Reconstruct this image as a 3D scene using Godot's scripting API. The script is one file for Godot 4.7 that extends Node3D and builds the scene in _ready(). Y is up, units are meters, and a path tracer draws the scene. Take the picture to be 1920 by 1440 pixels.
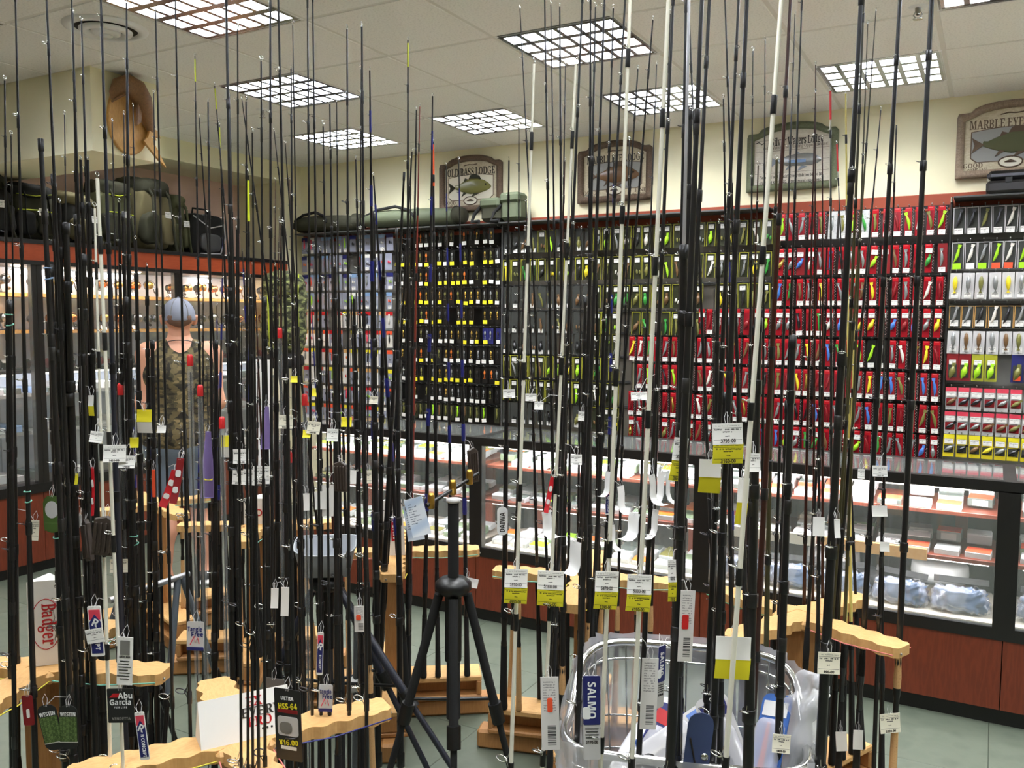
extends Node3D
# A fishing-tackle shop seen through a thicket of rods. Metres, y up; the camera stands at (0, 1.65, 0), the lure wall runs along x at z = -5.78.

const FOCAL := 1616.8
var cam_basis := Basis()
var level_forward := Vector3()
var rng := RandomNumberGenerator.new()
var M := {}
var MESH := {}
var used := {}

# ---------------------------------------------------------------- helpers: names, tags, nodes
func numbered(n: String) -> String:
	var k: int = used.get(n, 0)
	used[n] = k + 1
	return n if k == 0 else "%s_%03d" % [n, k]

func tag(o: Node3D, label: String, category: String, group := "") -> Node3D:
	o.set_meta("label", label)
	o.set_meta("category", category)
	if group != "":
		o.set_meta("group", group)
	return o

func thing(called: String, label: String, category: String, at_p := Vector3.ZERO, b := Basis(), group := "") -> Node3D:
	var o := Node3D.new()
	o.name = numbered(called)
	add_child(o, true)
	o.transform = Transform3D(b, at_p)
	tag(o, label, category, group)
	return o

func put(called: String, mesh: Mesh, mat: Material, parent: Node = null, xf := Transform3D()) -> MeshInstance3D:
	var m := MeshInstance3D.new()
	m.mesh = mesh
	m.material_override = mat
	if parent == null or parent == self:
		m.name = numbered(called)
		add_child(m, true)
	else:
		m.name = called
		parent.add_child(m, true)
	m.transform = xf
	return m

func obj(called: String, st: SurfaceTool, mat: Material, parent: Node = null, xf := Transform3D()) -> MeshInstance3D:
	return put(called, done(st), mat, parent, xf)

func struct(called: String, st: SurfaceTool, mat: Material, parent: Node = null) -> MeshInstance3D:
	var o := obj(called, st, mat, parent)
	if parent == null:
		o.set_meta("kind", "structure")
	return o

func done(st: SurfaceTool) -> ArrayMesh:
	st.generate_normals()
	return st.commit()

func mb() -> SurfaceTool:
	var st := SurfaceTool.new()
	st.begin(Mesh.PRIMITIVE_TRIANGLES)
	return st

const ORD := "first second third fourth fifth sixth seventh eighth ninth tenth eleventh twelfth thirteenth fourteenth fifteenth sixteenth seventeenth eighteenth nineteenth twentieth"
func ordinal(i: int) -> String:
	var w := ORD.split(" ")
	if i < 20:
		return w[i]
	var tens := ["twenty", "thirty", "forty", "fifty"]
	var t := ((i + 1) / 10) - 2
	return tens[t] + "-" + w[(i + 1) % 10 - 1] if (i + 1) % 10 else ["twentieth", "thirtieth", "fortieth", "fiftieth"][t]

# ---------------------------------------------------------------- helpers: shapes
func tri(st: SurfaceTool, a: Vector3, b: Vector3, c: Vector3) -> void:
	st.add_vertex(a); st.add_vertex(b); st.add_vertex(c)

func quad(st: SurfaceTool, a: Vector3, b: Vector3, c: Vector3, d: Vector3) -> void:
	tri(st, a, b, c); tri(st, a, c, d)

func box(st: SurfaceTool, c: Vector3, s: Vector3, b := Basis(), bev := 0.0) -> void:
	st.set_smooth_group(-1)
	var h := s * 0.5
	if bev <= 0.0:
		var p := []
		for i in 8:
			p.append(c + b * Vector3(h.x if i & 1 else -h.x, h.y if i & 2 else -h.y, h.z if i & 4 else -h.z))
		for f in [[0, 2, 3, 1], [4, 5, 7, 6], [0, 1, 5, 4], [2, 6, 7, 3], [0, 4, 6, 2], [1, 3, 7, 5]]:
			quad(st, p[f[0]], p[f[1]], p[f[2]], p[f[3]])
		return
	bev = minf(bev, minf(h.x, minf(h.y, h.z)) * 0.9)
	# chamfered box: six faces, twelve edge strips, eight corners
	var v := {}
	for i in 8:
		var s3 := Vector3(1 if i & 1 else -1, 1 if i & 2 else -1, 1 if i & 4 else -1)
		for ax in 3:
			var q := Vector3(s3.x * (h.x - bev), s3.y * (h.y - bev), s3.z * (h.z - bev))
			q[ax] = s3[ax] * h[ax]
			v[i * 3 + ax] = c + b * q
	for ax in 3:
		var u := 1 << ((ax + 1) % 3)
		var w := 1 << ((ax + 2) % 3)
		for s2 in 2:
			var o: int = (1 << ax) if s2 else 0
			var f := [o, o | u, o | u | w, o | w]
			if not s2:
				f.reverse()
			f.reverse()
			quad(st, v[f[0] * 3 + ax], v[f[1] * 3 + ax], v[f[2] * 3 + ax], v[f[3] * 3 + ax])
	for ax in 3:
		var a1 := (ax + 1) % 3
		var a2 := (ax + 2) % 3
		for k in 4:
			var o: int = ((1 << a1) if k & 1 else 0) | ((1 << a2) if k & 2 else 0)
			var e: int = o | (1 << ax)
			quad(st, v[o * 3 + a1], v[e * 3 + a1], v[e * 3 + a2], v[o * 3 + a2])
	for i in 8:
		tri(st, v[i * 3], v[i * 3 + 1], v[i * 3 + 2])

func frame_of(d: Vector3) -> Basis:
	var y := d.normalized()
	var x := (Vector3.RIGHT if absf(y.x) < 0.8 else Vector3.FORWARD).cross(y).normalized()
	return Basis(x, y, x.cross(y))

func tube(st: SurfaceTool, pts: Array, radii, sides := 8, caps := true, smooth := true) -> void:
	st.set_smooth_group(0 if smooth else -1)
	var n := pts.size()
	var rings := []
	var prev := Vector3.ZERO
	for i in n:
		var d: Vector3 = (pts[mini(i + 1, n - 1)] - pts[maxi(i - 1, 0)])
		if d.length() < 1e-9:
			d = Vector3.UP
		d = d.normalized()
		var x: Vector3
		if i == 0:
			x = frame_of(d).x
		else:
			x = (prev - d * prev.dot(d)).normalized()
		prev = x
		var z := x.cross(d)
		var r: float = radii if radii is float else radii[i]
		var ring := PackedVector3Array()
		for k in sides:
			var a := TAU * k / sides
			ring.append(pts[i] + (x * cos(a) + z * sin(a)) * r)
		rings.append(ring)
	for i in n - 1:
		for k in sides:
			var k2 := (k + 1) % sides
			quad(st, rings[i][k], rings[i + 1][k], rings[i + 1][k2], rings[i][k2])
	if caps:
		st.set_smooth_group(-1)
		for e in [0, n - 1]:
			for k in range(1, sides - 1):
				if e == 0:
					tri(st, rings[e][0], rings[e][k], rings[e][k + 1])
				else:
					tri(st, rings[e][0], rings[e][k + 1], rings[e][k])

func lathe(st: SurfaceTool, prof: Array, sides := 16, xf := Transform3D(), smooth := true) -> void:
	st.set_smooth_group(0 if smooth else -1)
	for i in prof.size() - 1:
		for k in sides:
			var a := TAU * k / sides
			var a2 := TAU * (k + 1) / sides
			var p: Vector2 = prof[i]
			var q: Vector2 = prof[i + 1]
			var v0 := xf * Vector3(p.x * cos(a), p.y, p.x * sin(a))
			var v1 := xf * Vector3(q.x * cos(a), q.y, q.x * sin(a))
			var v2 := xf * Vector3(q.x * cos(a2), q.y, q.x * sin(a2))
			var v3 := xf * Vector3(p.x * cos(a2), p.y, p.x * sin(a2))
			if p.x > 1e-6:
				tri(st, v0, v1, v3)
			if q.x > 1e-6:
				tri(st, v1, v2, v3)

# a flat outline given thickness: lies in xy, spans z from -depth/2 to depth/2
func prism(st: SurfaceTool, poly: PackedVector2Array, depth: float, xf := Transform3D(), bev := 0.0) -> void:
	st.set_smooth_group(-1)
	if Geometry2D.is_polygon_clockwise(poly):
		poly = poly.duplicate()
		poly.reverse()
	var inner := poly
	if bev > 0.0:
		var off := Geometry2D.offset_polygon(poly, -bev)
		if off.size() == 1 and off[0].size() == poly.size():
			inner = off[0]
			if Geometry2D.is_polygon_clockwise(inner):
				inner.reverse()
			var best := 0
			for i in inner.size():
				if inner[i].distance_squared_to(poly[0]) < inner[best].distance_squared_to(poly[0]):
					best = i
			var turned := PackedVector2Array()
			for i in inner.size():
				turned.append(inner[(i + best) % inner.size()])
			inner = turned
		else:
			bev = 0.0
	var h := depth * 0.5
	var idx := Geometry2D.triangulate_polygon(inner)
	for i in range(0, idx.size(), 3):
		var a := inner[idx[i]]
		var b := inner[idx[i + 1]]
		var c := inner[idx[i + 2]]
		if (b - a).cross(c - a) > 0.0:
			var t := b
			b = c
			c = t
		tri(st, xf * Vector3(a.x, a.y, h), xf * Vector3(b.x, b.y, h), xf * Vector3(c.x, c.y, h))
		tri(st, xf * Vector3(a.x, a.y, -h), xf * Vector3(c.x, c.y, -h), xf * Vector3(b.x, b.y, -h))
	for i in poly.size():
		var j := (i + 1) % poly.size()
		var a := poly[i]
		var b := poly[j]
		quad(st, xf * Vector3(a.x, a.y, h - bev), xf * Vector3(a.x, a.y, -h + bev), xf * Vector3(b.x, b.y, -h + bev), xf * Vector3(b.x, b.y, h - bev))
		if bev > 0.0:
			var c := inner[i]
			var d := inner[j]
			quad(st, xf * Vector3(c.x, c.y, h), xf * Vector3(a.x, a.y, h - bev), xf * Vector3(b.x, b.y, h - bev), xf * Vector3(d.x, d.y, h))
			quad(st, xf * Vector3(a.x, a.y, -h + bev), xf * Vector3(c.x, c.y, -h), xf * Vector3(d.x, d.y, -h), xf * Vector3(b.x, b.y, -h + bev))

func ell(st: SurfaceTool, c: Vector3, r: Vector3, b := Basis(), seg := 12) -> void:
	var prof := []
	for i in seg / 2 + 1:
		var a := PI * i / (seg / 2) - PI / 2
		prof.append(Vector2(cos(a), sin(a)))
	lathe(st, prof, seg, Transform3D(b * Basis.from_scale(r), c))

func torus(st: SurfaceTool, R: float, r: float, xf := Transform3D(), seg := 14, sides := 5, arc := TAU) -> void:
	var pts := []
	for i in seg + 1:
		var a := arc * i / seg
		pts.append(xf * Vector3(cos(a) * R, sin(a) * R, 0))
	tube(st, pts, r, sides, arc < TAU - 0.01)

# soft stuffed shape: a superellipsoid with folds
func blob(st: SurfaceTool, c: Vector3, s: Vector3, b := Basis(), e := 0.45, amp := 0.012, freq := 9.0, sd := 1, res := 22) -> void:
	st.set_smooth_group(0)
	var nz := FastNoiseLite.new()
	nz.seed = sd
	nz.frequency = 1.0
	nz.fractal_octaves = 3
	var grid := []
	for i in res + 1:
		var row := PackedVector3Array()
		var ph := PI * i / res - PI / 2
		for k in res * 2:
			var th := TAU * k / (res * 2)
			var cp := cos(ph)
			var p := Vector3(signf(cos(th)) * pow(absf(cos(th)), e) * pow(absf(cp), e), signf(sin(ph)) * pow(absf(sin(ph)), e), signf(sin(th)) * pow(absf(sin(th)), e) * pow(absf(cp), e))
			if i == 0 or i == res:
				p = Vector3(0, -1 if i == 0 else 1, 0)
			var q := Vector3(p.x * s.x, p.y * s.y, p.z * s.z) * 0.5
			var n := nz.get_noise_3dv((q + c) * freq) + 0.5 * absf(nz.get_noise_3dv((q + c) * freq * 0.6 + Vector3(7, 3, 5)))
			q += p.normalized() * n * amp
			row.append(c + b * q)
		grid.append(row)
	for i in res:
		for k in res * 2:
			var k2 := (k + 1) % (res * 2)
			if i > 0:
				tri(st, grid[i][k], grid[i + 1][k], grid[i][k2])
			if i < res - 1:
				tri(st, grid[i][k2], grid[i + 1][k], grid[i + 1][k2])

func rrect(w: float, h: float, r: float, n := 4) -> PackedVector2Array:
	var p := PackedVector2Array()
	for q in 4:
		var cx := (w / 2 - r) * (1 if q in [0, 3] else -1)
		var cy := (h / 2 - r) * (1 if q < 2 else -1)
		for i in n + 1:
			var a := PI / 2 * q + PI / 2 * i / n
			p.append(Vector2(cx + r * cos(a), cy + r * sin(a)))
	return p

func poly(s: String) -> PackedVector2Array:
	var p := PackedVector2Array()
	for w in s.split(" ", false):
		var c := w.split(",")
		p.append(Vector2(float(c[0]), float(c[1])))
	return p

# one printed or pasted line of lettering
func text(called: String, s: String, h: float, mat: Material, parent: Node, xf: Transform3D, font := "Droid Sans", bold := false, depth := 0.001, widest := 0.0) -> MeshInstance3D:
	var t := TextMesh.new()
	var f := SystemFont.new()
	f.font_names = PackedStringArray([font])
	if bold:
		f.font_weight = 700
	t.font = f
	t.text = s
	t.font_size = 32
	t.pixel_size = h / 24.0
	t.depth = depth
	t.curve_step = 3.0
	if widest > 0.0:
		xf = xf * Transform3D(Basis.from_scale(Vector3(minf(1.0, widest / maxf(t.get_aabb().size.x, 0.001)), 1, 1)), Vector3.ZERO)
	return put(called, t, mat, parent, xf)

# ---------------------------------------------------------------- helpers: places read off the view
# the point at picture position (x, y) of a 1920 x 1440 frame that stands d metres ahead of the camera, measured along the floor
func at(x: float, y: float, d: float) -> Vector3:
	var r := cam_basis * Vector3((x - 960.0) / FOCAL, -(y - 720.0) / FOCAL, -1.0)
	return Vector3(0, 1.65, 0) + r * (d / r.dot(level_forward))

# ---------------------------------------------------------------- materials
func mat(n: String, c: Color, rough := 0.6, metal := 0.0) -> StandardMaterial3D:
	var m := StandardMaterial3D.new()
	m.resource_name = n
	m.albedo_color = c
	m.roughness = rough
	m.metallic = metal
	M[n] = m
	return m

func rgb(r: float, g: float, b: float) -> Color:
	return Color(r / 255.0, g / 255.0, b / 255.0)

func noise_tex(freq: float, ramp: Array, sd := 1, octaves := 4, w := 256, h := 256, normal := false, bump := 4.0) -> NoiseTexture2D:
	var nz := FastNoiseLite.new()
	nz.noise_type = FastNoiseLite.TYPE_SIMPLEX_SMOOTH
	nz.frequency = freq
	nz.fractal_octaves = octaves
	nz.seed = sd
	var t := NoiseTexture2D.new()
	t.width = w
	t.height = h
	t.seamless = true
	t.noise = nz
	if normal:
		t.as_normal_map = true
		t.bump_strength = bump
	elif ramp.size():
		var g := Gradient.new()
		g.offsets = PackedFloat32Array(range(ramp.size()).map(func(i): return float(i) / (ramp.size() - 1)))
		g.colors = PackedColorArray(ramp)
		t.color_ramp = g
	return t

func triplanar(m: StandardMaterial3D, s: Vector3, world := false) -> StandardMaterial3D:
	m.uv1_triplanar = true
	m.uv1_world_triplanar = world
	m.uv1_scale = s
	return m

func image_tex(w: int, h: int, paint: Callable) -> ImageTexture:
	var im := Image.create(w, h, false, Image.FORMAT_RGB8)
	paint.call(im)
	return ImageTexture.create_from_image(im)

func wood(n: String, a: Color, b: Color, s: Vector3, rough := 0.5) -> void:
	var m := mat(n, Color.WHITE, rough)
	m.albedo_texture = noise_tex(0.02, [a, b, a.lerp(b, 0.3), b, a], 7 + n.length(), 4)
	triplanar(m, s)

func materials() -> void:
	var ce := mat("ceiling", rgb(246, 244, 240), 0.95)
	ce.albedo_texture = noise_tex(0.12, [rgb(232, 232, 232), Color.WHITE, Color.WHITE], 3, 4)
	triplanar(ce, Vector3.ONE * 2.5, true)
	mat("grid", rgb(226, 223, 216), 0.6)
	mat("wall_cream", rgb(242, 236, 202), 0.9)
	mat("wall_beige", rgb(214, 198, 170), 0.9)
	mat("wall_pink", rgb(226, 194, 178), 0.9)
	mat("brick_red", rgb(150, 66, 40), 0.6)
	var fl := mat("floor", rgb(255, 255, 255), 0.38)
	fl.albedo_texture = noise_tex(0.03, [rgb(88, 97, 85), rgb(101, 109, 96), rgb(94, 103, 90)], 5, 5)
	triplanar(fl, Vector3.ONE * 0.9, true)
	mat("joint", rgb(92, 98, 90), 0.8)
	wood("cherry", rgb(128, 56, 32), rgb(108, 46, 26), Vector3(5, 0.7, 5), 0.42)
	wood("fascia", rgb(196, 86, 44), rgb(184, 78, 38), Vector3(5, 5, 0.6), 0.45)
	wood("birch", rgb(222, 178, 118), rgb(208, 160, 100), Vector3(3, 3, 9), 0.55)
	wood("birch_post", rgb(186, 136, 82), rgb(170, 120, 70), Vector3(12, 1.2, 12), 0.55)
	wood("plaque", rgb(210, 164, 92), rgb(190, 142, 74), Vector3(9, 2, 9), 0.45)
	wood("carved", rgb(150, 108, 66), rgb(112, 78, 46), Vector3(12, 5, 12), 0.5)
	wood("old_frame", rgb(126, 104, 84), rgb(84, 68, 54), Vector3(8, 8, 8), 0.7)
	wood("pale_frame", rgb(168, 148, 126), rgb(128, 110, 92), Vector3(8, 8, 8), 0.7)
	wood("green_frame", rgb(122, 128, 98), rgb(96, 102, 78), Vector3(8, 8, 8), 0.7)
	wood("sign_board", rgb(214, 204, 178), rgb(190, 178, 150), Vector3(3, 5, 3), 0.8)
	wood("sign_pale", rgb(226, 220, 206), rgb(206, 198, 182), Vector3(3, 9, 3), 0.8)
	mat("ink", rgb(40, 34, 30), 0.8)
	mat("ink_brown", rgb(96, 78, 62), 0.8)
	mat("black_metal", rgb(20, 19, 19), 0.42)
	mat("dark_metal", rgb(34, 32, 31), 0.35)
	mat("black_plastic", rgb(19, 19, 20), 0.38)
	mat("eva", rgb(22, 22, 23), 0.85)
	mat("graphite", rgb(26, 25, 26), 0.28)
	mat("graphite_blue", rgb(40, 42, 52), 0.3)
	mat("graphite_brown", rgb(52, 24, 18), 0.28)
	mat("graphite_olive", rgb(62, 58, 34), 0.3)
	mat("rod_red", rgb(120, 44, 34), 0.3)
	mat("rod_white", rgb(226, 222, 206), 0.34)
	mat("rod_yellow", rgb(222, 206, 120), 0.34)
	mat("rod_grey", rgb(96, 104, 112), 0.35)
	mat("silver_rod", rgb(188, 188, 192), 0.3, 0.6)
	mat("wrap_blue", rgb(34, 38, 112), 0.3)
	mat("tip_lime", rgb(208, 220, 40), 0.4)
	mat("tip_orange", rgb(232, 88, 40), 0.4)
	mat("tip_red", rgb(206, 36, 38), 0.4)
	mat("mint", rgb(120, 200, 160), 0.5)
	var ck := mat("cork", Color.WHITE, 0.8)
	ck.albedo_texture = noise_tex(0.09, [rgb(150, 108, 66), rgb(206, 164, 112), rgb(196, 152, 102), rgb(212, 172, 122)], 11, 3, 128, 128)
	triplanar(ck, Vector3.ONE * 14)
	mat("cork_pale", rgb(178, 158, 128), 0.8)
	mat("chrome", rgb(212, 212, 210), 0.16, 1.0)
	mat("steel", rgb(170, 170, 168), 0.3, 1.0)
	mat("brass", rgb(190, 150, 70), 0.28, 1.0)
	mat("bronze", rgb(196, 120, 62), 0.24, 1.0)
	mat("gunmetal", rgb(84, 84, 88), 0.3, 1.0)
	mat("paper", rgb(236, 234, 230), 0.75)
	mat("paper_cream", rgb(230, 224, 204), 0.75)
	mat("paper_grey", rgb(198, 196, 196), 0.7)
	mat("yellow", rgb(238, 224, 40), 0.6)
	mat("white", rgb(238, 238, 238), 0.5)
	mat("white_gloss", rgb(240, 240, 240), 0.2)
	mat("red", rgb(186, 26, 36), 0.35)
	mat("red_dark", rgb(132, 24, 30), 0.35)
	mat("orange", rgb(238, 84, 46), 0.6)
	mat("navy", rgb(34, 38, 104), 0.4)
	mat("blue", rgb(64, 108, 184), 0.4)
	mat("blue_pale", rgb(130, 160, 200), 0.35)
	mat("sky_blue", rgb(86, 170, 214), 0.3)
	mat("lime", rgb(164, 220, 40), 0.35)
	mat("green", rgb(58, 150, 62), 0.35)
	mat("green_dark", rgb(72, 100, 44), 0.5)
	mat("purple", rgb(126, 108, 164), 0.9)
	mat("brown_plastic", rgb(62, 52, 46), 0.45)
	mat("grey_plastic", rgb(182, 186, 192), 0.5)
	mat("grey_dark", rgb(74, 74, 74), 0.5)
	mat("grey_mid", rgb(122, 120, 116), 0.55)
	mat("grey_blue", rgb(140, 148, 158), 0.7)
	mat("khaki", rgb(118, 110, 80), 0.9)
	mat("olive", rgb(92, 94, 66), 0.9)
	mat("olive_dark", rgb(58, 58, 44), 0.9)
	mat("green_bag", rgb(88, 96, 74), 0.75)
	mat("black_cloth", rgb(30, 30, 30), 0.9)
	mat("lime_trim", rgb(176, 190, 40), 0.7)
	mat("elastic_teal", rgb(120, 190, 170), 0.6)
	mat("elastic_yellow", rgb(220, 206, 70), 0.6)
	mat("elastic_pink", rgb(214, 120, 116), 0.6)
	mat("elastic_green", rgb(50, 130, 90), 0.6)
	mat("skin", rgb(214, 156, 128), 0.55)
	mat("denim", rgb(104, 116, 130), 0.9)
	mat("cap_grey", rgb(132, 136, 150), 0.9)
	mat("hair", rgb(112, 82, 66), 0.8)
	mat("panel", rgb(118, 112, 102), 0.6)
	mat("panel_dark", rgb(58, 55, 52), 0.6)
	mat("panel_light", rgb(150, 150, 146), 0.6)
	mat("case_back", rgb(196, 204, 216), 0.7)
	mat("counter_dark", rgb(52, 54, 50), 0.7)
	mat("deck", rgb(206, 200, 184), 0.6)
	mat("bag_content", rgb(78, 92, 114), 0.25)
	mat("slate_blue", rgb(62, 76, 118), 0.5)
	mat("clear_box", rgb(186, 192, 190), 0.14)
	mat("clear_dark", rgb(96, 104, 98), 0.14)
	mat("clear_green", rgb(120, 140, 110), 0.16)
	mat("spinner_card", rgb(22, 22, 21), 0.3)
	mat("hook_card", rgb(150, 154, 172), 0.18)
	mat("olive_card", rgb(52, 54, 40), 0.22)
	mat("frame_yellow", rgb(168, 168, 50), 0.3)
	mat("bait_silver", rgb(150, 152, 152), 0.25, 0.4)
	mat("bait_olive", rgb(120, 118, 62), 0.3)
	mat("bait_brown", rgb(116, 86, 56), 0.3)
	mat("bait_yellow", rgb(236, 214, 50), 0.3)
	mat("bait_orange", rgb(230, 120, 40), 0.3)
	mat("bait_blue", rgb(70, 120, 200), 0.3)
	mat("bait_white", rgb(230, 226, 216), 0.3)
	mat("bait_pink", rgb(220, 70, 90), 0.3)
	mat("bait_gold", rgb(206, 170, 84), 0.22, 0.8)
	mat("bait_black", rgb(36, 36, 36), 0.3)
	var gl := mat("glass", Color(0.93, 0.97, 0.95, 0.06), 0.03)
	gl.transparency = BaseMaterial3D.TRANSPARENCY_ALPHA
	var fi := mat("film", Color(0.95, 0.95, 0.98, 0.38), 0.07)
	fi.transparency = BaseMaterial3D.TRANSPARENCY_ALPHA
	var ft := mat("film_thin", Color(0.95, 0.96, 1.0, 0.14), 0.06)
	ft.transparency = BaseMaterial3D.TRANSPARENCY_ALPHA
	var cl := mat("clear_tube", Color(0.9, 0.93, 0.95, 0.12), 0.08)
	cl.transparency = BaseMaterial3D.TRANSPARENCY_ALPHA
	var louv := mat("louver", rgb(158, 160, 168), 0.2, 0.95)
	louv.metallic_specular = 0.6
	var em := mat("lamp_glow", rgb(255, 255, 255), 0.5)
	em.emission_enabled = true
	em.emission = rgb(255, 251, 244)
	em.emission_energy_multiplier = 1.0
	var tu := mat("tube_glow", rgb(255, 255, 255), 0.5)
	tu.emission_enabled = true
	tu.emission = rgb(255, 248, 236)
	tu.emission_energy_multiplier = 3.5
	var ha := mat("halogen_glow", rgb(255, 255, 255), 0.5)
	ha.emission_enabled = true
	ha.emission = rgb(255, 226, 180)
	ha.emission_energy_multiplier = 8.0
	# woodland camouflage of the tank top and the hanging bag
	for v in [["camo", rgb(70, 64, 44), rgb(104, 92, 62), rgb(38, 34, 28), rgb(140, 122, 84), 21], ["camo_green", rgb(86, 92, 60), rgb(132, 134, 92), rgb(48, 50, 36), rgb(170, 178, 110), 33]]:
		var nz := FastNoiseLite.new()
		nz.seed = v[5]
		nz.frequency = 0.016
		nz.fractal_octaves = 2
		var im := Image.create(256, 256, false, Image.FORMAT_RGB8)
		for y in 256:
			for x in 256:
				# wrap by blending so the pattern repeats without a seam
				var fx := absf(x - 128.0)
				var fy := absf(y - 128.0)
				var a := nz.get_noise_2d(fx, fy * 1.7)
				var b := nz.get_noise_2d(fx * 1.2 + 300, fy * 2.0 + 90)
				var c: Color = v[1]
				if a > 0.12: c = v[2]
				if b > 0.2: c = v[3]
				if b < -0.32 and a < 0.1: c = v[4]
				im.set_pixel(x, y, c)
		var m := mat(v[0], Color.WHITE, 0.9)
		m.albedo_texture = ImageTexture.create_from_image(im)
		triplanar(m, Vector3.ONE * 2.6)
	# printed matter: small type on tags
	printed_matter()

func lines(im: Image, x0: int, y0: int, x1: int, y1: int, c: Color, r: RandomNumberGenerator) -> void:
	# a line of small type: dark strokes of uneven width
	var x := x0
	while x < x1:
		var w := r.randi_range(2, 5)
		if r.randf() < 0.82:
			im.fill_rect(Rect2i(x, y0 + r.randi_range(0, 1), mini(w, x1 - x), y1 - y0), c)
		x += w + 1

func printed_matter() -> void:
	var r := RandomNumberGenerator.new()
	r.seed = 5
	for v in [["print_white", rgb(236, 234, 230)], ["print_yellow", rgb(238, 226, 44)], ["print_cream", rgb(230, 224, 204)]]:
		var m := mat(v[0], Color.WHITE, 0.7)
		m.albedo_texture = image_tex(128, 96, func(im: Image):
			im.fill(v[1])
			var ink: Color = v[1].darkened(0.72)
			lines(im, 12, 10, 116, 13, v[1].darkened(0.35), r)
			im.fill_rect(Rect2i(4, 20, 120, 2), v[1].darkened(0.5))
			lines(im, 8, 25, 120, 31, ink, r)
			lines(im, 44, 36, 84, 41, ink, r)
			lines(im, 54, 56, 74, 60, ink, r)
			im.fill_rect(Rect2i(4, 74, 120, 2), v[1].darkened(0.5)))
	var bc := mat("print_barcode", Color.WHITE, 0.6)
	bc.albedo_texture = image_tex(64, 256, func(im: Image):
		im.fill(rgb(222, 218, 216))
		for k in 12:
			lines(im, 10, 16 + k * 9, 52, 20 + k * 9, rgb(150, 146, 148), r)
		var y := 170
		while y < 240:
			var h := r.randi_range(1, 4)
			im.fill_rect(Rect2i(22, y, 30, h), rgb(24, 24, 26))
			y += h + r.randi_range(1, 4)
		lines(im, 12, 168, 17, 240, rgb(60, 60, 62), r))
	var sh := mat("print_sheet", Color.WHITE, 0.5)
	sh.albedo_texture = image_tex(128, 192, func(im: Image):
		for y in 192:
			for x in 128:
				im.set_pixel(x, y, rgb(226, 232, 240).lerp(rgb(150, 180, 216), clampf(sin(y * 0.05 + x * 0.01) * 0.5, 0, 1)))
		for k in 9:
			lines(im, 14, 28 + k * 12, 40 + (k * 37) % 70, 32 + k * 12, rgb(70, 86, 110), r))
	var sc := mat("print_scales", Color.WHITE, 0.4)
	sc.albedo_texture = image_tex(96, 128, func(im: Image):
		im.fill(rgb(62, 84, 40))
		for y in 128:
			for x in 96:
				if sin(x * 0.5 + sin(y * 0.21) * 3.0) * sin(y * 0.43 + cos(x * 0.19) * 2.5) > 0.35:
					im.set_pixel(x, y, rgb(122, 146, 86)))
	# red blister card: a black toothed strip with white teeth down one side
	var rc := mat("red_card", Color.WHITE, 0.2)
	rc.albedo_texture = image_tex(64, 224, func(im: Image):
		im.fill(rgb(158, 24, 36))
		im.fill_rect(Rect2i(0, 0, 46, 30), rgb(184, 28, 38))
		im.fill_rect(Rect2i(5, 34, 36, 150), rgb(134, 22, 34))
		im.fill_rect(Rect2i(7, 6, 30, 4), rgb(220, 120, 120))
		im.fill_rect(Rect2i(48, 0, 16, 224), rgb(24, 20, 20))
		for k in 20:
			im.fill_rect(Rect2i(50 + (k % 2) * 4, 6 + k * 11, 8, 4), rgb(176, 150, 146)))
	var gs := mat("grey_strip_card", Color.WHITE, 0.2)
	gs.albedo_texture = image_tex(64, 224, func(im: Image):
		im.fill(rgb(196, 196, 196))
		for k in 40:
			im.fill_rect(Rect2i(r.randi_range(0, 58), r.randi_range(0, 218), 5, 3), rgb(120, 120, 120)))

# a sheet with its front face (towards +z) carrying a print from edge to edge
func sheet(w: float, h: float, th := 0.0012, curl := 0.0, n := 1) -> ArrayMesh:
	var st := mb()
	st.set_smooth_group(0)
	for s: int in [1, -1]:
		for i in n:
			var y0 := h / 2 - h * i / n
			var y1 := h / 2 - h * (i + 1) / n
			var z0 := curl * pow(float(i) / n, 2) + s * th / 2
			var z1 := curl * pow(float(i + 1) / n, 2) + s * th / 2
			var u := [Vector2(0, float(i) / n), Vector2(1, float(i) / n), Vector2(1, float(i + 1) / n), Vector2(0, float(i + 1) / n)]
			var p := [Vector3(-w / 2, y0, z0), Vector3(w / 2, y0, z0), Vector3(w / 2, y1, z1), Vector3(-w / 2, y1, z1)]
			for k in ([0, 1, 2, 0, 2, 3] if s == 1 else [0, 2, 1, 0, 3, 2]):
				st.set_uv(u[k] if s == 1 else Vector2(0.01, 0.01))
				st.add_vertex(p[k])
	st.set_smooth_group(-1)
	st.set_uv(Vector2(0.01, 0.01))
	for i in n:
		var y0 := h / 2 - h * i / n
		var y1 := h / 2 - h * (i + 1) / n
		var z0 := curl * pow(float(i) / n, 2)
		var z1 := curl * pow(float(i + 1) / n, 2)
		for sx in [-1.0, 1.0]:
			quad(st, Vector3(sx * w / 2, y0, z0 + th / 2), Vector3(sx * w / 2, y0, z0 - th / 2), Vector3(sx * w / 2, y1, z1 - th / 2), Vector3(sx * w / 2, y1, z1 + th / 2))
	for e: Array in [[h / 2, 0.0], [-h / 2, curl]]:
		quad(st, Vector3(-w / 2, e[0], e[1] - th / 2), Vector3(w / 2, e[0], e[1] - th / 2), Vector3(w / 2, e[0], e[1] + th / 2), Vector3(-w / 2, e[0], e[1] + th / 2))
	return done(st)

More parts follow.
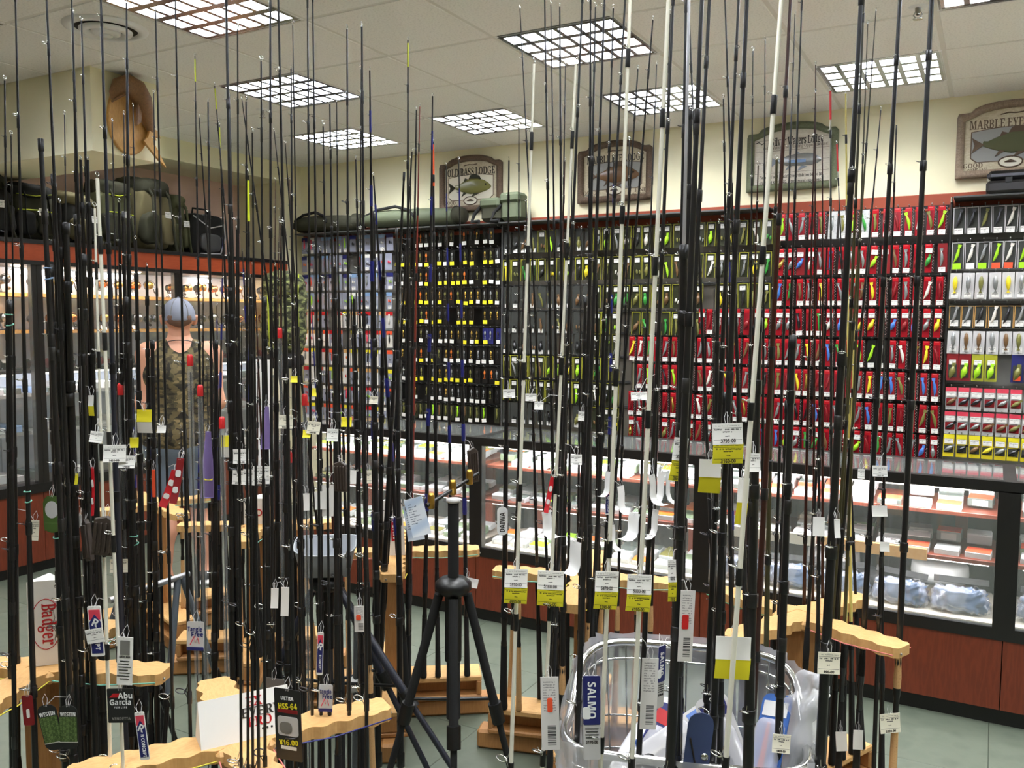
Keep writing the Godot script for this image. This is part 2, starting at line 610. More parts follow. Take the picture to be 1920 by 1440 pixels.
# ---------------------------------------------------------------- the scene
func _ready() -> void:
	rng.seed = 20240611
	# camera
	cam_basis = Basis(Vector3.UP, 0.508165) * Basis(Vector3.RIGHT, -0.075858) * Basis(Vector3.BACK, 0.005356)
	level_forward = Vector3(-sin(0.508165), 0, -cos(0.508165))
	var cam := Camera3D.new()
	cam.name = "camera"
	cam.fov = 48.02
	cam.near = 0.05
	cam.far = 60.0
	add_child(cam)
	cam.transform = Transform3D(cam_basis, Vector3(0, 1.65, 0))
	cam.current = true
	# a closed room: the sky is dark and everything is lit by lamps
	var we := WorldEnvironment.new()
	we.name = "world"
	var e := Environment.new()
	e.background_mode = Environment.BG_COLOR
	e.background_color = Color(0.02, 0.02, 0.02)
	e.tonemap_mode = Environment.TONE_MAPPER_LINEAR
	e.tonemap_exposure = 1.32
	e.sdfgi_enabled = true
	e.ssao_enabled = true
	e.ssil_enabled = true
	we.environment = e
	add_child(we)
	materials()
	ceiling_lamps()
	setting()
	wall_unit()
	counters()
	lure_wall()
	signs()
	top_goods()
	racks()
	person()
	rods()
	tags()
	stands()
	basket()
	nest()

# pieces of a part go one level down, under the part they belong to
func nest() -> void:
	var hosts := {"winding": ["blank"], "tip_ring": ["blank"], "painted_tip": ["blank"], "red_tip": ["blank"], "thin_section": ["blank"], "collar": ["blank"], "lettering": ["board", "card"], "price_figures": ["slip", "upper_slip", "card"], "type_line": ["card"], "board_joint": ["board"], "picture": ["board"], "medallion": ["board"], "fly": ["board"], "flourish": ["board"], "fish_body": ["board"], "tail_fin": ["board"], "back_fin": ["board"], "belly_fin": ["board"], "eye": ["board"], "flank": ["board"], "window": ["card"], "sticker": ["card"], "elastic_cord": ["arm"], "piping": ["body"], "latch": ["lid"], "foot_band": ["card"], "red_squiggle": ["card"], "arrow": ["card"], "oval": ["card"], "logo_panel": ["card"], "shelf_post": ["back_panel"], "spot_lamp": ["fascia"], "tray_rib": ["tray_base"], "tray_end": ["tray_base"], "patch": ["band"], "rib": ["shell"], "foot_edge": ["card"], "red_mark": ["card"], "label_strip": ["card"], "red_band": ["card"]}
	for o in get_children():
		if not o is Node3D or o.get_child_count() < 2 or o.has_meta("kind"):
			continue
		var plaque: bool = o.name.begins_with("fish_plaque")
		for c in o.get_children():
			if not c is MeshInstance3D:
				continue
			var key := ""
			for h in hosts:
				if c.name == h or c.name.trim_suffix(c.name.substr(h.length())) == h and c.name.substr(h.length()).is_valid_int():
					key = h
			if key == "" or plaque:
				continue
			for want in hosts[key]:
				var host := o.get_node_or_null(NodePath(want))
				if host and host != c:
					sub(c, host)
					break

func sub(c: Node3D, host: Node3D) -> void:
	var xf := host.transform.affine_inverse() * c.transform
	c.get_parent().remove_child(c)
	host.add_child(c, true)
	c.transform = xf

const LAMP_ENERGY := 4.7
const CEIL := 2.96
const TX := -0.574   # centre of one cell of the ceiling grid in x and in z, and the size of a cell
const TZ := -3.87
const PX := 0.6105
const PZ := 0.6

func area(called: String, p: Vector3, size: Vector2, energy: float, c: Color, dir := Vector3.DOWN) -> void:
	var l := AreaLight3D.new()
	l.name = numbered(called)
	add_child(l, true)
	l.area_size = size
	l.light_energy = energy
	l.light_color = c
	l.shadow_enabled = true
	l.area_range = 14.0
	l.area_attenuation = 2.0
	l.position = p
	l.basis = Basis.looking_at(dir, Vector3.FORWARD if absf(dir.y) > 0.9 else Vector3.UP)

# cell (i, j) of the ceiling grid holds a lamp: i counts along the lure wall, j towards the camera
func lamp_cells() -> Array:
	return [[-2, 0], [-5, 0], [-8, 0], [1, 0], [0, -2], [-2, -2], [-4, -2], [-6, -2], [-4, 2], [-1, 2], [2, 2], [2, -2], [4, -2], [3, 0], [-3, 4], [0, 4], [-6, 3], [3, 4], [-1, 6], [2, 6], [-5, 6]]  # right-hand cells out of view are placed to brighten the right wall

func ceiling_lamps() -> void:
	var names := {"-2,0": "nearest square ceiling lamp before the lure wall, showing its whole louvre", "-5,0": "square ceiling lamp behind the tall rods at the wooden fish plaque", "-8,0": "ceiling lamp half hidden by the bulkhead with the wooden fish", "1,0": "ceiling lamp above the pale-framed sign, cut by the picture edge", "0,-2": "ceiling lamp between the green-framed and pale-framed fish signs", "-2,-2": "ceiling lamp above the brown-framed sign hidden behind white rods", "-4,-2": "ceiling lamp above the bass sign at the lure wall", "-6,-2": "farthest ceiling lamp, close to the back corner", "-4,2": "overexposed large ceiling lamp nearest to the round air vent"}
	var louver := mb()
	var s := 0.282
	# parabolic louvre: wedge-shaped blades both ways, wide at the foot
	var n := 6
	for k in range(0, n + 1):
		var x := -s + 2.0 * s * k / n
		prism(louver, PackedVector2Array([Vector2(-0.012, 0), Vector2(0.012, 0), Vector2(0.0015, 0.056), Vector2(-0.0015, 0.056)]), 2 * s, Transform3D(Basis(), Vector3(x, 0, 0)))
	for k in range(0, 5):
		var z := -s + 2.0 * s * k / 4
		prism(louver, PackedVector2Array([Vector2(-0.02, 0.0), Vector2(0.02, 0.0), Vector2(0.002, 0.057), Vector2(-0.002, 0.057)]), 2 * s, Transform3D(Basis(Vector3.UP, PI / 2), Vector3(0, 0, z)))
	var lm := done(louver)
	var hb := mb()
	for q in [[Vector3(0, 0.05, -0.291), Vector3(0.6, 0.1, 0.012)], [Vector3(0, 0.05, 0.291), Vector3(0.6, 0.1, 0.012)], [Vector3(-0.291, 0.05, 0), Vector3(0.012, 0.1, 0.57)], [Vector3(0.291, 0.05, 0), Vector3(0.012, 0.1, 0.57)]]:
		box(hb, q[0], q[1])
	var hm := done(hb)
	var gb := mb()
	box(gb, Vector3(0, 0.094, 0), Vector3(0.57, 0.012, 0.57))
	var gm := done(gb)
	for c in lamp_cells():
		var key := "%d,%d" % [c[0], c[1]]
		var p := Vector3(TX + PX * c[0], CEIL, TZ + PZ * c[1])
		var o := thing("ceiling_lamp", names.get(key, "unseen square ceiling lamp over the shop floor, %s of the ceiling lamps" % ordinal(used.get("ceiling_lamp", 0))), "ceiling lamp", p, Basis(), "louvred ceiling lamps")
		put("housing", hm, M.white, o)
		put("louver", lm, M.louver, o)
		put("diffuser", gm, M.lamp_glow, o)
		area("lamp_light", p + Vector3(0, 0.066, 0), Vector2(0.54, 0.54), LAMP_ENERGY, rgb(249, 252, 252))

func setting() -> void:
	var st := mb()
	box(st, Vector3(-1.3, -0.06, -1.3), Vector3(10.4, 0.1, 9.6))
	var f := struct("floor", st, M.joint)
	# floor tiles as far as the photograph shows floor; the rest one sheet
	var tile := mb()
	box(tile, Vector3(0, -0.004, 0), Vector3(0.5985, 0.012, 0.5985), Basis(), 0.0015)
	var tm := done(tile)
	for i in range(-10, 5):
		for j in range(-8, 7):
			put("floor_tile", tm, M.floor, f, Transform3D(Basis(), Vector3(0.05 + 0.6 * i + 0.3, -0.002, -3.468 + 0.6 * j + 0.3)))
	# ceiling: a slab, with tiles hung on a grid of bars below it
	st = mb()
	box(st, Vector3(-1.3, 3.15, -1.3), Vector3(10.4, 0.1, 9.6))
	var ce := struct("ceiling", st, M.ceiling)
	var lamps := {}
	for c in lamp_cells():
		lamps[Vector2i(c[0], c[1])] = true
	tile = mb()
	box(tile, Vector3(0, 0.008, 0), Vector3(0.592, 0.016, 0.582), Basis(), 0.004)
	tm = done(tile)
	for i in range(-9, 7):
		for j in range(-4, 12):
			if not lamps.has(Vector2i(i, j)):
				put("ceiling_tile", tm, M.ceiling, ce, Transform3D(Basis(), Vector3(TX + PX * i, CEIL - 0.001, TZ + PZ * j)))
	for i in range(-9, 7):
		st = mb()
		box(st, Vector3(TX + PX * (i - 0.5), CEIL + 0.018, -1.3), Vector3(0.024, 0.032, 9.0))
		obj("grid_bar", st, M.grid, ce)
	for j in range(-4, 12):
		st = mb()
		box(st, Vector3(-1.3, CEIL + 0.018, TZ + PZ * (j - 0.5)), Vector3(9.8, 0.031, 0.024))
		obj("grid_bar", st, M.grid, ce)
	# walls
	st = mb(); box(st, Vector3(-1.2, 1.55, -5.88), Vector3(10.2, 3.12, 0.2)); struct("wall_back", st, M.wall_cream)
	st = mb(); box(st, Vector3(3.6, 1.55, -1.3), Vector3(0.2, 3.12, 9.6)); struct("wall_right", st, M.wall_cream)
	st = mb(); box(st, Vector3(-1.2, 1.55, 3.3), Vector3(10.2, 3.12, 0.2)); struct("wall_front", st, M.wall_cream)
	st = mb(); box(st, Vector3(-5.98, 1.55, -1.3), Vector3(0.2, 3.12, 9.4)); struct("wall_left", st, M.wall_pink)
	# the return wall in the back corner, the soffit along the left wall and the bulkhead that carries the wooden fish
	st = mb(); box(st, Vector3(-5.615, 1.55, -5.68), Vector3(0.545, 3.1, 0.206)); struct("wall_corner", st, M.wall_cream)
	st = mb(); box(st, Vector3(-5.61, 2.955, -4.49), Vector3(0.535, 0.3, 2.18)); struct("trim_1", st, M.wall_cream)
	st = mb(); box(st, Vector3(-5.04, 2.81, -3.18), Vector3(1.68, 0.57, 0.42)); struct("trim_2", st, M.wall_cream)
	# a band of dark red wood along the lure wall
	st = mb(); box(st, Vector3(-0.85, 2.35, -5.765), Vector3(8.9, 0.1, 0.03), Basis(), 0.004); struct("trim_3", st, M.brick_red)
	# round air vent and sprinkler heads in the ceiling
	var v := thing("air_vent", "round white air vent in the ceiling near the wooden fish plaque", "air vent", Vector3(-3.585, CEIL - 0.002, -2.62))
	st = mb()
	lathe(st, [Vector2(0.135, 0.0), Vector2(0.14, -0.014), Vector2(0.165, -0.012), Vector2(0.18, -0.004), Vector2(0.182, 0.0)], 44)
	obj("outer_ring", st, M.white, v)
	st = mb()
	lathe(st, [Vector2(0.14, -0.002), Vector2(0.0, 0.0)], 36)
	obj("throat", st, M.ink, v)  # near-black colour stands for the shade inside the vent
	for k in 2:
		st = mb()
		var r := 0.112 - 0.05 * k
		lathe(st, [Vector2(r - 0.034, -0.004), Vector2(r - 0.026, -0.03 - 0.006 * k), Vector2(r, -0.02 - 0.006 * k), Vector2(r + 0.002, -0.012)], 40)
		obj("cone", st, M.white, v)
	st = mb(); lathe(st, [Vector2(0.0, -0.04), Vector2(0.03, -0.036), Vector2(0.032, -0.02), Vector2(0, -0.018)], 24); obj("centre_disc", st, M.white, v)
	for q in [[Vector3(-0.331, CEIL, -4.068), "chrome sprinkler head in the ceiling right of the overexposed corner lamp", 1], [Vector3(-4.096, CEIL, -4.091), "small sprinkler head in the ceiling between the two far lamps by the corner", 1]]:
		var sp := thing("sprinkler_head", ["chrome sprinkler head in the ceiling above the wide gap between the signs", "small sprinkler head in the ceiling between two lamps at the back corner"][0 if q[0].x > -1 else 1], "sprinkler", q[0], Basis(), "sprinkler heads")
		st = mb()
		lathe(st, [Vector2(0.0, -0.006), Vector2(0.034, -0.005), Vector2(0.04, 0.0)], 18)
		obj("rosette", st, M.white, sp)
		st = mb()
		lathe(st, [Vector2(0.012, 0), Vector2(0.012, -0.022), Vector2(0.007, -0.026), Vector2(0.007, -0.034)], 10)
		tube(st, [Vector3(0.01, -0.022, 0), Vector3(0.018, -0.034, 0), Vector3(0.004, -0.05, 0)], 0.0025, 5)
		tube(st, [Vector3(-0.01, -0.022, 0), Vector3(-0.018, -0.034, 0), Vector3(-0.004, -0.05, 0)], 0.0025, 5)
		obj("body", st, M.steel, sp)
		st = mb()
		lathe(st, [Vector2(0, -0.052), Vector2(0.02, -0.052), Vector2(0.02, -0.05), Vector2(0, -0.05)], 14, Transform3D())
		obj("deflector", st, M.chrome, sp)
	fish_plaque()

# carved wooden pike head on an oval board, on the side of the bulkhead (x = -4.2)
func fish_plaque() -> void:
	var o := thing("fish_plaque", "carved wooden leaping fish on an oval honey-coloured board under the ceiling", "wall plaque", Vector3(-4.198, 2.735, -3.19), Basis(Vector3.UP, PI / 2))
	# local x runs away from the camera along the wall (-z), local z out of the wall
	var pts := PackedVector2Array()
	for k in 40:
		var a := TAU * k / 40
		var sy := 0.2 * sin(a)
		pts.append(Vector2(0.125 * cos(a) * (1.0 - 0.12 * sin(a)) - 0.01, sy))
	var st := mb()
	prism(st, pts, 0.022, Transform3D(Basis(), Vector3(0, 0, 0.011)), 0.004)
	obj("board", st, M.plaque, o)
	# body: thick from the head at top left, bending down to the tail at lower right
	st = mb()
	tube(st, [Vector3(-0.118, 0.07, 0.03), Vector3(-0.115, 0.1, 0.04), Vector3(-0.09, 0.145, 0.052), Vector3(-0.045, 0.165, 0.06), Vector3(0.005, 0.148, 0.064), Vector3(0.045, 0.1, 0.062), Vector3(0.07, 0.04, 0.055), Vector3(0.092, -0.02, 0.046), Vector3(0.118, -0.062, 0.038)], [0.008, 0.026, 0.045, 0.055, 0.058, 0.052, 0.042, 0.028, 0.014], 18)
	obj("fish_body", st, M.carved, o)
	st = mb()
	prism(st, poly("0.10,-0.03 0.155,-0.05 0.165,-0.085 0.13,-0.08 0.14,-0.10 0.112,-0.10 0.15,-0.16 0.20,-0.24 0.135,-0.19 0.075,-0.135 0.055,-0.115 0.085,-0.09"), 0.018, Transform3D(Basis(), Vector3(0, 0, 0.045)), 0.004)
	obj("tail_fin", st, M.plaque, o)
	st = mb()
	prism(st, poly("0.03,0.05 0.07,0.02 0.055,-0.045 0.02,-0.07 0.03,-0.01"), 0.014, Transform3D(Basis(Vector3.UP, 0.3), Vector3(-0.03, 0.02, 0.085)), 0.003)
	prism(st, poly("0.07,0.06 0.1,0.03 0.135,-0.03 0.105,-0.02 0.09,0.0"), 0.014, Transform3D(Basis(), Vector3(0.0, 0.0, 0.05)), 0.003)
	obj("fin", st, M.carved, o)
	st = mb()
	tube(st, [Vector3(-0.122, 0.06, 0.03), Vector3(-0.1, 0.085, 0.075), Vector3(-0.06, 0.11, 0.1)], [0.006, 0.006, 0.003], 8)
	obj("jaw", st, M.carved, o)
	st = mb()
	ell(st, Vector3(-0.075, 0.15, 0.102), Vector3(0.009, 0.009, 0.007))
	obj("eye", st, M.ink, o)

# ---------------------------------------------------------------- the glass-fronted wall unit with reels (front at x = -5.3)
const UX := -5.3
func wall_unit() -> void:
	var zs := [-1.55, -2.75, -3.33, -4.42, -5.56]
	for k in 4:
		var z0: float = zs[k]
		var z1: float = zs[k + 1]
		var zc := (z0 + z1) / 2
		var w := z0 - z1
		var o := thing("reel_cabinet", ["glass-fronted reel cabinet with reels, cut by the picture edge", "narrow glass-fronted reel cabinet behind the tangle of near rods", "glass-fronted reel cabinet the man in the camouflage top faces", "glass-fronted reel cabinet next to the back corner, lit by halogen spots"][k], "display cabinet", Vector3(UX, 0, zc), Basis(), "reel cabinets along the side wall")
		var st := mb(); box(st, Vector3(-0.26, 0.035, 0), Vector3(0.44, 0.07, w)); obj("plinth", st, M.black_metal, o)
		st = mb(); box(st, Vector3(-0.24, 0.295, 0), Vector3(0.46, 0.45, w - 0.004)); obj("base_panel", st, M.cherry, o)
		st = mb(); box(st, Vector3(-0.24, 0.55, 0), Vector3(0.48, 0.06, w)); obj("deck", st, M.black_metal, o)
		st = mb(); box(st, Vector3(-0.47, 1.28, 0), Vector3(0.02, 1.4, w - 0.01)); obj("back_panel", st, M.case_back, o)
		st = mb(); box(st, Vector3(-0.24, 2.05, 0), Vector3(0.47, 0.115, w)); obj("fascia", st, M.fascia, o)
		for y in [2.117, 1.985]:
			st = mb(); box(st, Vector3(-0.236, y, 0), Vector3(0.492, 0.026, w)); obj("rail", st, M.black_metal, o)
		for e in [-1, 1]:
			st = mb(); box(st, Vector3(-0.02, 1.28, e * (w / 2 - 0.019)), Vector3(0.036, 1.4, 0.036)); obj("post", st, M.dark_metal, o)
		var ys := [1.796, 1.558, 1.30, 1.147, 0.9]
		for i in 5:
			st = mb(); box(st, Vector3(-0.30, ys[i] - 0.011, 0), Vector3(0.30, 0.022, w - 0.05)); obj("shelf", st, [M.plaque, M.plaque, M.dark_metal, M.panel_light, M.panel_light][i], o)
		st = mb(); box(st, Vector3(-0.001, 1.28, 0), Vector3(0.004, 1.36, w - 0.07)); obj("glass_pane", st, M.glass, o)
		# strip lamp under the rail, and halogen spots in the last cabinets
		st = mb(); box(st, Vector3(-0.42, 1.945, 0), Vector3(0.05, 0.03, w - 0.16 if k < 3 else 0.2), Basis(), 0.008); obj("strip_lamp", st, M.tube_glow, o)
		area("cabinet_light", Vector3(UX - 0.075, 1.955, zc), Vector2(0.06, w - 0.2), 0.42, rgb(255, 248, 240), Vector3(-0.3, -1, 0))
		st = mb(); box(st, Vector3(-0.17, 1.272, 0), Vector3(0.025, 0.012, w - 0.16), Basis(), 0.004); obj("strip_lamp", st, M.tube_glow, o)  # unseen strip under the dark shelf, placed to light the shelves below
		area("cabinet_light", Vector3(UX - 0.155, 1.262, zc), Vector2(0.03, w - 0.2), 0.36, rgb(250, 250, 255), Vector3(-0.35, -1, 0))
		for q in [[], [-0.25], [-0.3, 0.28], [-0.25, 0.2]][k]:
			st = mb(); lathe(st, [Vector2(0, -0.004), Vector2(0.026, -0.004), Vector2(0.034, 0.004)], 16, Transform3D(Basis(), Vector3(-0.15, 1.968, q))); obj("spot_lamp", st, M.halogen_glow, o)
			area("spot_light", Vector3(UX - 0.15, 1.955, zc + q), Vector2(0.05, 0.05), 0.2, rgb(255, 190, 120))
		# what stands on the shelves
		reels_on(zc, w, k, ys)

func make_reel_meshes() -> void:
	# spinning reel: spool, rotor with bail, body, foot, crank with knob; its axis points along local z
	var st := mb(); lathe(st, [Vector2(0, -0.018), Vector2(0.026, -0.018), Vector2(0.026, -0.014), Vector2(0.019, -0.011), Vector2(0.018, 0.012), Vector2(0.025, 0.016), Vector2(0.024, 0.02), Vector2(0.01, 0.025), Vector2(0, 0.026)], 18, Transform3D(Basis(Vector3.RIGHT, PI / 2), Vector3(0, 0.075, 0.035)))
	MESH.spool = done(st)
	st = mb()
	lathe(st, [Vector2(0.027, 0), Vector2(0.025, 0.02), Vector2(0.016, 0.028), Vector2(0, 0.03)], 16, Transform3D(Basis(Vector3.RIGHT, -PI / 2), Vector3(0, 0.075, 0.018)))
	torus(st, 0.036, 0.0016, Transform3D(Basis(Vector3.RIGHT, 0.5), Vector3(0, 0.075, 0.03)), 16, 5, PI)
	MESH.rotor = done(st)
	st = mb()
	ell(st, Vector3(0, 0.07, -0.012), Vector3(0.02, 0.026, 0.028), Basis(), 12)
	tube(st, [Vector3(0, 0.055, -0.02), Vector3(0, 0.022, -0.008), Vector3(0, 0.006, 0)], [0.008, 0.006, 0.006], 8)
	box(st, Vector3(0, 0.003, 0), Vector3(0.012, 0.006, 0.06), Basis(), 0.002)
	MESH.reel_body = done(st)
	st = mb()
	tube(st, [Vector3(0.018, 0.07, -0.012), Vector3(0.04, 0.07, -0.012), Vector3(0.046, 0.045, -0.02), Vector3(0.05, 0.03, -0.025)], 0.003, 6)
	ell(st, Vector3(0.062, 0.028, -0.026), Vector3(0.013, 0.01, 0.01), Basis(), 10)
	MESH.reel_crank = done(st)
	# low-profile / drum reel
	st = mb(); lathe(st, [Vector2(0, -0.035), Vector2(0.03, -0.035), Vector2(0.033, -0.03), Vector2(0.033, -0.024), Vector2(0.022, -0.02), Vector2(0.022, 0.02), Vector2(0.033, 0.024), Vector2(0.033, 0.03), Vector2(0.03, 0.035), Vector2(0, 0.035)], 18, Transform3D(Basis(Vector3.FORWARD, PI / 2), Vector3(0, 0.036, 0)))
	MESH.drum = done(st)
	st = mb(); box(st, Vector3(0, 0.03, 0.0), Vector3(0.09, 0.06, 0.075), Basis(), 0.003)
	MESH.reel_box = done(st)
	MESH.ticket = sheet(0.045, 0.03)

func reels_on(zc: float, w: float, k: int, ys: Array) -> void:
	if not MESH.has("spool"):
		make_reel_meshes()
	var where: String = ["of the edge cabinet", "of the narrow cabinet", "before the man", "of the corner cabinet"][k]
	for row in 2:
		var n := int((w - 0.1) / 0.118)
		for i in n:
			var z := zc + w / 2 - 0.1 - i * (w - 0.2) / maxf(1, n - 1)
			var warm := (k >= 2) and row == 0
			var mats: Array = [[M.gunmetal, M.bait_black], [M.bronze, M.bronze], [M.steel, M.bait_black], [M.brass, M.gunmetal], [M.gunmetal, M.red]][rng.randi_range(0, 3) if not warm else [1, 1, 3, 2][rng.randi_range(0, 3)]]
			var nm: String = {M.bronze: "copper", M.gunmetal: "dark grey", M.steel: "silver", M.brass: "gold", M.red: "red"}[mats[0]]
			var o := thing("fishing_reel", "%s spinning reel, %s along the %s shelf %s" % [nm, ordinal(i), ["upper", "second"][row], where], "reel", Vector3(UX - 0.22, ys[row], z), Basis(Vector3.UP, PI / 2 + rng.randf_range(-0.5, 0.5)) * Basis.from_scale(Vector3.ONE * rng.randf_range(1.0, 1.15)), "reels on the %s shelf" % ["upper", "second"][row])
			put("spool", MESH.spool, mats[0], o)
			put("rotor", MESH.rotor, mats[1], o)
			put("body", MESH.reel_body, mats[1] if i % 2 else M.gunmetal, o)
			put("crank", MESH.reel_crank, M.dark_metal, o)
			if i % 2 == 0:
				var t := put("price_ticket", MESH.ticket, M.print_white, null, Transform3D(Basis(Vector3.UP, PI / 2) * Basis(Vector3.RIGHT, -0.6), Vector3(UX - 0.165, ys[row] + 0.013, z + 0.03)))
				tag(t, "white price ticket before the %s reel, %s shelf %s" % [ordinal(i), ["upper", "second"][row], where], "price ticket", "tickets on the reel shelves")
	# drum reels on the dark shelf, boxes and packets on the shelves below
	var n2 := int(w / 0.13)
	for i in n2:
		var z := zc + w / 2 - 0.09 - i * (w - 0.18) / maxf(1, n2 - 1)
		var o := thing("drum_reel", "%s drum reel, %s along the dark shelf %s" % [["black", "dark red", "black"][i % 3], ordinal(i), where], "reel", Vector3(UX - 0.23, ys[2], z), Basis(Vector3.UP, PI / 2 + rng.randf_range(-0.3, 0.3)), "drum reels on the dark shelf")
		put("drum", MESH.drum, [M.bait_black, M.red_dark, M.gunmetal][i % 3], o)
		put("side_plate", MESH.ticket, M.print_white if i % 3 == 0 else M.steel, o, Transform3D(Basis(Vector3.RIGHT, -0.9), Vector3(0, 0.06, 0.03)))
	for row in [3, 4, 5]:
		var y: float = ys[row] if row < 5 else 0.58
		var n3 := int(w / 0.1)
		for i in n3:
			if rng.randf() < 0.12:
				continue
			var z := zc + w / 2 - 0.07 - i * (w - 0.14) / maxf(1, n3 - 1)
			var m: Material = [M.clear_box, M.paper_grey, M.clear_dark, M.paper, M.gunmetal, M.blue_pale][rng.randi_range(0, 5)]
			var hb := rng.randf_range(0.4, 1.0)
			var o := put("tackle_box", MESH.reel_box, m, null, Transform3D(Basis(Vector3.UP, rng.randf_range(-0.1, 0.1)) * Basis.from_scale(Vector3(2.6, hb, 1.0)), Vector3(UX - 0.27, y, z)))
			tag(o, "%s flat box, %s along the %s shelf %s" % [m.resource_name.replace("_", " ").replace("gunmetal", "grey metal"), ordinal(i), ["fourth", "fifth", "bottom"][row - 3], where], "box", "boxes on the low cabinet shelves")

# ---------------------------------------------------------------- glass counters before the lure wall (front at z = -3.935)
const CZ := -3.935
func counters() -> void:
	var xs := [-3.68, -2.415, -1.165, 0.085, 1.335]
	for k in 4:
		var x0: float = xs[k]
		var x1: float = xs[k + 1]
		var xc := (x0 + x1) / 2
		var w := x1 - x0
		var o := thing("glass_counter", ["glass counter unit at the end near the man, behind the wooden rod racks", "glass counter unit behind the white rods with price labels", "glass counter unit with brown wood base left of the thick black post", "glass counter unit cut by the picture edge beyond the thick black post"][k], "display counter", Vector3(xc, 0, CZ), Basis(), "glass counters before the lure wall")
		var st := mb(); box(st, Vector3(0, 0.035, -0.26), Vector3(w, 0.07, 0.46)); obj("plinth", st, M.black_metal, o)
		st = mb(); box(st, Vector3(0, 0.215, -0.25), Vector3(w - 0.004, 0.29, 0.49)); obj("base_panel", st, M.cherry, o)
		st = mb(); box(st, Vector3(0, 0.385, -0.25), Vector3(w, 0.05, 0.5)); obj("deck", st, M.black_metal, o)
		st = mb(); box(st, Vector3(0, 0.413, -0.26), Vector3(w - 0.06, 0.006, 0.46)); obj("liner", st, M.deck, o)
		st = mb(); box(st, Vector3(0, 0.69, -0.49), Vector3(w, 0.56, 0.014)); obj("back_panel", st, M.counter_dark, o)
		for e in [-1, 1]:
			for z in [-0.02, -0.48]:
				st = mb(); box(st, Vector3(e * (w / 2 - 0.02), 0.69, z), Vector3(0.04, 0.56, 0.04)); obj("post", st, M.black_metal, o)
		st = mb(); box(st, Vector3(0, 0.988, -0.02), Vector3(w, 0.044, 0.04)); obj("top_bar", st, M.black_metal, o)
		st = mb(); box(st, Vector3(0, 0.988, -0.48), Vector3(w, 0.044, 0.04)); obj("top_bar", st, M.black_metal, o)
		for e in [-1, 1]:
			st = mb(); box(st, Vector3(e * (w / 2 - 0.012), 0.988, -0.25), Vector3(0.024, 0.044, 0.42)); obj("side_bar", st, M.black_metal, o)
		st = mb(); box(st, Vector3(0, 0.69, 0.0), Vector3(w - 0.08, 0.55, 0.005)); obj("glass_front", st, M.glass, o)
		st = mb(); box(st, Vector3(0, 1.006, -0.25), Vector3(w - 0.03, 0.006, 0.43)); obj("glass_top", st, M.glass, o)
		for s in [[0.845, 0.4], [0.655, 0.42]]:
			st = mb(); box(st, Vector3(0, s[0], -0.48 + s[1] / 2), Vector3(w - 0.05, 0.018, s[1]), Basis(), 0.002); obj("shelf", st, M.cherry, o)
		for e in [-0.36, 0.36]:
			st = mb(); box(st, Vector3(e * w, 0.62, -0.46), Vector3(0.05, 0.42, 0.03)); obj("shelf_post", st, M.cherry, o)
		# a strip lamp under the front bar
		st = mb(); box(st, Vector3(0, 0.962, -0.035), Vector3(w - 0.12, 0.012, 0.02), Basis(), 0.004); obj("strip_lamp", st, M.tube_glow, o)
		area("counter_light", Vector3(xc, 0.953, CZ - 0.045), Vector2(w - 0.15, 0.02), 0.62, rgb(250, 250, 255), Vector3(0, -1, -0.55))
		st = mb(); box(st, Vector3(0, 0.642, -0.085), Vector3(w - 0.12, 0.008, 0.016), Basis(), 0.002); obj("strip_lamp", st, M.tube_glow, o)  # unseen strip under the middle shelf, placed to light the deck goods
		area("counter_light", Vector3(xc, 0.635, CZ - 0.085), Vector2(w - 0.15, 0.016), 0.4, rgb(250, 250, 255), Vector3(0, -1, -0.3))
		counter_goods(k, xc, w)

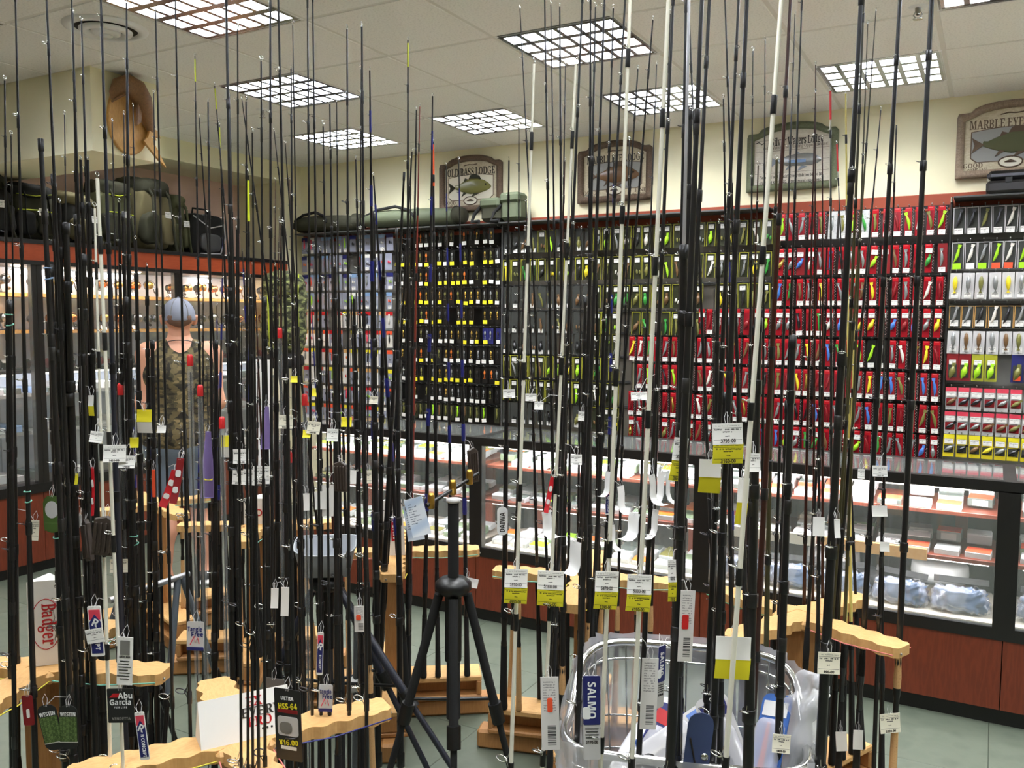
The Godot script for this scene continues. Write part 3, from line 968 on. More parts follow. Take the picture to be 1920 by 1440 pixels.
func counter_goods(k: int, xc: float, w: float) -> void:
	if not MESH.has("flat_box"):
		var st := mb(); box(st, Vector3(0, 0.014, 0), Vector3(0.096, 0.028, 0.06), Basis(), 0.003); MESH.flat_box = done(st)
		st = mb(); box(st, Vector3(0, 0.0285, 0), Vector3(0.092, 0.003, 0.056), Basis(), 0.001); MESH.box_lid = done(st)
		st = mb(); box(st, Vector3(0, 0.014, 0.0306), Vector3(0.06, 0.018, 0.001)); MESH.box_label = done(st)
		st = mb(); blob(st, Vector3.ZERO, Vector3(0.21, 0.1, 0.12), Basis(), 0.5, 0.034, 30.0, 4, 24); MESH.poly_bag = done(st)
		st = mb(); box(st, Vector3.ZERO, Vector3(0.21, 0.03, 0.004), Basis(), 0.001); MESH.bag_header = done(st)
		st = mb(); lathe(st, [Vector2(0.0, 0.0), Vector2(0.11, 0.0), Vector2(0.118, 0.03), Vector2(0.115, 0.07), Vector2(0.10, 0.078), Vector2(0.0, 0.075)], 24); MESH.coil = done(st)
	var where: String = ["of end counter", "behind white rods", "of post counter", "of edge counter"][k]
	# shelves: boxes in rows, stepping up to the back
	for s in 3:
		var y: float = [0.854, 0.664, 0.416][s]
		if s == 2 and k >= 2:
			continue
		var rows := 4 if s == 0 else 3
		var n := int((w - 0.12) / 0.106)
		for r in rows:
			var z := CZ - (0.13 if s == 0 else 0.12) - r * 0.082
			var step := 0.012 * r
			for i in n:
				if rng.randf() < 0.06:
					continue
				var x := xc - w / 2 + 0.1 + i * (w - 0.2) / (n - 1)
				var m: Material = [M.clear_box, M.clear_box, M.clear_dark, M.clear_green, M.clear_box, M.paper_grey][rng.randi_range(0, 5)]
				if k >= 2 and s == 0:
					m = [M.paper, M.clear_box, M.orange, M.paper, M.paper_grey, M.clear_dark][rng.randi_range(0, 5) if r > 0 else rng.randi_range(3, 5)]
				var lid: Material = [M.clear_box, M.white_gloss, M.clear_green, M.clear_box, M.bait_olive, M.bait_orange, M.clear_box, M.white_gloss, M.clear_dark, M.paper_grey, M.white_gloss, M.lime][rng.randi_range(0, 11)]
				if k >= 2:
					lid = [M.white_gloss, M.clear_dark, M.clear_box, M.white_gloss, M.orange][rng.randi_range(0, 4)]
				var o := thing(["lure_box", "tackle_box", "bait_box"][s], "%s box, %s lid, %s in %s row, %s shelf %s" % [m.resource_name.split("_")[0], lid.resource_name.replace("_", " "), ordinal(i), ["front", "second", "third", "rear"][r], ["upper", "middle", "bottom"][s], where], "box", Vector3(x, y + step, z), Basis(Vector3.UP, rng.randf_range(-0.12, 0.12)) * Basis(Vector3.RIGHT, 0.1) * Basis.from_scale(Vector3(1.0, (1.6 if k >= 2 and r > 1 else 1.0) + 0.35 * (r % 2), 1.15)), "boxes in the glass counters")  # alike tackle boxes, named by the shelf they stand on
				put("box_body", MESH.flat_box, m, o)
				put("box_lid", MESH.box_lid, lid, o)
				if rng.randf() < 0.4:
					put("box_label", MESH.box_label, M.paper, o)
	# the low shelf of the two units by the post: polythene bags, coils of braid, cartons
	if k >= 2:
		for i in 5:
			var x := xc - w / 2 + 0.16 + i * (w - 0.32) / 4
			var o := thing("poly_bag", "clear bag with black header, %s along the deck %s" % [ordinal(i), where], "bag", Vector3(x, 0.468, CZ - 0.13), Basis(Vector3.UP, rng.randf_range(-0.2, 0.2)) * Basis(Vector3.RIGHT, -0.25), "polythene bags on the counter deck")
			put("bag", MESH.poly_bag, M.bag_content, o, Transform3D(Basis.from_scale(Vector3(0.94, 0.85, 0.75)), Vector3.ZERO))
			put("film", MESH.poly_bag, M.film_thin, o, Transform3D(Basis(Vector3.UP, 0.2) * Basis.from_scale(Vector3(1.0, 0.95, 0.8)), Vector3.ZERO))
			put("header", MESH.bag_header, M.black_cloth, o, Transform3D(Basis(Vector3.FORWARD, rng.randf_range(-0.15, 0.15)) * Basis(Vector3.RIGHT, -0.5), Vector3(0, 0.08, 0.01)))
		for i in 4:
			var x := xc - w / 2 + 0.2 + (i % 2) * 0.45 + (0.35 if i > 1 else 0.0)
			var o := put("braid_coil", MESH.coil, [M.grey_mid, M.grey_dark, M.grey_mid, M.panel_light][i], null, Transform3D(Basis(), Vector3(x, 0.418 + (0.08 if i > 1 else 0.0), CZ - 0.3)))
			tag(o, "%s coil of grey braid at the deck back %s" % [["wide", "low", "upper", "pale"][i], where], "coil", "coils on the counter deck")
		for i in 2:
			var st := mb(); box(st, Vector3(0, 0.045, 0), Vector3(0.42, 0.05, 0.02), Basis(), 0.002)
			var o := obj("carton", st, [M.deck, M.birch][i], null, Transform3D(Basis(), Vector3(xc - 0.1 + 0.45 * (i - 0.5), 0.62, CZ - 0.045)))
			tag(o, "%s cardboard carton at the middle shelf edge %s" % [["cream", "brown"][i], where], "carton")

# ---------------------------------------------------------------- the lure wall (packs hang on pegs before panels at z = -5.76)
func bait_meshes() -> void:
	var st := mb()
	tube(st, [Vector3(0, 0.038, 0), Vector3(0, 0.032, 0), Vector3(0.001, 0.018, 0), Vector3(0.002, -0.002, 0), Vector3(0, -0.022, 0), Vector3(-0.004, -0.036, 0)], [0.001, 0.0035, 0.006, 0.0075, 0.005, 0.001], 8)
	prism(st, poly("-0.006,0.034 0.006,0.034 0.008,0.048 -0.008,0.048"), 0.002)
	MESH.minnow = done(st)
	st = mb()
	tube(st, [Vector3(0.004, 0.026, 0), Vector3(0.003, 0.02, 0), Vector3(0, 0.006, 0), Vector3(-0.004, -0.01, 0), Vector3(-0.01, -0.026, 0)], [0.002, 0.008, 0.0125, 0.0095, 0.001], 8)
	prism(st, poly("-0.002,0.022 0.01,0.022 0.013,0.04 -0.001,0.04"), 0.002)
	MESH.fat_bait = done(st)
	st = mb()
	ell(st, Vector3(0, 0.016, 0.002), Vector3(0.009, 0.016, 0.003), Basis(), 8)
	tube(st, [Vector3(0, 0.04, 0), Vector3(0, -0.01, 0)], 0.0012, 4)
	ell(st, Vector3(0, -0.01, 0), Vector3(0.004, 0.01, 0.004), Basis(), 6)
	tube(st, [Vector3(0, -0.018, 0), Vector3(0.006, -0.032, 0.002), Vector3(0.009, -0.024, 0.002)], 0.001, 4)
	tube(st, [Vector3(0, -0.018, 0), Vector3(-0.006, -0.032, 0.002), Vector3(-0.009, -0.024, 0.002)], 0.001, 4)
	MESH.spinner = done(st)
	st = mb()
	ell(st, Vector3(0, 0.0, 0.002), Vector3(0.006, 0.013, 0.004), Basis(), 8)
	ell(st, Vector3(0.016, -0.004, 0.002), Vector3(0.005, 0.011, 0.004), Basis(), 8)
	MESH.bead_bait = done(st)
	st = mb()
	tube(st, [Vector3(0, 0.045, 0), Vector3(0, 0.035, 0), Vector3(0, 0.01, 0), Vector3(0, -0.02, 0), Vector3(0, -0.036, 0), Vector3(0, -0.044, 0)], [0.002, 0.009, 0.013, 0.01, 0.004, 0.001], 10)
	prism(st, poly("0,-0.036 0.01,-0.052 -0.01,-0.052"), 0.003)
	MESH.jointed_bait = done(st)
	MESH.red_sheet = sheet(0.05, 0.168)
	MESH.small_ticket = sheet(0.036, 0.028)
	MESH.spin_sheet = sheet(0.044, 0.118)
	MESH.hook_sheet = sheet(0.064, 0.132)
	MESH.olive_sheet = sheet(0.062, 0.158)
	st = mb()
	for q in [[Vector3(0.0295, 0, 0), Vector3(0.003, 0.158, 0.004)], [Vector3(-0.0295, 0, 0), Vector3(0.003, 0.158, 0.004)], [Vector3(0, 0.0775, 0), Vector3(0.056, 0.003, 0.004)]]:
		box(st, q[0], q[1])
	MESH.card_border = done(st)
	st = mb()
	box(st, Vector3.ZERO, Vector3(0.074, 0.165, 0.012), Basis(), 0.002)
	MESH.clear_shell = done(st)
	MESH.top_card = sheet(0.064, 0.03)

func pack(called: String, label: String, group: String, p: Vector3, parts: Array) -> void:
	var o := thing(called, label, "lure pack", p, Basis(Vector3.UP, rng.randf_range(-0.16, 0.16)) * Basis(Vector3.BACK, rng.randf_range(-0.03, 0.03)), group)
	for q in parts:
		put(q[0], q[1], q[2], o, Transform3D(q[4] if q.size() > 4 else Basis(), q[3]))

func bait_name(m: Material) -> String:
	return m.resource_name.replace("bait_", "").replace("_", " ")

func bay(called: String, label: String, x0: float, x1: float, y0: float, y1: float, m: Material, rows: Array, pitch: float, rail: Material) -> Node3D:
	var o := thing(called, label, "display rack", Vector3((x0 + x1) / 2, y0, -5.778))
	var w := x1 - x0
	var st := mb(); box(st, Vector3(0, (y1 - y0) / 2, 0.009), Vector3(w, y1 - y0, 0.018)); obj("panel", st, m, o)
	for y in rows:
		if y < y0 or y > y1 + 0.05:
			continue
		st = mb(); box(st, Vector3(0, y - y0 + 0.006, 0.024), Vector3(w - 0.01, 0.02, 0.012), Basis(), 0.003); obj("rail", st, rail, o)
		st = mb()
		var n := int(w / pitch)
		for i in n:
			var x := -w / 2 + pitch * (i + 0.5)
			tube(st, [Vector3(x, y - y0 + 0.006, 0.03), Vector3(x, y - y0 + 0.006, 0.125), Vector3(x, y - y0 + 0.014, 0.135)], 0.0022, 5)
			ell(st, Vector3(x, y - y0 + 0.014, 0.136), Vector3(0.004, 0.004, 0.003), Basis(), 6)
		obj("pegs", st, M.steel, o).set_meta("kind", "stuff")
	return o

func lure_wall() -> void:
	bait_meshes()
	var z := -5.655
	# hook packets, hard by the corner
	var rows := []
	for i in 10:
		rows.append(2.325 - 0.157 * i)
	bay("display_rack", "pale pegboard bay of hook packets next to the back corner", -5.235, -4.255, 0.8, 2.36, M.panel_light, rows, 0.0755, M.grey_mid)
	for r in 10:
		for c in 13:
			if rng.randf() < 0.07:
				continue
			var x := -5.235 + 0.0755 * (c + 0.5) + rng.randf_range(-0.006, 0.006)
			var bm: Material = [M.bait_pink, M.bait_orange, M.bait_silver, M.red, M.bait_white, M.lime, M.bait_black, M.bait_silver, M.orange][rng.randi_range(0, 8)]
			var card: Material = M.hook_card
			if r in [4, 5, 6, 7] and rng.randf() < 0.75:
				card = [M.paper, M.bait_white, M.paper_grey][rng.randi_range(0, 2)]
			var top: Material = [M.hook_card, M.navy, M.blue_pale, M.blue_pale, M.paper][rng.randi_range(0, 4)] if r < 4 else [M.orange, M.red, M.yellow, M.paper, M.birch][rng.randi_range(0, 4)]
			var parts := [["card", MESH.hook_sheet, card, Vector3(0, -0.066, 0)], ["header", MESH.top_card, top, Vector3(0, -0.013, 0.0015)], ["bait", MESH.bead_bait if rng.randf() < 0.6 else MESH.minnow, bm, Vector3(0, -0.066, 0.006)]]
			if rng.randf() < 0.55:
				parts.append(["price_ticket", MESH.small_ticket, M.print_white, Vector3(0.008, -0.118, 0.006)])
			pack("hook_packet", "small packet with %s bait, %s row, %s from the corner in the hook bay" % [bait_name(bm), ordinal(r), ordinal(c)], "hook packets", Vector3(x, rows[r], z), parts)
	# black spinner cards with yellow and white tickets
	rows = []
	for i in 10:
		rows.append(2.33 - 0.151 * i)
	bay("display_rack", "black pegboard bay of spinners below the long green bag", -4.245, -3.245, 0.8, 2.36, M.spinner_card, rows, 0.0588, M.black_metal)
	for r in 10:
		for c in 17:
			if rng.randf() < 0.05 or (r == 0 and c < 1):
				continue
			var x := -4.245 + 0.0588 * (c + 0.5) + rng.randf_range(-0.007, 0.007)
			var bm: Material = [M.bait_gold, M.bait_silver, M.bait_gold, M.bait_silver, M.bait_olive, M.bait_orange, M.bait_black][rng.randi_range(0, 6)]
			var card: Material = M.spinner_card
			if r == 1 and c == 13: card = M.orange
			if r == 5 and c > 13: card = M.navy
			if r >= 9: card = M.olive_card
			var parts := [["card", MESH.spin_sheet, card, Vector3(0, -0.06, -0.002)], ["spinner", MESH.spinner if r < 9 else MESH.minnow, bm if r < 9 else [M.bait_olive, M.bait_olive, M.lime, M.bait_brown][c % 4], Vector3(0, -0.055, 0.004)]]
			var yellow: bool = r in [1, 3, 4, 7] and rng.randf() < 0.78 or r in [2, 5, 6] and rng.randf() < 0.35
			if rng.randf() < 0.8:
				parts.append(["price_ticket", MESH.small_ticket, M.yellow if yellow else M.paper, Vector3(0.002, -0.106 + rng.randf_range(-0.006, 0.006), 0.006), Basis(Vector3.BACK, rng.randf_range(-0.1, 0.1))])
			pack("spinner_pack", "black card with %s spinner, %s row, %s from the hook bay" % [bait_name(bm), ordinal(r), ordinal(c)], "spinner cards", Vector3(x, rows[r], z), parts)
	# yellow-framed packs
	rows = [2.29, 2.085, 1.885, 1.70]
	bay("display_rack", "wide grey pegboard bay of yellow-framed lure packs", -3.235, -1.245, 1.55, 2.345, M.panel, rows, 0.0735, M.grey_dark)
	var low := [1.545, 1.375, 1.195, 1.02]
	bay("display_rack", "lower grey pegboard bay of dark lure packs beside the spinners", -3.235, -2.235, 0.8, 1.548, M.panel, low, 0.0735, M.grey_dark)
	for r in 8:
		var n := 27 if r < 4 else 13
		for c in n:
			if rng.randf() < 0.05 or (r == 3 and c > 20):
				continue
			var x := -3.235 + 0.0735 * (c + 0.5) + rng.randf_range(-0.006, 0.006)
			var plain: bool = c < 10 and r in [0, 2, 3, 4, 7] and not (r == 0 and c in [4, 5])
			var bm: Material = [M.bait_silver, M.bait_olive, M.bait_brown, M.bait_black, M.bait_olive, M.bait_yellow, M.green, M.bait_silver, M.bait_white, M.lime, M.bait_brown, M.gunmetal][rng.randi_range(0, 11)] if not plain else [M.bait_brown, M.bait_black, M.gunmetal, M.bait_olive][rng.randi_range(0, 3)]
			var parts := [["card", MESH.olive_sheet, M.olive_card if not plain else M.counter_dark, Vector3(0, -0.079, 0)]]
			if not plain:
				parts.append(["border", MESH.card_border, M.frame_yellow, Vector3(0, -0.079, 0.003)])
			parts.append(["bait", [MESH.minnow, MESH.fat_bait, MESH.bead_bait][rng.randi_range(0, 2)], bm, Vector3(0, -0.108, 0.008), Basis(Vector3.BACK, rng.randf_range(-0.35, 0.35)) * Basis.from_scale(Vector3.ONE * 1.25)])
			if rng.randf() < 0.85:
				parts.append(["price_ticket", MESH.small_ticket, M.print_white, Vector3(0, -0.03 if not plain else -0.14, 0.006)])
			pack("framed_lure_pack", "%s pack with %s bait, %s row, %s from the spinner bay" % ["plain dark" if plain else "yellow-framed", bait_name(bm), ordinal(r), ordinal(c)], "dark and yellow-framed lure packs", Vector3(x, rows[r] if r < 4 else low[r - 4], z), parts)
	# red packs
	rows = [2.318, 2.10, 1.908, 1.72, 1.53, 1.34, 1.15, 0.972]
	bay("display_rack", "pegboard bay full of red lure packs under the green-framed sign", -1.225, -0.25, 0.78, 2.345, M.panel_dark, rows, 0.0608, M.black_metal)
	bay("display_rack", "lower pegboard bay of red lure packs behind the white rods", -2.215, -1.23, 0.78, 1.56, M.panel_dark, rows, 0.0608, M.black_metal)
	for side in 2:
		for r in 8:
			if side == 1 and r < 3:
				continue
			for c in 16:
				if side == 1 and r == 3 and c > 7:
					continue
				if rng.randf() < 0.03:
					continue
				var x := (-0.25 if side == 0 else -1.245) - 0.0608 * (c + 0.5) + rng.randf_range(-0.004, 0.004)
				var bm: Material = [M.bait_silver, M.bait_white, M.lime, M.bait_silver, M.bait_yellow, M.bait_blue, M.green, M.bait_silver, M.bait_olive, M.red_dark, M.bait_silver, M.bait_gold, M.bait_silver, M.red_dark, M.gunmetal, M.bait_brown][rng.randi_range(0, 15)]
				var fat := r in [1, 3, 7] and rng.randf() < 0.6
				var card: Material = M.red_card
				if r == 0 and side == 0 and c in [7, 9, 10]: card = M.grey_strip_card
				if r == 1 and rng.randf() < 0.3: card = M.red_dark
				if r == 4 and side == 0 and c in [5, 6]: card = M.spinner_card
				var parts := [["card", MESH.red_sheet, card, Vector3(0, -0.084, 0)], ["bait", MESH.fat_bait if fat else MESH.minnow, bm, Vector3(-0.006, -0.088 if not fat else -0.105, 0.009), Basis(Vector3.BACK, rng.randf_range(-0.3, 0.3)) * Basis.from_scale(Vector3.ONE * (1.25 if not fat else 1.1))]]
				if rng.randf() < 0.9:
					parts.append(["price_ticket", MESH.small_ticket, M.print_white, Vector3(-0.003, -0.152 if not fat else -0.04, 0.007), Basis(Vector3.BACK, rng.randf_range(-0.06, 0.06))])
				pack("red_lure_pack", "red card with %s bait, %s row, %s from the dark upright, %s red bay" % [bait_name(bm), ordinal(r), ordinal(c), ["main", "lower"][side]], "red lure packs", Vector3(x, rows[r], z), parts)
	# mixed packs beyond the dark upright
	rows = [2.305, 2.105, 1.93, 1.752, 1.605, 1.46, 1.262, 1.12, 0.985]
	bay("display_rack", "pale pegboard bay of boxed lures at the picture edge beyond the dark upright", -0.235, 0.42, 0.78, 2.335, M.panel_light, rows, 0.066, M.grey_mid)
	for r in 9:
		for c in 10:
			var x := -0.235 + 0.066 * (c + 0.5)
			var y: float = rows[r]
			var bm: Material = [M.bait_silver, M.bait_olive, M.gunmetal, M.bait_yellow, M.bait_brown, M.bait_silver][rng.randi_range(0, 5)]
			var parts := []
			var what := "clear"
			if r in [2, 4]:
				if c == 6 and r == 2: what = "green"
				parts = [["shell", MESH.clear_shell, M.paper_grey if c != 6 or r == 4 else M.green, Vector3(0, -0.08, 0), Basis.from_scale(Vector3(0.82, 0.92 if r == 2 else 0.8, 0.6))], ["bait", MESH.jointed_bait, bm, Vector3(0, -0.068, 0.012)], ["price_ticket", MESH.small_ticket, M.print_white, Vector3(0, -0.132 if r == 2 else -0.118, 0.008)]]
			elif r in [0, 1, 3]:
				what = "dark"
				var strip: Material = M.paper_grey if r < 2 else M.plaque
				parts = [["card", MESH.olive_sheet, M.counter_dark, Vector3(0, -0.079, 0), Basis.from_scale(Vector3(1, 0.95 if r < 3 else 0.8, 1))], ["edge", MESH.card_border, strip, Vector3(0.004, -0.079, 0.003), Basis.from_scale(Vector3(1, 0.95 if r < 3 else 0.8, 1))], ["bait", MESH.minnow, [M.bait_silver, M.bait_white, M.gunmetal, M.bait_silver, M.bait_olive, M.bait_silver, M.lime, M.gunmetal][rng.randi_range(0, 7)], Vector3(0, -0.075, 0.008), Basis(Vector3.BACK, -0.25) * Basis.from_scale(Vector3.ONE * 1.25)], ["price_ticket", MESH.small_ticket, [M.lime, M.paper, M.lime, M.orange, M.orange][c % 5] if r == 1 else M.print_white, Vector3(0, -0.14 if r < 3 else -0.115, 0.007), Basis.from_scale(Vector3.ONE * 1.2)]]
			elif r == 5:
				what = ["red", "red", "yellow", "yellow", "red", "blue", "blue", "blue", "blue", "blue"][c]
				if c == 4:
					continue
				parts = [["card", MESH.olive_sheet, {"red": M.red_dark, "yellow": M.frame_yellow, "blue": M.navy}[what], Vector3(0, -0.079, 0)], ["window", MESH.small_ticket, M.counter_dark, Vector3(0, -0.1, 0.003), Basis.from_scale(Vector3(1.25, 2.8, 1))], ["bait", MESH.fat_bait, M.lime if c in [1, 2, 3] else M.bait_olive, Vector3(0, -0.11, 0.008), Basis.from_scale(Vector3.ONE * 1.4)], ["price_ticket", MESH.small_ticket, M.orange if what == "blue" else M.print_white, Vector3(0, -0.05 if what != "blue" else -0.135, 0.007)]]
			else:
				what = "red-topped" if r < 8 else "yellow-topped"
				parts = [["card", MESH.hook_sheet, M.paper_grey if r < 8 else M.bait_yellow, Vector3(0, -0.066, 0), Basis.from_scale(Vector3(0.9, 1, 1))], ["header", MESH.top_card, M.bait_pink if r < 8 else M.yellow, Vector3(0, -0.012, 0.002), Basis.from_scale(Vector3(0.9, 0.8, 1))], ["window", MESH.small_ticket, M.red_dark if r < 8 else M.counter_dark, Vector3(0, -0.085, 0.003), Basis.from_scale(Vector3(1.4, 1.6, 1))], ["bait", MESH.fat_bait, bm, Vector3(0, -0.085, 0.008), Basis(Vector3.BACK, -0.7)], ["price_ticket", MESH.small_ticket, M.print_white, Vector3(0, -0.04, 0.006), Basis.from_scale(Vector3(1.3, 1, 1))]]
			pack("boxed_lure", "%s pack with %s bait, %s row, %s from the dark upright, edge bay" % [what, bait_name(bm), ordinal(r), ordinal(c)], "packs in the edge bay", Vector3(x, y, z), parts)
	# uprights and chrome rail ends between the bays
	for q in [[-0.242, M.dark_metal, "dark upright between the red packs and the boxed lures"], [-1.236, M.grey_dark, "dark upright between the yellow-framed and the red packs"], [-3.24, M.grey_dark, "dark upright between the spinners and the framed packs"]]:
		var st := mb()
		box(st, Vector3(0, 1.56, 0), Vector3(0.012, 1.56, 0.1), Basis(), 0.002)
		var o := thing("rack_upright", q[2], "upright", Vector3(q[0], 0, -5.70))
		obj("bar", st, q[1], o)
		st = mb()
		tube(st, [Vector3(0, 2.335, -0.05), Vector3(0, 2.36, -0.03), Vector3(0, 2.36, 0.05), Vector3(0, 2.33, 0.065)], 0.006, 6)
		obj("bracket", st, M.chrome, o)

# ---------------------------------------------------------------- four lodge signs on the lure wall
func arched(w: float, h: float, rise: float, shoulder: float) -> PackedVector2Array:
	var p := PackedVector2Array([Vector2(-w / 2, -h / 2), Vector2(w / 2, -h / 2), Vector2(w / 2, h / 2)])
	var a := w / 2 - shoulder
	p.append(Vector2(a, h / 2))
	for k in range(1, 12):
		var t := PI * k / 12
		p.append(Vector2(a * cos(t), h / 2 + rise * sin(t)))
	p.append(Vector2(-a, h / 2))
	p.append(Vector2(-w / 2, h / 2))
	return p

func shrink(p: PackedVector2Array, d: float) -> PackedVector2Array:
	return Geometry2D.offset_polygon(p, -d)[0]

func relief_fish(o: Node3D, at_p: Vector3, l: float, kind: int) -> void:
	var x := Transform3D(Basis.from_scale(Vector3(l, l, l)), at_p)
	var cols: Array = [[M.bait_olive, M.olive_dark], [M.bait_brown, M.ink_brown], [M.bait_silver, M.grey_blue], [M.olive, M.ink_brown]][kind]
	var st := mb()
	# body: nose to the right, deep back, tapering to the tail root
	var pr := [[-0.36, 0.02, 0.035], [-0.3, 0.0, 0.045], [-0.18, 0.0, 0.095], [0.0, 0.01, 0.15 if kind != 2 else 0.115], [0.16, 0.01, 0.145 if kind != 2 else 0.115], [0.3, 0.0, 0.11], [0.4, -0.015, 0.065], [0.46, -0.02, 0.02]]
	var pts := []
	var rad := []
	for q in pr:
		pts.append(Vector3(q[0], q[1], 0)); rad.append(q[2])
	tube(st, pts, rad, 16)
	obj("fish_body", st, cols[0], o, x * Transform3D(Basis.from_scale(Vector3(1, 1, 0.22)), Vector3.ZERO))
	st = mb()
	prism(st, poly("-0.34,0.0 -0.5,0.11 -0.46,0.0 -0.5,-0.11"), 0.02)
	obj("tail_fin", st, cols[1], o, x)
	st = mb()
	prism(st, poly("-0.16,0.08 -0.12,0.17 -0.04,0.14 0.0,0.22 0.1,0.24 0.2,0.2 0.24,0.13 0.0,0.12") if kind != 2 else poly("-0.02,0.1 0.0,0.18 0.09,0.11"), 0.02)
	obj("back_fin", st, cols[1], o, x)
	st = mb()
	prism(st, poly("-0.14,-0.08 -0.2,-0.18 -0.08,-0.11"), 0.02)
	prism(st, poly("0.1,-0.1 0.02,-0.2 0.2,-0.13"), 0.02)
	obj("belly_fin", st, cols[1], o, x)
	st = mb()
	ell(st, Vector3(0.36, 0.025, 0.03), Vector3(0.018, 0.018, 0.008))
	obj("eye", st, M.ink, o, x)
	if kind == 2:
		st = mb(); box(st, Vector3(0.02, -0.02, 0.024), Vector3(0.32, 0.06, 0.006), Basis(), 0.003)
		obj("flank", st, M.blue_pale, o, x)

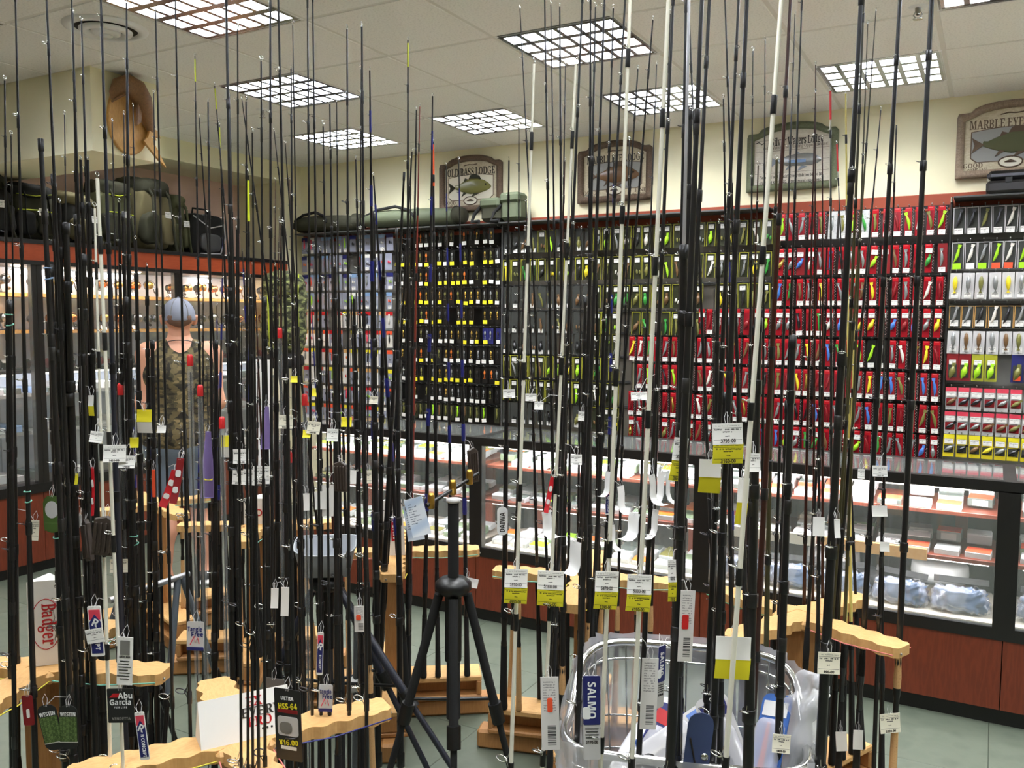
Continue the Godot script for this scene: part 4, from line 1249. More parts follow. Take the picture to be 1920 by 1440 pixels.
func signs() -> void:
	var defs := [
		[-3.585, "brown-framed arched wooden sign with a bass, above the green bags", M.old_frame, M.sign_board, "OLD BASS LODGE", 0],
		[-2.387, "brown-framed arched wooden sign with a dark walleye behind the white rods", M.old_frame, M.sign_board, "MARBLE EYE LODGE", 1],
		[-1.172, "green-framed arched wooden sign with a silver fish on white boards", M.green_frame, M.sign_pale, "Silver Waters Lodge", 2],
		[0.045, "pale-framed arched wooden sign with a walleye, cut by the picture edge", M.pale_frame, M.sign_board, "MARBLE EYE LODGE", 3]]
	for d in defs:
		var o := thing("wall_sign", d[1], "sign", Vector3(d[0], 2.665, -5.776), Basis(), "lodge signs on the lure wall")
		var w := 0.56
		var h := 0.37
		var rise := 0.055
		var outer := arched(w, h, rise, 0.07)
		var st := mb(); prism(st, shrink(outer, 0.03), 0.012, Transform3D(Basis(), Vector3(0, 0, 0.008))); obj("board", st, d[3], o)
		# frame: strips round the outline
		var inner := shrink(outer, 0.042)
		st = mb()
		var ring := Geometry2D.clip_polygons(outer, inner)
		# build the frame as a band of quads so that it keeps its hole
		var n := 60
		for layer in 1:
			var po := resample(outer, n)
			var pi := resample_like(inner, po)
			for i in n:
				var j := (i + 1) % n
				var zf := 0.034
				quad(st, Vector3(po[i].x, po[i].y, zf), Vector3(po[j].x, po[j].y, zf), Vector3(pi[j].x, pi[j].y, zf - 0.006), Vector3(pi[i].x, pi[i].y, zf - 0.006))
				quad(st, Vector3(po[i].x, po[i].y, 0), Vector3(po[j].x, po[j].y, 0), Vector3(po[j].x, po[j].y, zf), Vector3(po[i].x, po[i].y, zf))
				quad(st, Vector3(pi[i].x, pi[i].y, zf - 0.006), Vector3(pi[j].x, pi[j].y, zf - 0.006), Vector3(pi[j].x, pi[j].y, 0.012), Vector3(pi[i].x, pi[i].y, 0.012))
		obj("frame", st, d[2], o)
		var zt := 0.0145
		if d[5] == 2:
			text("lettering", d[4], 0.05, M.ink, o, Transform3D(Basis(), Vector3(0.03, 0.125, zt)), "Droid Serif", true, 0.001, 0.32)
			text("lettering", "Cold Water River Fishing Opportunities!", 0.018, M.ink_brown, o, Transform3D(Basis(), Vector3(0.02, 0.09, zt)), "Droid Serif", false, 0.001, 0.4)
			text("lettering", "\"Jammin' and lunch\" Every fish too big to lift,", 0.018, M.ink, o, Transform3D(Basis(), Vector3(0.0, -0.095, zt)), "Droid Serif", true, 0.001, 0.4)
			text("lettering", "stuff and KEEPING. A true royal experience.", 0.018, M.ink, o, Transform3D(Basis(), Vector3(0.0, -0.13, zt)), "Droid Serif", true, 0.001, 0.4)
			relief_fish(o, Vector3(0.03, 0.0, zt + 0.004), 0.33, 2)
			for s in [Vector3(-0.2, 0.125, zt), Vector3(0.2, -0.155, zt), Vector3(-0.2, -0.155, zt)]:
				st = mb(); tube(st, [s + Vector3(-0.03, 0, 0), s + Vector3(-0.01, 0.008, 0), s + Vector3(0.01, -0.008, 0), s + Vector3(0.03, 0.004, 0)], 0.003, 5); obj("flourish", st, M.ink, o)
			for k in 5:
				st = mb(); box(st, Vector3(0, 0.14 - 0.07 * k, 0.0142), Vector3(w - 0.1, 0.0018, 0.0006)); obj("board_joint", st, M.ink_brown, o)
		else:
			text("lettering", d[4], 0.058 if d[5] == 0 else 0.05, M.ink_brown if d[5] == 3 else M.ink, o, Transform3D(Basis(), Vector3(0, 0.115, zt)), "Droid Serif", true, 0.001, 0.43)
			# picture panel with clipped corners, in a dark outline
			var pp := poly("-0.2,-0.07 -0.17,-0.095 0.17,-0.095 0.2,-0.07 0.2,0.075 0.1,0.088 0,0.092 -0.1,0.088 -0.2,0.075")
			st = mb(); prism(st, pp, 0.002, Transform3D(Basis.from_scale(Vector3(1.03, 1.05, 1)), Vector3(0, 0, zt - 0.001))); obj("picture_edge", st, M.ink_brown, o)
			st = mb(); prism(st, pp, 0.003, Transform3D(Basis(), Vector3(0, 0, zt))); obj("picture_panel", st, M.paper_cream if d[5] == 0 else M.panel_light, o)
			relief_fish(o, Vector3(0.0, 0.0, zt + 0.004), 0.4, d[5])
			for s in [["GOOD", -0.19, -0.115], ["COMPANY", -0.168, -0.145], ["FINE", 0.195, -0.115], ["ANGLING", 0.178, -0.145]]:
				text("lettering", s[0], 0.026, M.ink_brown, o, Transform3D(Basis(), Vector3(s[1], s[2], zt)), "Droid Serif", true, 0.001, 0.1)
			st = mb(); torus(st, 0.05, 0.004, Transform3D(Basis.from_scale(Vector3(1.2, 0.62, 0.5)), Vector3(0, -0.105, zt + 0.003)), 24, 5); obj("medallion", st, M.ink_brown, o)
			st = mb(); prism(st, PackedVector2Array(range(20).map(func(k): return Vector2(0.058 * cos(TAU * k / 20.0), 0.03 * sin(TAU * k / 20.0)))), 0.002, Transform3D(Basis(), Vector3(0, -0.105, zt + 0.002))); obj("medallion_field", st, M.paper_cream, o)
			st = mb(); tube(st, [Vector3(-0.03, -0.105, zt + 0.004), Vector3(0, -0.1, zt + 0.004), Vector3(0.03, -0.107, zt + 0.004)], [0.003, 0.009, 0.002], 6); obj("fly", st, M.ink_brown, o)
			st = mb(); tube(st, [Vector3(-0.06, 0.165, zt), Vector3(-0.02, 0.172, zt), Vector3(0.02, 0.168, zt), Vector3(0.06, 0.172, zt)], 0.0035, 5); obj("flourish", st, M.ink_brown, o)
			text("lettering", "WELCOME", 0.012, M.ink_brown, o, Transform3D(Basis(), Vector3(0, -0.162, zt)), "Droid Serif")

func resample(p: PackedVector2Array, n: int) -> PackedVector2Array:
	# n points round the outline, keeping its corners
	var out := PackedVector2Array()
	var total := 0.0
	for i in p.size():
		total += p[i].distance_to(p[(i + 1) % p.size()])
	for k in n:
		var want := total * k / n
		var run := 0.0
		for i in p.size():
			var l := p[i].distance_to(p[(i + 1) % p.size()])
			if run + l >= want:
				out.append(p[i].lerp(p[(i + 1) % p.size()], (want - run) / maxf(l, 1e-6)))
				break
			run += l
	return out

func resample_like(inner: PackedVector2Array, po: PackedVector2Array) -> PackedVector2Array:
	var out := PackedVector2Array()
	for q in po:
		var best := Vector2.ZERO
		var bd := 1e9
		for i in inner.size():
			var c := Geometry2D.get_closest_point_to_segment(q, inner[i], inner[(i + 1) % inner.size()])
			var d := c.distance_squared_to(q)
			if d < bd:
				bd = d
				best = c
		out.append(best)
	return out

# ---------------------------------------------------------------- bags on the wall unit and on the lure wall
func strap(st: SurfaceTool, pts: Array, w := 0.03, t := 0.004) -> void:
	# a flat webbing band along a path, its width lying along z
	st.set_smooth_group(0)
	var n := pts.size()
	for i in n - 1:
		var a: Vector3 = pts[i]
		var b: Vector3 = pts[i + 1]
		var d := (b - a).normalized()
		var side := d.cross(Vector3(1, 0, 0.2)).normalized() * w / 2
		var up := side.cross(d).normalized() * t / 2
		quad(st, a - side + up, b - side + up, b + side + up, a + side + up)
		quad(st, a - side - up, a + side - up, b + side - up, b - side - up)
		quad(st, a - side + up, a - side - up, b - side - up, b - side + up)
		quad(st, a + side + up, b + side + up, b + side - up, a + side - up)

func rucksack(label: String, p: Vector3, s: Vector3, m: Material, m2: Material, trim: Material, sd: int, turn := 0.0, tilt := 0.0) -> Node3D:
	# stands on its base; local +z faces the shop (towards +x in the room)
	var o := thing("rucksack", label, "rucksack", p, Basis(Vector3.UP, PI / 2 + turn) * Basis(Vector3.BACK, tilt), "bags on top of the reel cabinets")
	var st := mb(); blob(st, Vector3(0, s.y * 0.46, 0), Vector3(s.x, s.y * 0.92, s.z), Basis(), 0.5, 0.03, 7.0, sd, 26); obj("body", st, m, o)
	st = mb(); blob(st, Vector3(0, s.y * 0.9, 0.01), Vector3(s.x * 0.96, s.y * 0.26, s.z * 1.04), Basis(Vector3.RIGHT, 0.12), 0.6, 0.02, 9.0, sd + 1, 18); obj("lid", st, m2, o)
	for k in 2:
		st = mb(); blob(st, Vector3(s.x * (0.24 if k else -0.24), s.y * 0.3, s.z * 0.48), Vector3(s.x * 0.42, s.y * 0.42, s.z * 0.34), Basis(), 0.5, 0.015, 11.0, sd + 2 + k, 16); obj("pocket", st, m if k else m2, o)
		st = mb(); strap(st, [Vector3(s.x * (0.24 if k else -0.24), s.y * 0.98, s.z * 0.3), Vector3(s.x * (0.24 if k else -0.24), s.y * 0.75, s.z * 0.62), Vector3(s.x * (0.26 if k else -0.26), s.y * 0.5, s.z * 0.66), Vector3(s.x * (0.3 if k else -0.25), s.y * 0.12, s.z * 0.72), Vector3(s.x * (0.34 if k else -0.2), -0.01, s.z * 0.75)]); obj("strap", st, m2, o)
	if trim:
		st = mb(); tube(st, [Vector3(-s.x * 0.42, s.y * 0.52, s.z * 0.66), Vector3(0, s.y * 0.525, s.z * 0.7), Vector3(s.x * 0.42, s.y * 0.5, s.z * 0.66)], 0.004, 6); obj("piping", st, trim, o)
		st = mb(); tube(st, [Vector3(-s.x * 0.4, s.y * 0.8, s.z * 0.52), Vector3(0, s.y * 0.78, s.z * 0.57), Vector3(s.x * 0.4, s.y * 0.84, s.z * 0.52)], 0.003, 6); obj("piping", st, trim, o)
	put("price_tag", sheet(0.055, 0.045), M.print_white, o, Transform3D(Basis(Vector3.RIGHT, -0.1), Vector3(s.x * 0.1, s.y * 0.5, s.z * 0.72)))
	return o

func top_goods() -> void:
	var y := 2.132
	rucksack("dark rucksack with hanging straps on the cabinet, cut by the picture edge", Vector3(-5.53, y, -3.08), Vector3(0.34, 0.4, 0.3), M.black_cloth, M.olive_dark, null, 11, 0.1)
	rucksack("olive rucksack with lime zip beside the edge bag, on top of the cabinet", Vector3(-5.52, y, -3.42), Vector3(0.28, 0.36, 0.26), M.olive_dark, M.black_cloth, M.lime_trim, 17, -0.2)
	rucksack("dark slumped rucksack with tangled tan straps, behind the thick black rods", Vector3(-5.54, y, -3.71), Vector3(0.26, 0.34, 0.28), M.black_cloth, M.khaki, null, 23, 0.25)
	rucksack("olive bag with lime trim on top of the cabinet, behind the white pole", Vector3(-5.54, y, -4.01), Vector3(0.25, 0.46, 0.26), M.olive, M.olive_dark, M.lime_trim, 31)
	rucksack("big khaki rucksack with sagging pockets on top of the cabinet, the largest bag", Vector3(-5.55, y, -4.31), Vector3(0.32, 0.52, 0.32), M.khaki, M.olive_dark, null, 37, 0.08)
	rucksack("tall narrow olive bag close beside the big khaki rucksack", Vector3(-5.56, y, -4.565), Vector3(0.15, 0.44, 0.24), M.olive, M.olive, null, 41)
	# black bag with pale piping
	var o := thing("shoulder_bag", "black shoulder bag with pale piping at the far end of the cabinet top", "bag", Vector3(-5.54, y, -4.84), Basis(Vector3.UP, PI / 2))
	var st := mb(); blob(st, Vector3(0, 0.16, 0), Vector3(0.34, 0.33, 0.22), Basis(), 0.35, 0.012, 8.0, 51, 22); obj("body", st, M.black_cloth, o)
	st = mb(); tube(st, [Vector3(-0.15, 0.3, 0.1), Vector3(0.0, 0.215, 0.115), Vector3(0.15, 0.25, 0.11)], 0.005, 6); obj("piping", st, M.paper_grey, o)
	st = mb(); tube(st, [Vector3(0.15, 0.3, 0.09), Vector3(0.165, 0.15, 0.1), Vector3(0.1, 0.02, 0.115), Vector3(-0.1, 0.01, 0.115)], 0.006, 6); obj("piping", st, M.paper_grey, o)
	st = mb(); tube(st, [Vector3(-0.08, 0.31, 0), Vector3(-0.07, 0.37, 0), Vector3(0.07, 0.37, 0), Vector3(0.08, 0.31, 0)], 0.008, 6); obj("handle", st, M.black_cloth, o)
	st = mb(); blob(st, Vector3(0, 0.1, 0.11), Vector3(0.2, 0.14, 0.05), Basis(), 0.5, 0.006, 12.0, 52, 14); obj("pocket", st, M.grey_dark, o)
	# long green rod holdalls lying on the lure wall
	for k in 2:
		var x0: float = [-5.29, -4.55][k]
		var x1: float = [-4.57, -3.59][k]
		o = thing("rod_holdall", ["dark green rod holdall lying by the back corner on the lure wall", "long green rod holdall with a shoulder strap on the lure wall under the bass sign"][k], "rod bag", Vector3((x0 + x1) / 2, 2.435, -5.645), Basis(), "rod holdalls on the lure wall")
		var l := x1 - x0
		var pts := []
		var rad := []
		for i in 13:
			var t := i / 12.0
			pts.append(Vector3(-l / 2 + l * t, 0.008 * sin(t * 5.0) - 0.006 * (1 - k), 0))
			rad.append([0.03, 0.06, 0.068, 0.07, 0.071, 0.068, 0.07, 0.073, 0.074, 0.073, 0.07, 0.066, 0.05][i])
		st = mb(); tube(st, pts, rad, 18); obj("body", st, M.green_bag if k else M.olive_dark, o, Transform3D(Basis.from_scale(Vector3(1, 1.0, 1.25)), Vector3.ZERO))
		st = mb(); tube(st, [Vector3(-l * 0.44, 0.03, 0.05), Vector3(-l * 0.3, 0.075, 0.06), Vector3(-l * 0.12, 0.095, 0.05), Vector3(l * 0.04, 0.055, 0.075), Vector3(l * 0.1, 0.0, 0.09)], 0.012, 6); obj("strap", st, M.black_cloth, o)
		st = mb(); lathe(st, [Vector2(0, -0.02), Vector2(0.055, -0.02), Vector2(0.066, 0.0), Vector2(0.066, 0.05), Vector2(0.072, 0.05)], 18, Transform3D(Basis(Vector3.BACK, PI / 2), Vector3(l / 2, 0, 0)) * Transform3D(Basis.from_scale(Vector3(1, 1, 1.2)), Vector3.ZERO)); obj("end_cap", st, M.olive_dark, o)
		st = mb(); torus(st, 0.012, 0.003, Transform3D(Basis(), Vector3(-l / 2 + 0.01, 0.045, 0))); obj("ring", st, M.black_metal, o)
	for k in 2:
		o = thing("satchel", ["dark green satchel with hanging strap beside the holdall end", "green satchel with pale green flap below the bass sign"][k], "bag", Vector3([-3.29, -3.12][k], 2.365, -5.62), Basis(), "satchels on the lure wall")
		st = mb(); box(st, Vector3(0, 0.075 + 0.015 * k, 0), Vector3(0.165, 0.15 + 0.03 * k, 0.14), Basis(), 0.025); obj("body", st, M.olive_dark if k == 0 else M.green_bag, o)
		st = mb(); box(st, Vector3(0, 0.135 + 0.03 * k, 0.012), Vector3(0.17, 0.075, 0.15), Basis(), 0.02); obj("flap", st, M.green_bag, o)
		st = mb(); tube(st, [Vector3(-0.08, 0.12, 0.05), Vector3(-0.13, 0.06, 0.07), Vector3(-0.16, 0.005, 0.06), Vector3(-0.08, 0.002, 0.085)], 0.014, 6); obj("strap", st, M.black_cloth, o)
	for bx in [[-4.74, 0.97], [-3.745, 0.99], [-2.24, 1.97], [0.09, 0.64]]:
		st = mb(); box(st, Vector3(0, 0, 0), Vector3(bx[1], 0.012, 0.2), Basis(), 0.003)
		tag(obj("top_shelf", st, M.grey_dark, null, Transform3D(Basis(), Vector3(bx[0], 2.352, -5.665))), "thin grey top shelf over the %s pegboard bay" % {-4.74: "hook packet", -3.745: "spinner", -2.24: "yellow-framed pack", 0.09: "edge"}[bx[0]], "shelf", "top shelves of the pegboards")
	# grey hard case at the edge of the picture
	o = thing("hard_case", "dark grey hard rod case on the lure wall under the pale-framed sign", "case", Vector3(0.22, 2.36, -5.64))
	st = mb(); box(st, Vector3(0, 0.035, 0), Vector3(0.58, 0.07, 0.17), Basis(), 0.015); obj("base", st, M.dark_metal, o)
	st = mb(); box(st, Vector3(0, 0.098, 0), Vector3(0.575, 0.055, 0.165), Basis(), 0.02); obj("lid", st, M.gunmetal, o)
	for x in [-0.18, 0.0, 0.18]:
		st = mb(); box(st, Vector3(x, 0.07, 0.087), Vector3(0.035, 0.03, 0.008), Basis(), 0.003); obj("latch", st, M.black_plastic, o)
	# camouflage rucksack hung in the corner, and a white display board below it
	o = thing("camouflage_bag", "green camouflage rucksack with lime cords hanging at the back corner", "rucksack", at(533, 590, 7.0), Basis(Vector3.UP, 0.6))
	st = mb(); blob(st, Vector3(0, -0.03, 0), Vector3(0.34, 0.6, 0.22), Basis(), 0.5, 0.03, 6.0, 61, 24); obj("body", st, M.camo_green, o)
	st = mb(); blob(st, Vector3(0.01, -0.08, 0.11), Vector3(0.26, 0.28, 0.12), Basis(), 0.5, 0.02, 8.0, 62, 18); obj("pocket", st, M.camo_green, o)
	st = mb(); blob(st, Vector3(0, 0.24, 0.02), Vector3(0.33, 0.2, 0.24), Basis(), 0.6, 0.02, 8.0, 63, 16); obj("lid", st, M.camo_green, o)
	for x in [-0.1, 0.13]:
		st = mb(); tube(st, [Vector3(x, 0.32, 0.08), Vector3(x, 0.12, 0.16), Vector3(x + 0.01, -0.1, 0.18), Vector3(x + 0.01, -0.36, 0.12)], 0.006, 6); obj("cord", st, M.lime_trim, o)
	var hook: Vector3 = o.transform.affine_inverse() * Vector3(-5.4, 2.02, -5.572)
	st = mb(); tube(st, [Vector3(-0.04, 0.3, -0.02), hook * 0.5 + Vector3(-0.02, 0.2, 0), hook], 0.016, 6); obj("strap", st, M.black_cloth, o)
	st = mb(); tube(st, [Vector3(0.06, 0.3, -0.02), hook * 0.5 + Vector3(0.05, 0.17, 0), hook], 0.016, 6); obj("strap", st, M.black_cloth, o)
	st = mb(); blob(st, Vector3(0.0, -0.37, 0.03), Vector3(0.3, 0.12, 0.24), Basis(), 0.5, 0.01, 8.0, 64, 14); obj("base", st, M.black_cloth, o)
	o = thing("white_board", "bright white display board standing under the camouflage rucksack", "board", at(497, 1030, 6.6) * Vector3(1, 0, 1), Basis(Vector3.UP, 0.75))
	st = mb(); box(st, Vector3(0, 0.9, 0), Vector3(0.15, 0.85, 0.02), Basis(), 0.004); obj("panel", st, M.white_gloss, o)
	for x in [-0.09, 0.09]:
		st = mb(); box(st, Vector3(x, 0.2, 0), Vector3(0.02, 0.4, 0.02)); obj("leg", st, M.black_metal, o)
	st = mb(); box(st, Vector3(0, 0.01, 0), Vector3(0.24, 0.02, 0.22), Basis(), 0.004); obj("foot", st, M.black_metal, o)

# ---------------------------------------------------------------- wooden rod racks: a post, four scalloped arms, trays and feet
const RACK_H := 0.7
var RACKS := {}
func scalloped(l: float, w: float) -> PackedVector2Array:
	var p := PackedVector2Array()
	var pitch := 0.06
	var n := 44
	for k in n + 1:
		var x := 0.03 + (l - 0.03) * k / n
		p.append(Vector2(x, w / 2 - 0.006 + 0.006 * cos(TAU * x / pitch)))
	p.append(Vector2(l + 0.012, w * 0.3)); p.append(Vector2(l + 0.012, -w * 0.3))
	for k in n + 1:
		var x := l - (l - 0.03) * k / n
		p.append(Vector2(x, -w / 2 + 0.006 - 0.006 * cos(TAU * x / pitch)))
	return p

func rack(key: String, label: String, x: float, z: float, ang: float, cords: Array) -> void:
	var o := thing("rod_rack", label, "rod rack", Vector3(x, 0, z), Basis(Vector3.UP, ang), "wooden rod racks on the floor")
	RACKS[key] = o
	var st := mb(); box(st, Vector3(0, 0.36, 0), Vector3(0.075, 0.62, 0.075), Basis(), 0.006); obj("post", st, M.birch_post, o)
	st = mb(); box(st, Vector3(0, RACK_H - 0.016, 0), Vector3(0.13, 0.03, 0.13), Basis(), 0.008); obj("hub", st, M.birch, o)
	if not MESH.has("arm"):
		st = mb(); prism(st, scalloped(0.34, 0.1), 0.03, Transform3D(Basis(Vector3.RIGHT, -PI / 2), Vector3.ZERO), 0.0); MESH.arm = done(st)
		st = mb(); box(st, Vector3(0.2, 0.165, 0), Vector3(0.32, 0.024, 0.13), Basis(), 0.005); MESH.tray_top = done(st)
		st = mb(); box(st, Vector3(0.2, 0.085, 0), Vector3(0.32, 0.02, 0.13), Basis(), 0.005); MESH.tray_base = done(st)
		st = mb(); box(st, Vector3(0.349, 0.125, 0), Vector3(0.02, 0.06, 0.13), Basis(), 0.004); MESH.tray_end = done(st)
		st = mb(); box(st, Vector3(0.2, 0.125, 0.0), Vector3(0.3, 0.06, 0.02), Basis(), 0.003); MESH.tray_rib = done(st)
		st = mb(); box(st, Vector3(0.22, 0.037, 0), Vector3(0.38, 0.074, 0.085), Basis(), 0.01); MESH.foot = done(st)
	for k in 4:
		var xf := Transform3D(Basis(Vector3.UP, PI / 2 * k), Vector3.ZERO)
		put("arm", MESH.arm, M.birch, o, xf * Transform3D(Basis(), Vector3(0, RACK_H - 0.015, 0)))
		put("tray_top", MESH.tray_top, M.birch, o, xf)
		put("tray_base", MESH.tray_base, M.birch_post, o, xf)
		put("tray_end", MESH.tray_end, M.birch_post, o, xf)
		put("tray_rib", MESH.tray_rib, M.birch_post, o, xf)
		put("foot", MESH.foot, M.birch_post, o, xf)
		if k < cords.size() and cords[k]:
			for s in [-1, 1]:
				st = mb(); tube(st, [Vector3(0.06, RACK_H - 0.02, s * 0.058), Vector3(0.2, RACK_H - 0.024, s * 0.064), Vector3(0.345, RACK_H - 0.018, s * 0.05)], 0.0018, 5); obj("elastic_cord", st, cords[k], o, xf)
	# a pin at each arm end for the cords
	st = mb()
	for k in 4:
		ell(st, Basis(Vector3.UP, PI / 2 * k) * Vector3(0.354, RACK_H - 0.018, 0.02), Vector3(0.004, 0.004, 0.004), Basis(), 6)
	obj("pins", st, M.steel, o).set_meta("kind", "stuff")

# the point of a rack's notch: arm k (0-3), side -1 or 1, n-th notch from the hub
func notch(key: String, k: int, s: int, n: int) -> Vector3:
	return RACKS[key].transform * (Basis(Vector3.UP, PI / 2 * k) * Vector3(0.06 * (n + 1.0), 0, s * 0.058))

func racks() -> void:
	rack("R", "wooden rod rack nearest the thick counter post, pink and green cords on its arms", -0.511, -2.848, atan2(-0.142, 0.321), [M.elastic_pink, null, M.elastic_green, null])
	rack("M", "wooden rod rack behind the white rods and their yellow price labels", -1.29, -2.89, atan2(-0.96, 0.28), [M.elastic_yellow, M.elastic_teal, null, M.elastic_teal])
	rack("P", "wooden rod rack with the white tower card, behind the black tripod", -2.119, -2.811, atan2(-0.81, 0.58), [M.elastic_yellow, M.elastic_teal, null, M.elastic_pink])
	rack("Q", "wooden rod rack crowded with cork-handled rods, beyond the front racks", -2.95, -2.87, atan2(-0.7, 0.5), [M.elastic_teal, null, M.elastic_teal, null])
	rack("S", "farthest wooden rod rack, beside the bare-armed man's legs", -3.72, -2.93, atan2(0.94, 0.33), [M.elastic_teal, M.elastic_yellow, null, null])
	rack("L", "near wooden rod rack that carries the white oval-logo tower", -2.235, -1.382, atan2(0.41, 0.91), [M.elastic_teal, M.elastic_teal, M.elastic_yellow, M.elastic_yellow])
	rack("D", "near wooden rod rack with the white tent card on its scalloped arms", -1.46, -1.36, atan2(0.85, 0.53), [M.wrap_blue, null, M.elastic_yellow, M.elastic_pink])

# ---------------------------------------------------------------- the man
# bones: each [a, b, radius a, radius b]; their distances are joined smoothly and meshed as surface nets
func nets(st: SurfaceTool, bones: Array, k: float, cell: float) -> void:
	st.set_smooth_group(0)
	var lo := Vector3.ONE * 1e9
	var hi := -lo
	for b in bones:
		var m: float = maxf(b[2], b[3]) + k * 0.5 + cell * 2
		for q in [b[0], b[1]]:
			lo = lo.min(q - Vector3.ONE * m)
			hi = hi.max(q + Vector3.ONE * m)
	var nx := int((hi.x - lo.x) / cell) + 2
	var ny := int((hi.y - lo.y) / cell) + 2
	var nz := int((hi.z - lo.z) / cell) + 2
	var f := PackedFloat32Array()
	f.resize(nx * ny * nz)
	f.fill(1.0)
	for b in bones:
		var a: Vector3 = b[0]
		var c: Vector3 = b[1]
		var ra: float = b[2]
		var rb: float = b[3]
		var fl: Vector3 = b[4] if b.size() > 4 else Vector3.ONE
		var m := maxf(ra, rb) * maxf(fl.x, maxf(fl.y, fl.z)) + k + cell * 2
		var p0 := ((a.min(c) - Vector3.ONE * m - lo) / cell).floor()
		var p1 := ((a.max(c) + Vector3.ONE * m - lo) / cell).ceil()
		var ab := c - a
		var l2 := maxf(ab.length_squared(), 1e-9)
		for z in range(maxi(0, int(p0.z)), mini(nz, int(p1.z) + 1)):
			for y in range(maxi(0, int(p0.y)), mini(ny, int(p1.y) + 1)):
				var i := (z * ny + y) * nx + maxi(0, int(p0.x))
				for x in range(maxi(0, int(p0.x)), mini(nx, int(p1.x) + 1)):
					var p := lo + Vector3(x, y, z) * cell
					var t := clampf((p - a).dot(ab) / l2, 0.0, 1.0)
					var d := ((p - a - ab * t) / fl).length() - lerpf(ra, rb, t)
					var g := f[i]
					var h := maxf(k - absf(d - g), 0.0) / k
					f[i] = minf(d, g) - h * h * k * 0.25
					i += 1
	var vid := {}
	var pts := PackedVector3Array()
	var offs := [0, 1, nx, nx + 1, nx * ny, nx * ny + 1, nx * ny + nx, nx * ny + nx + 1]
	var cs := []
	for q in 8:
		cs.append(Vector3(q & 1, (q >> 1) & 1, (q >> 2) & 1))
	var edges := [[0, 1], [2, 3], [4, 5], [6, 7], [0, 2], [1, 3], [4, 6], [5, 7], [0, 4], [1, 5], [2, 6], [3, 7]]
	for z in nz - 1:
		for y in ny - 1:
			for x in nx - 1:
				var i := (z * ny + y) * nx + x
				var mask := 0
				for q in 8:
					if f[i + offs[q]] < 0.0:
						mask |= 1 << q
				if mask == 0 or mask == 255:
					continue
				var s := Vector3.ZERO
				var n := 0
				for e in edges:
					if ((mask >> e[0]) & 1) != ((mask >> e[1]) & 1):
						var va := f[i + offs[e[0]]]
						var vb := f[i + offs[e[1]]]
						s += cs[e[0]].lerp(cs[e[1]], va / (va - vb))
						n += 1
				vid[i] = pts.size()
				pts.append(lo + (Vector3(x, y, z) + s / n) * cell)
	for i in vid:
		var inside := f[i] < 0.0
		for ax in 3:
			var d: int = [1, nx, nx * ny][ax]
			if (f[i + d] < 0.0) == inside:
				continue
			var u: int = [nx, nx * ny, 1][ax]
			var v: int = [nx * ny, 1, nx][ax]
			if not (vid.has(i - u) and vid.has(i - v) and vid.has(i - u - v)):
				continue
			var a := pts[vid[i]]
			var b := pts[vid[i - u]]
			var c := pts[vid[i - u - v]]
			var e := pts[vid[i - v]]
			if inside:
				quad(st, a, e, c, b)
			else:
				quad(st, a, b, c, e)

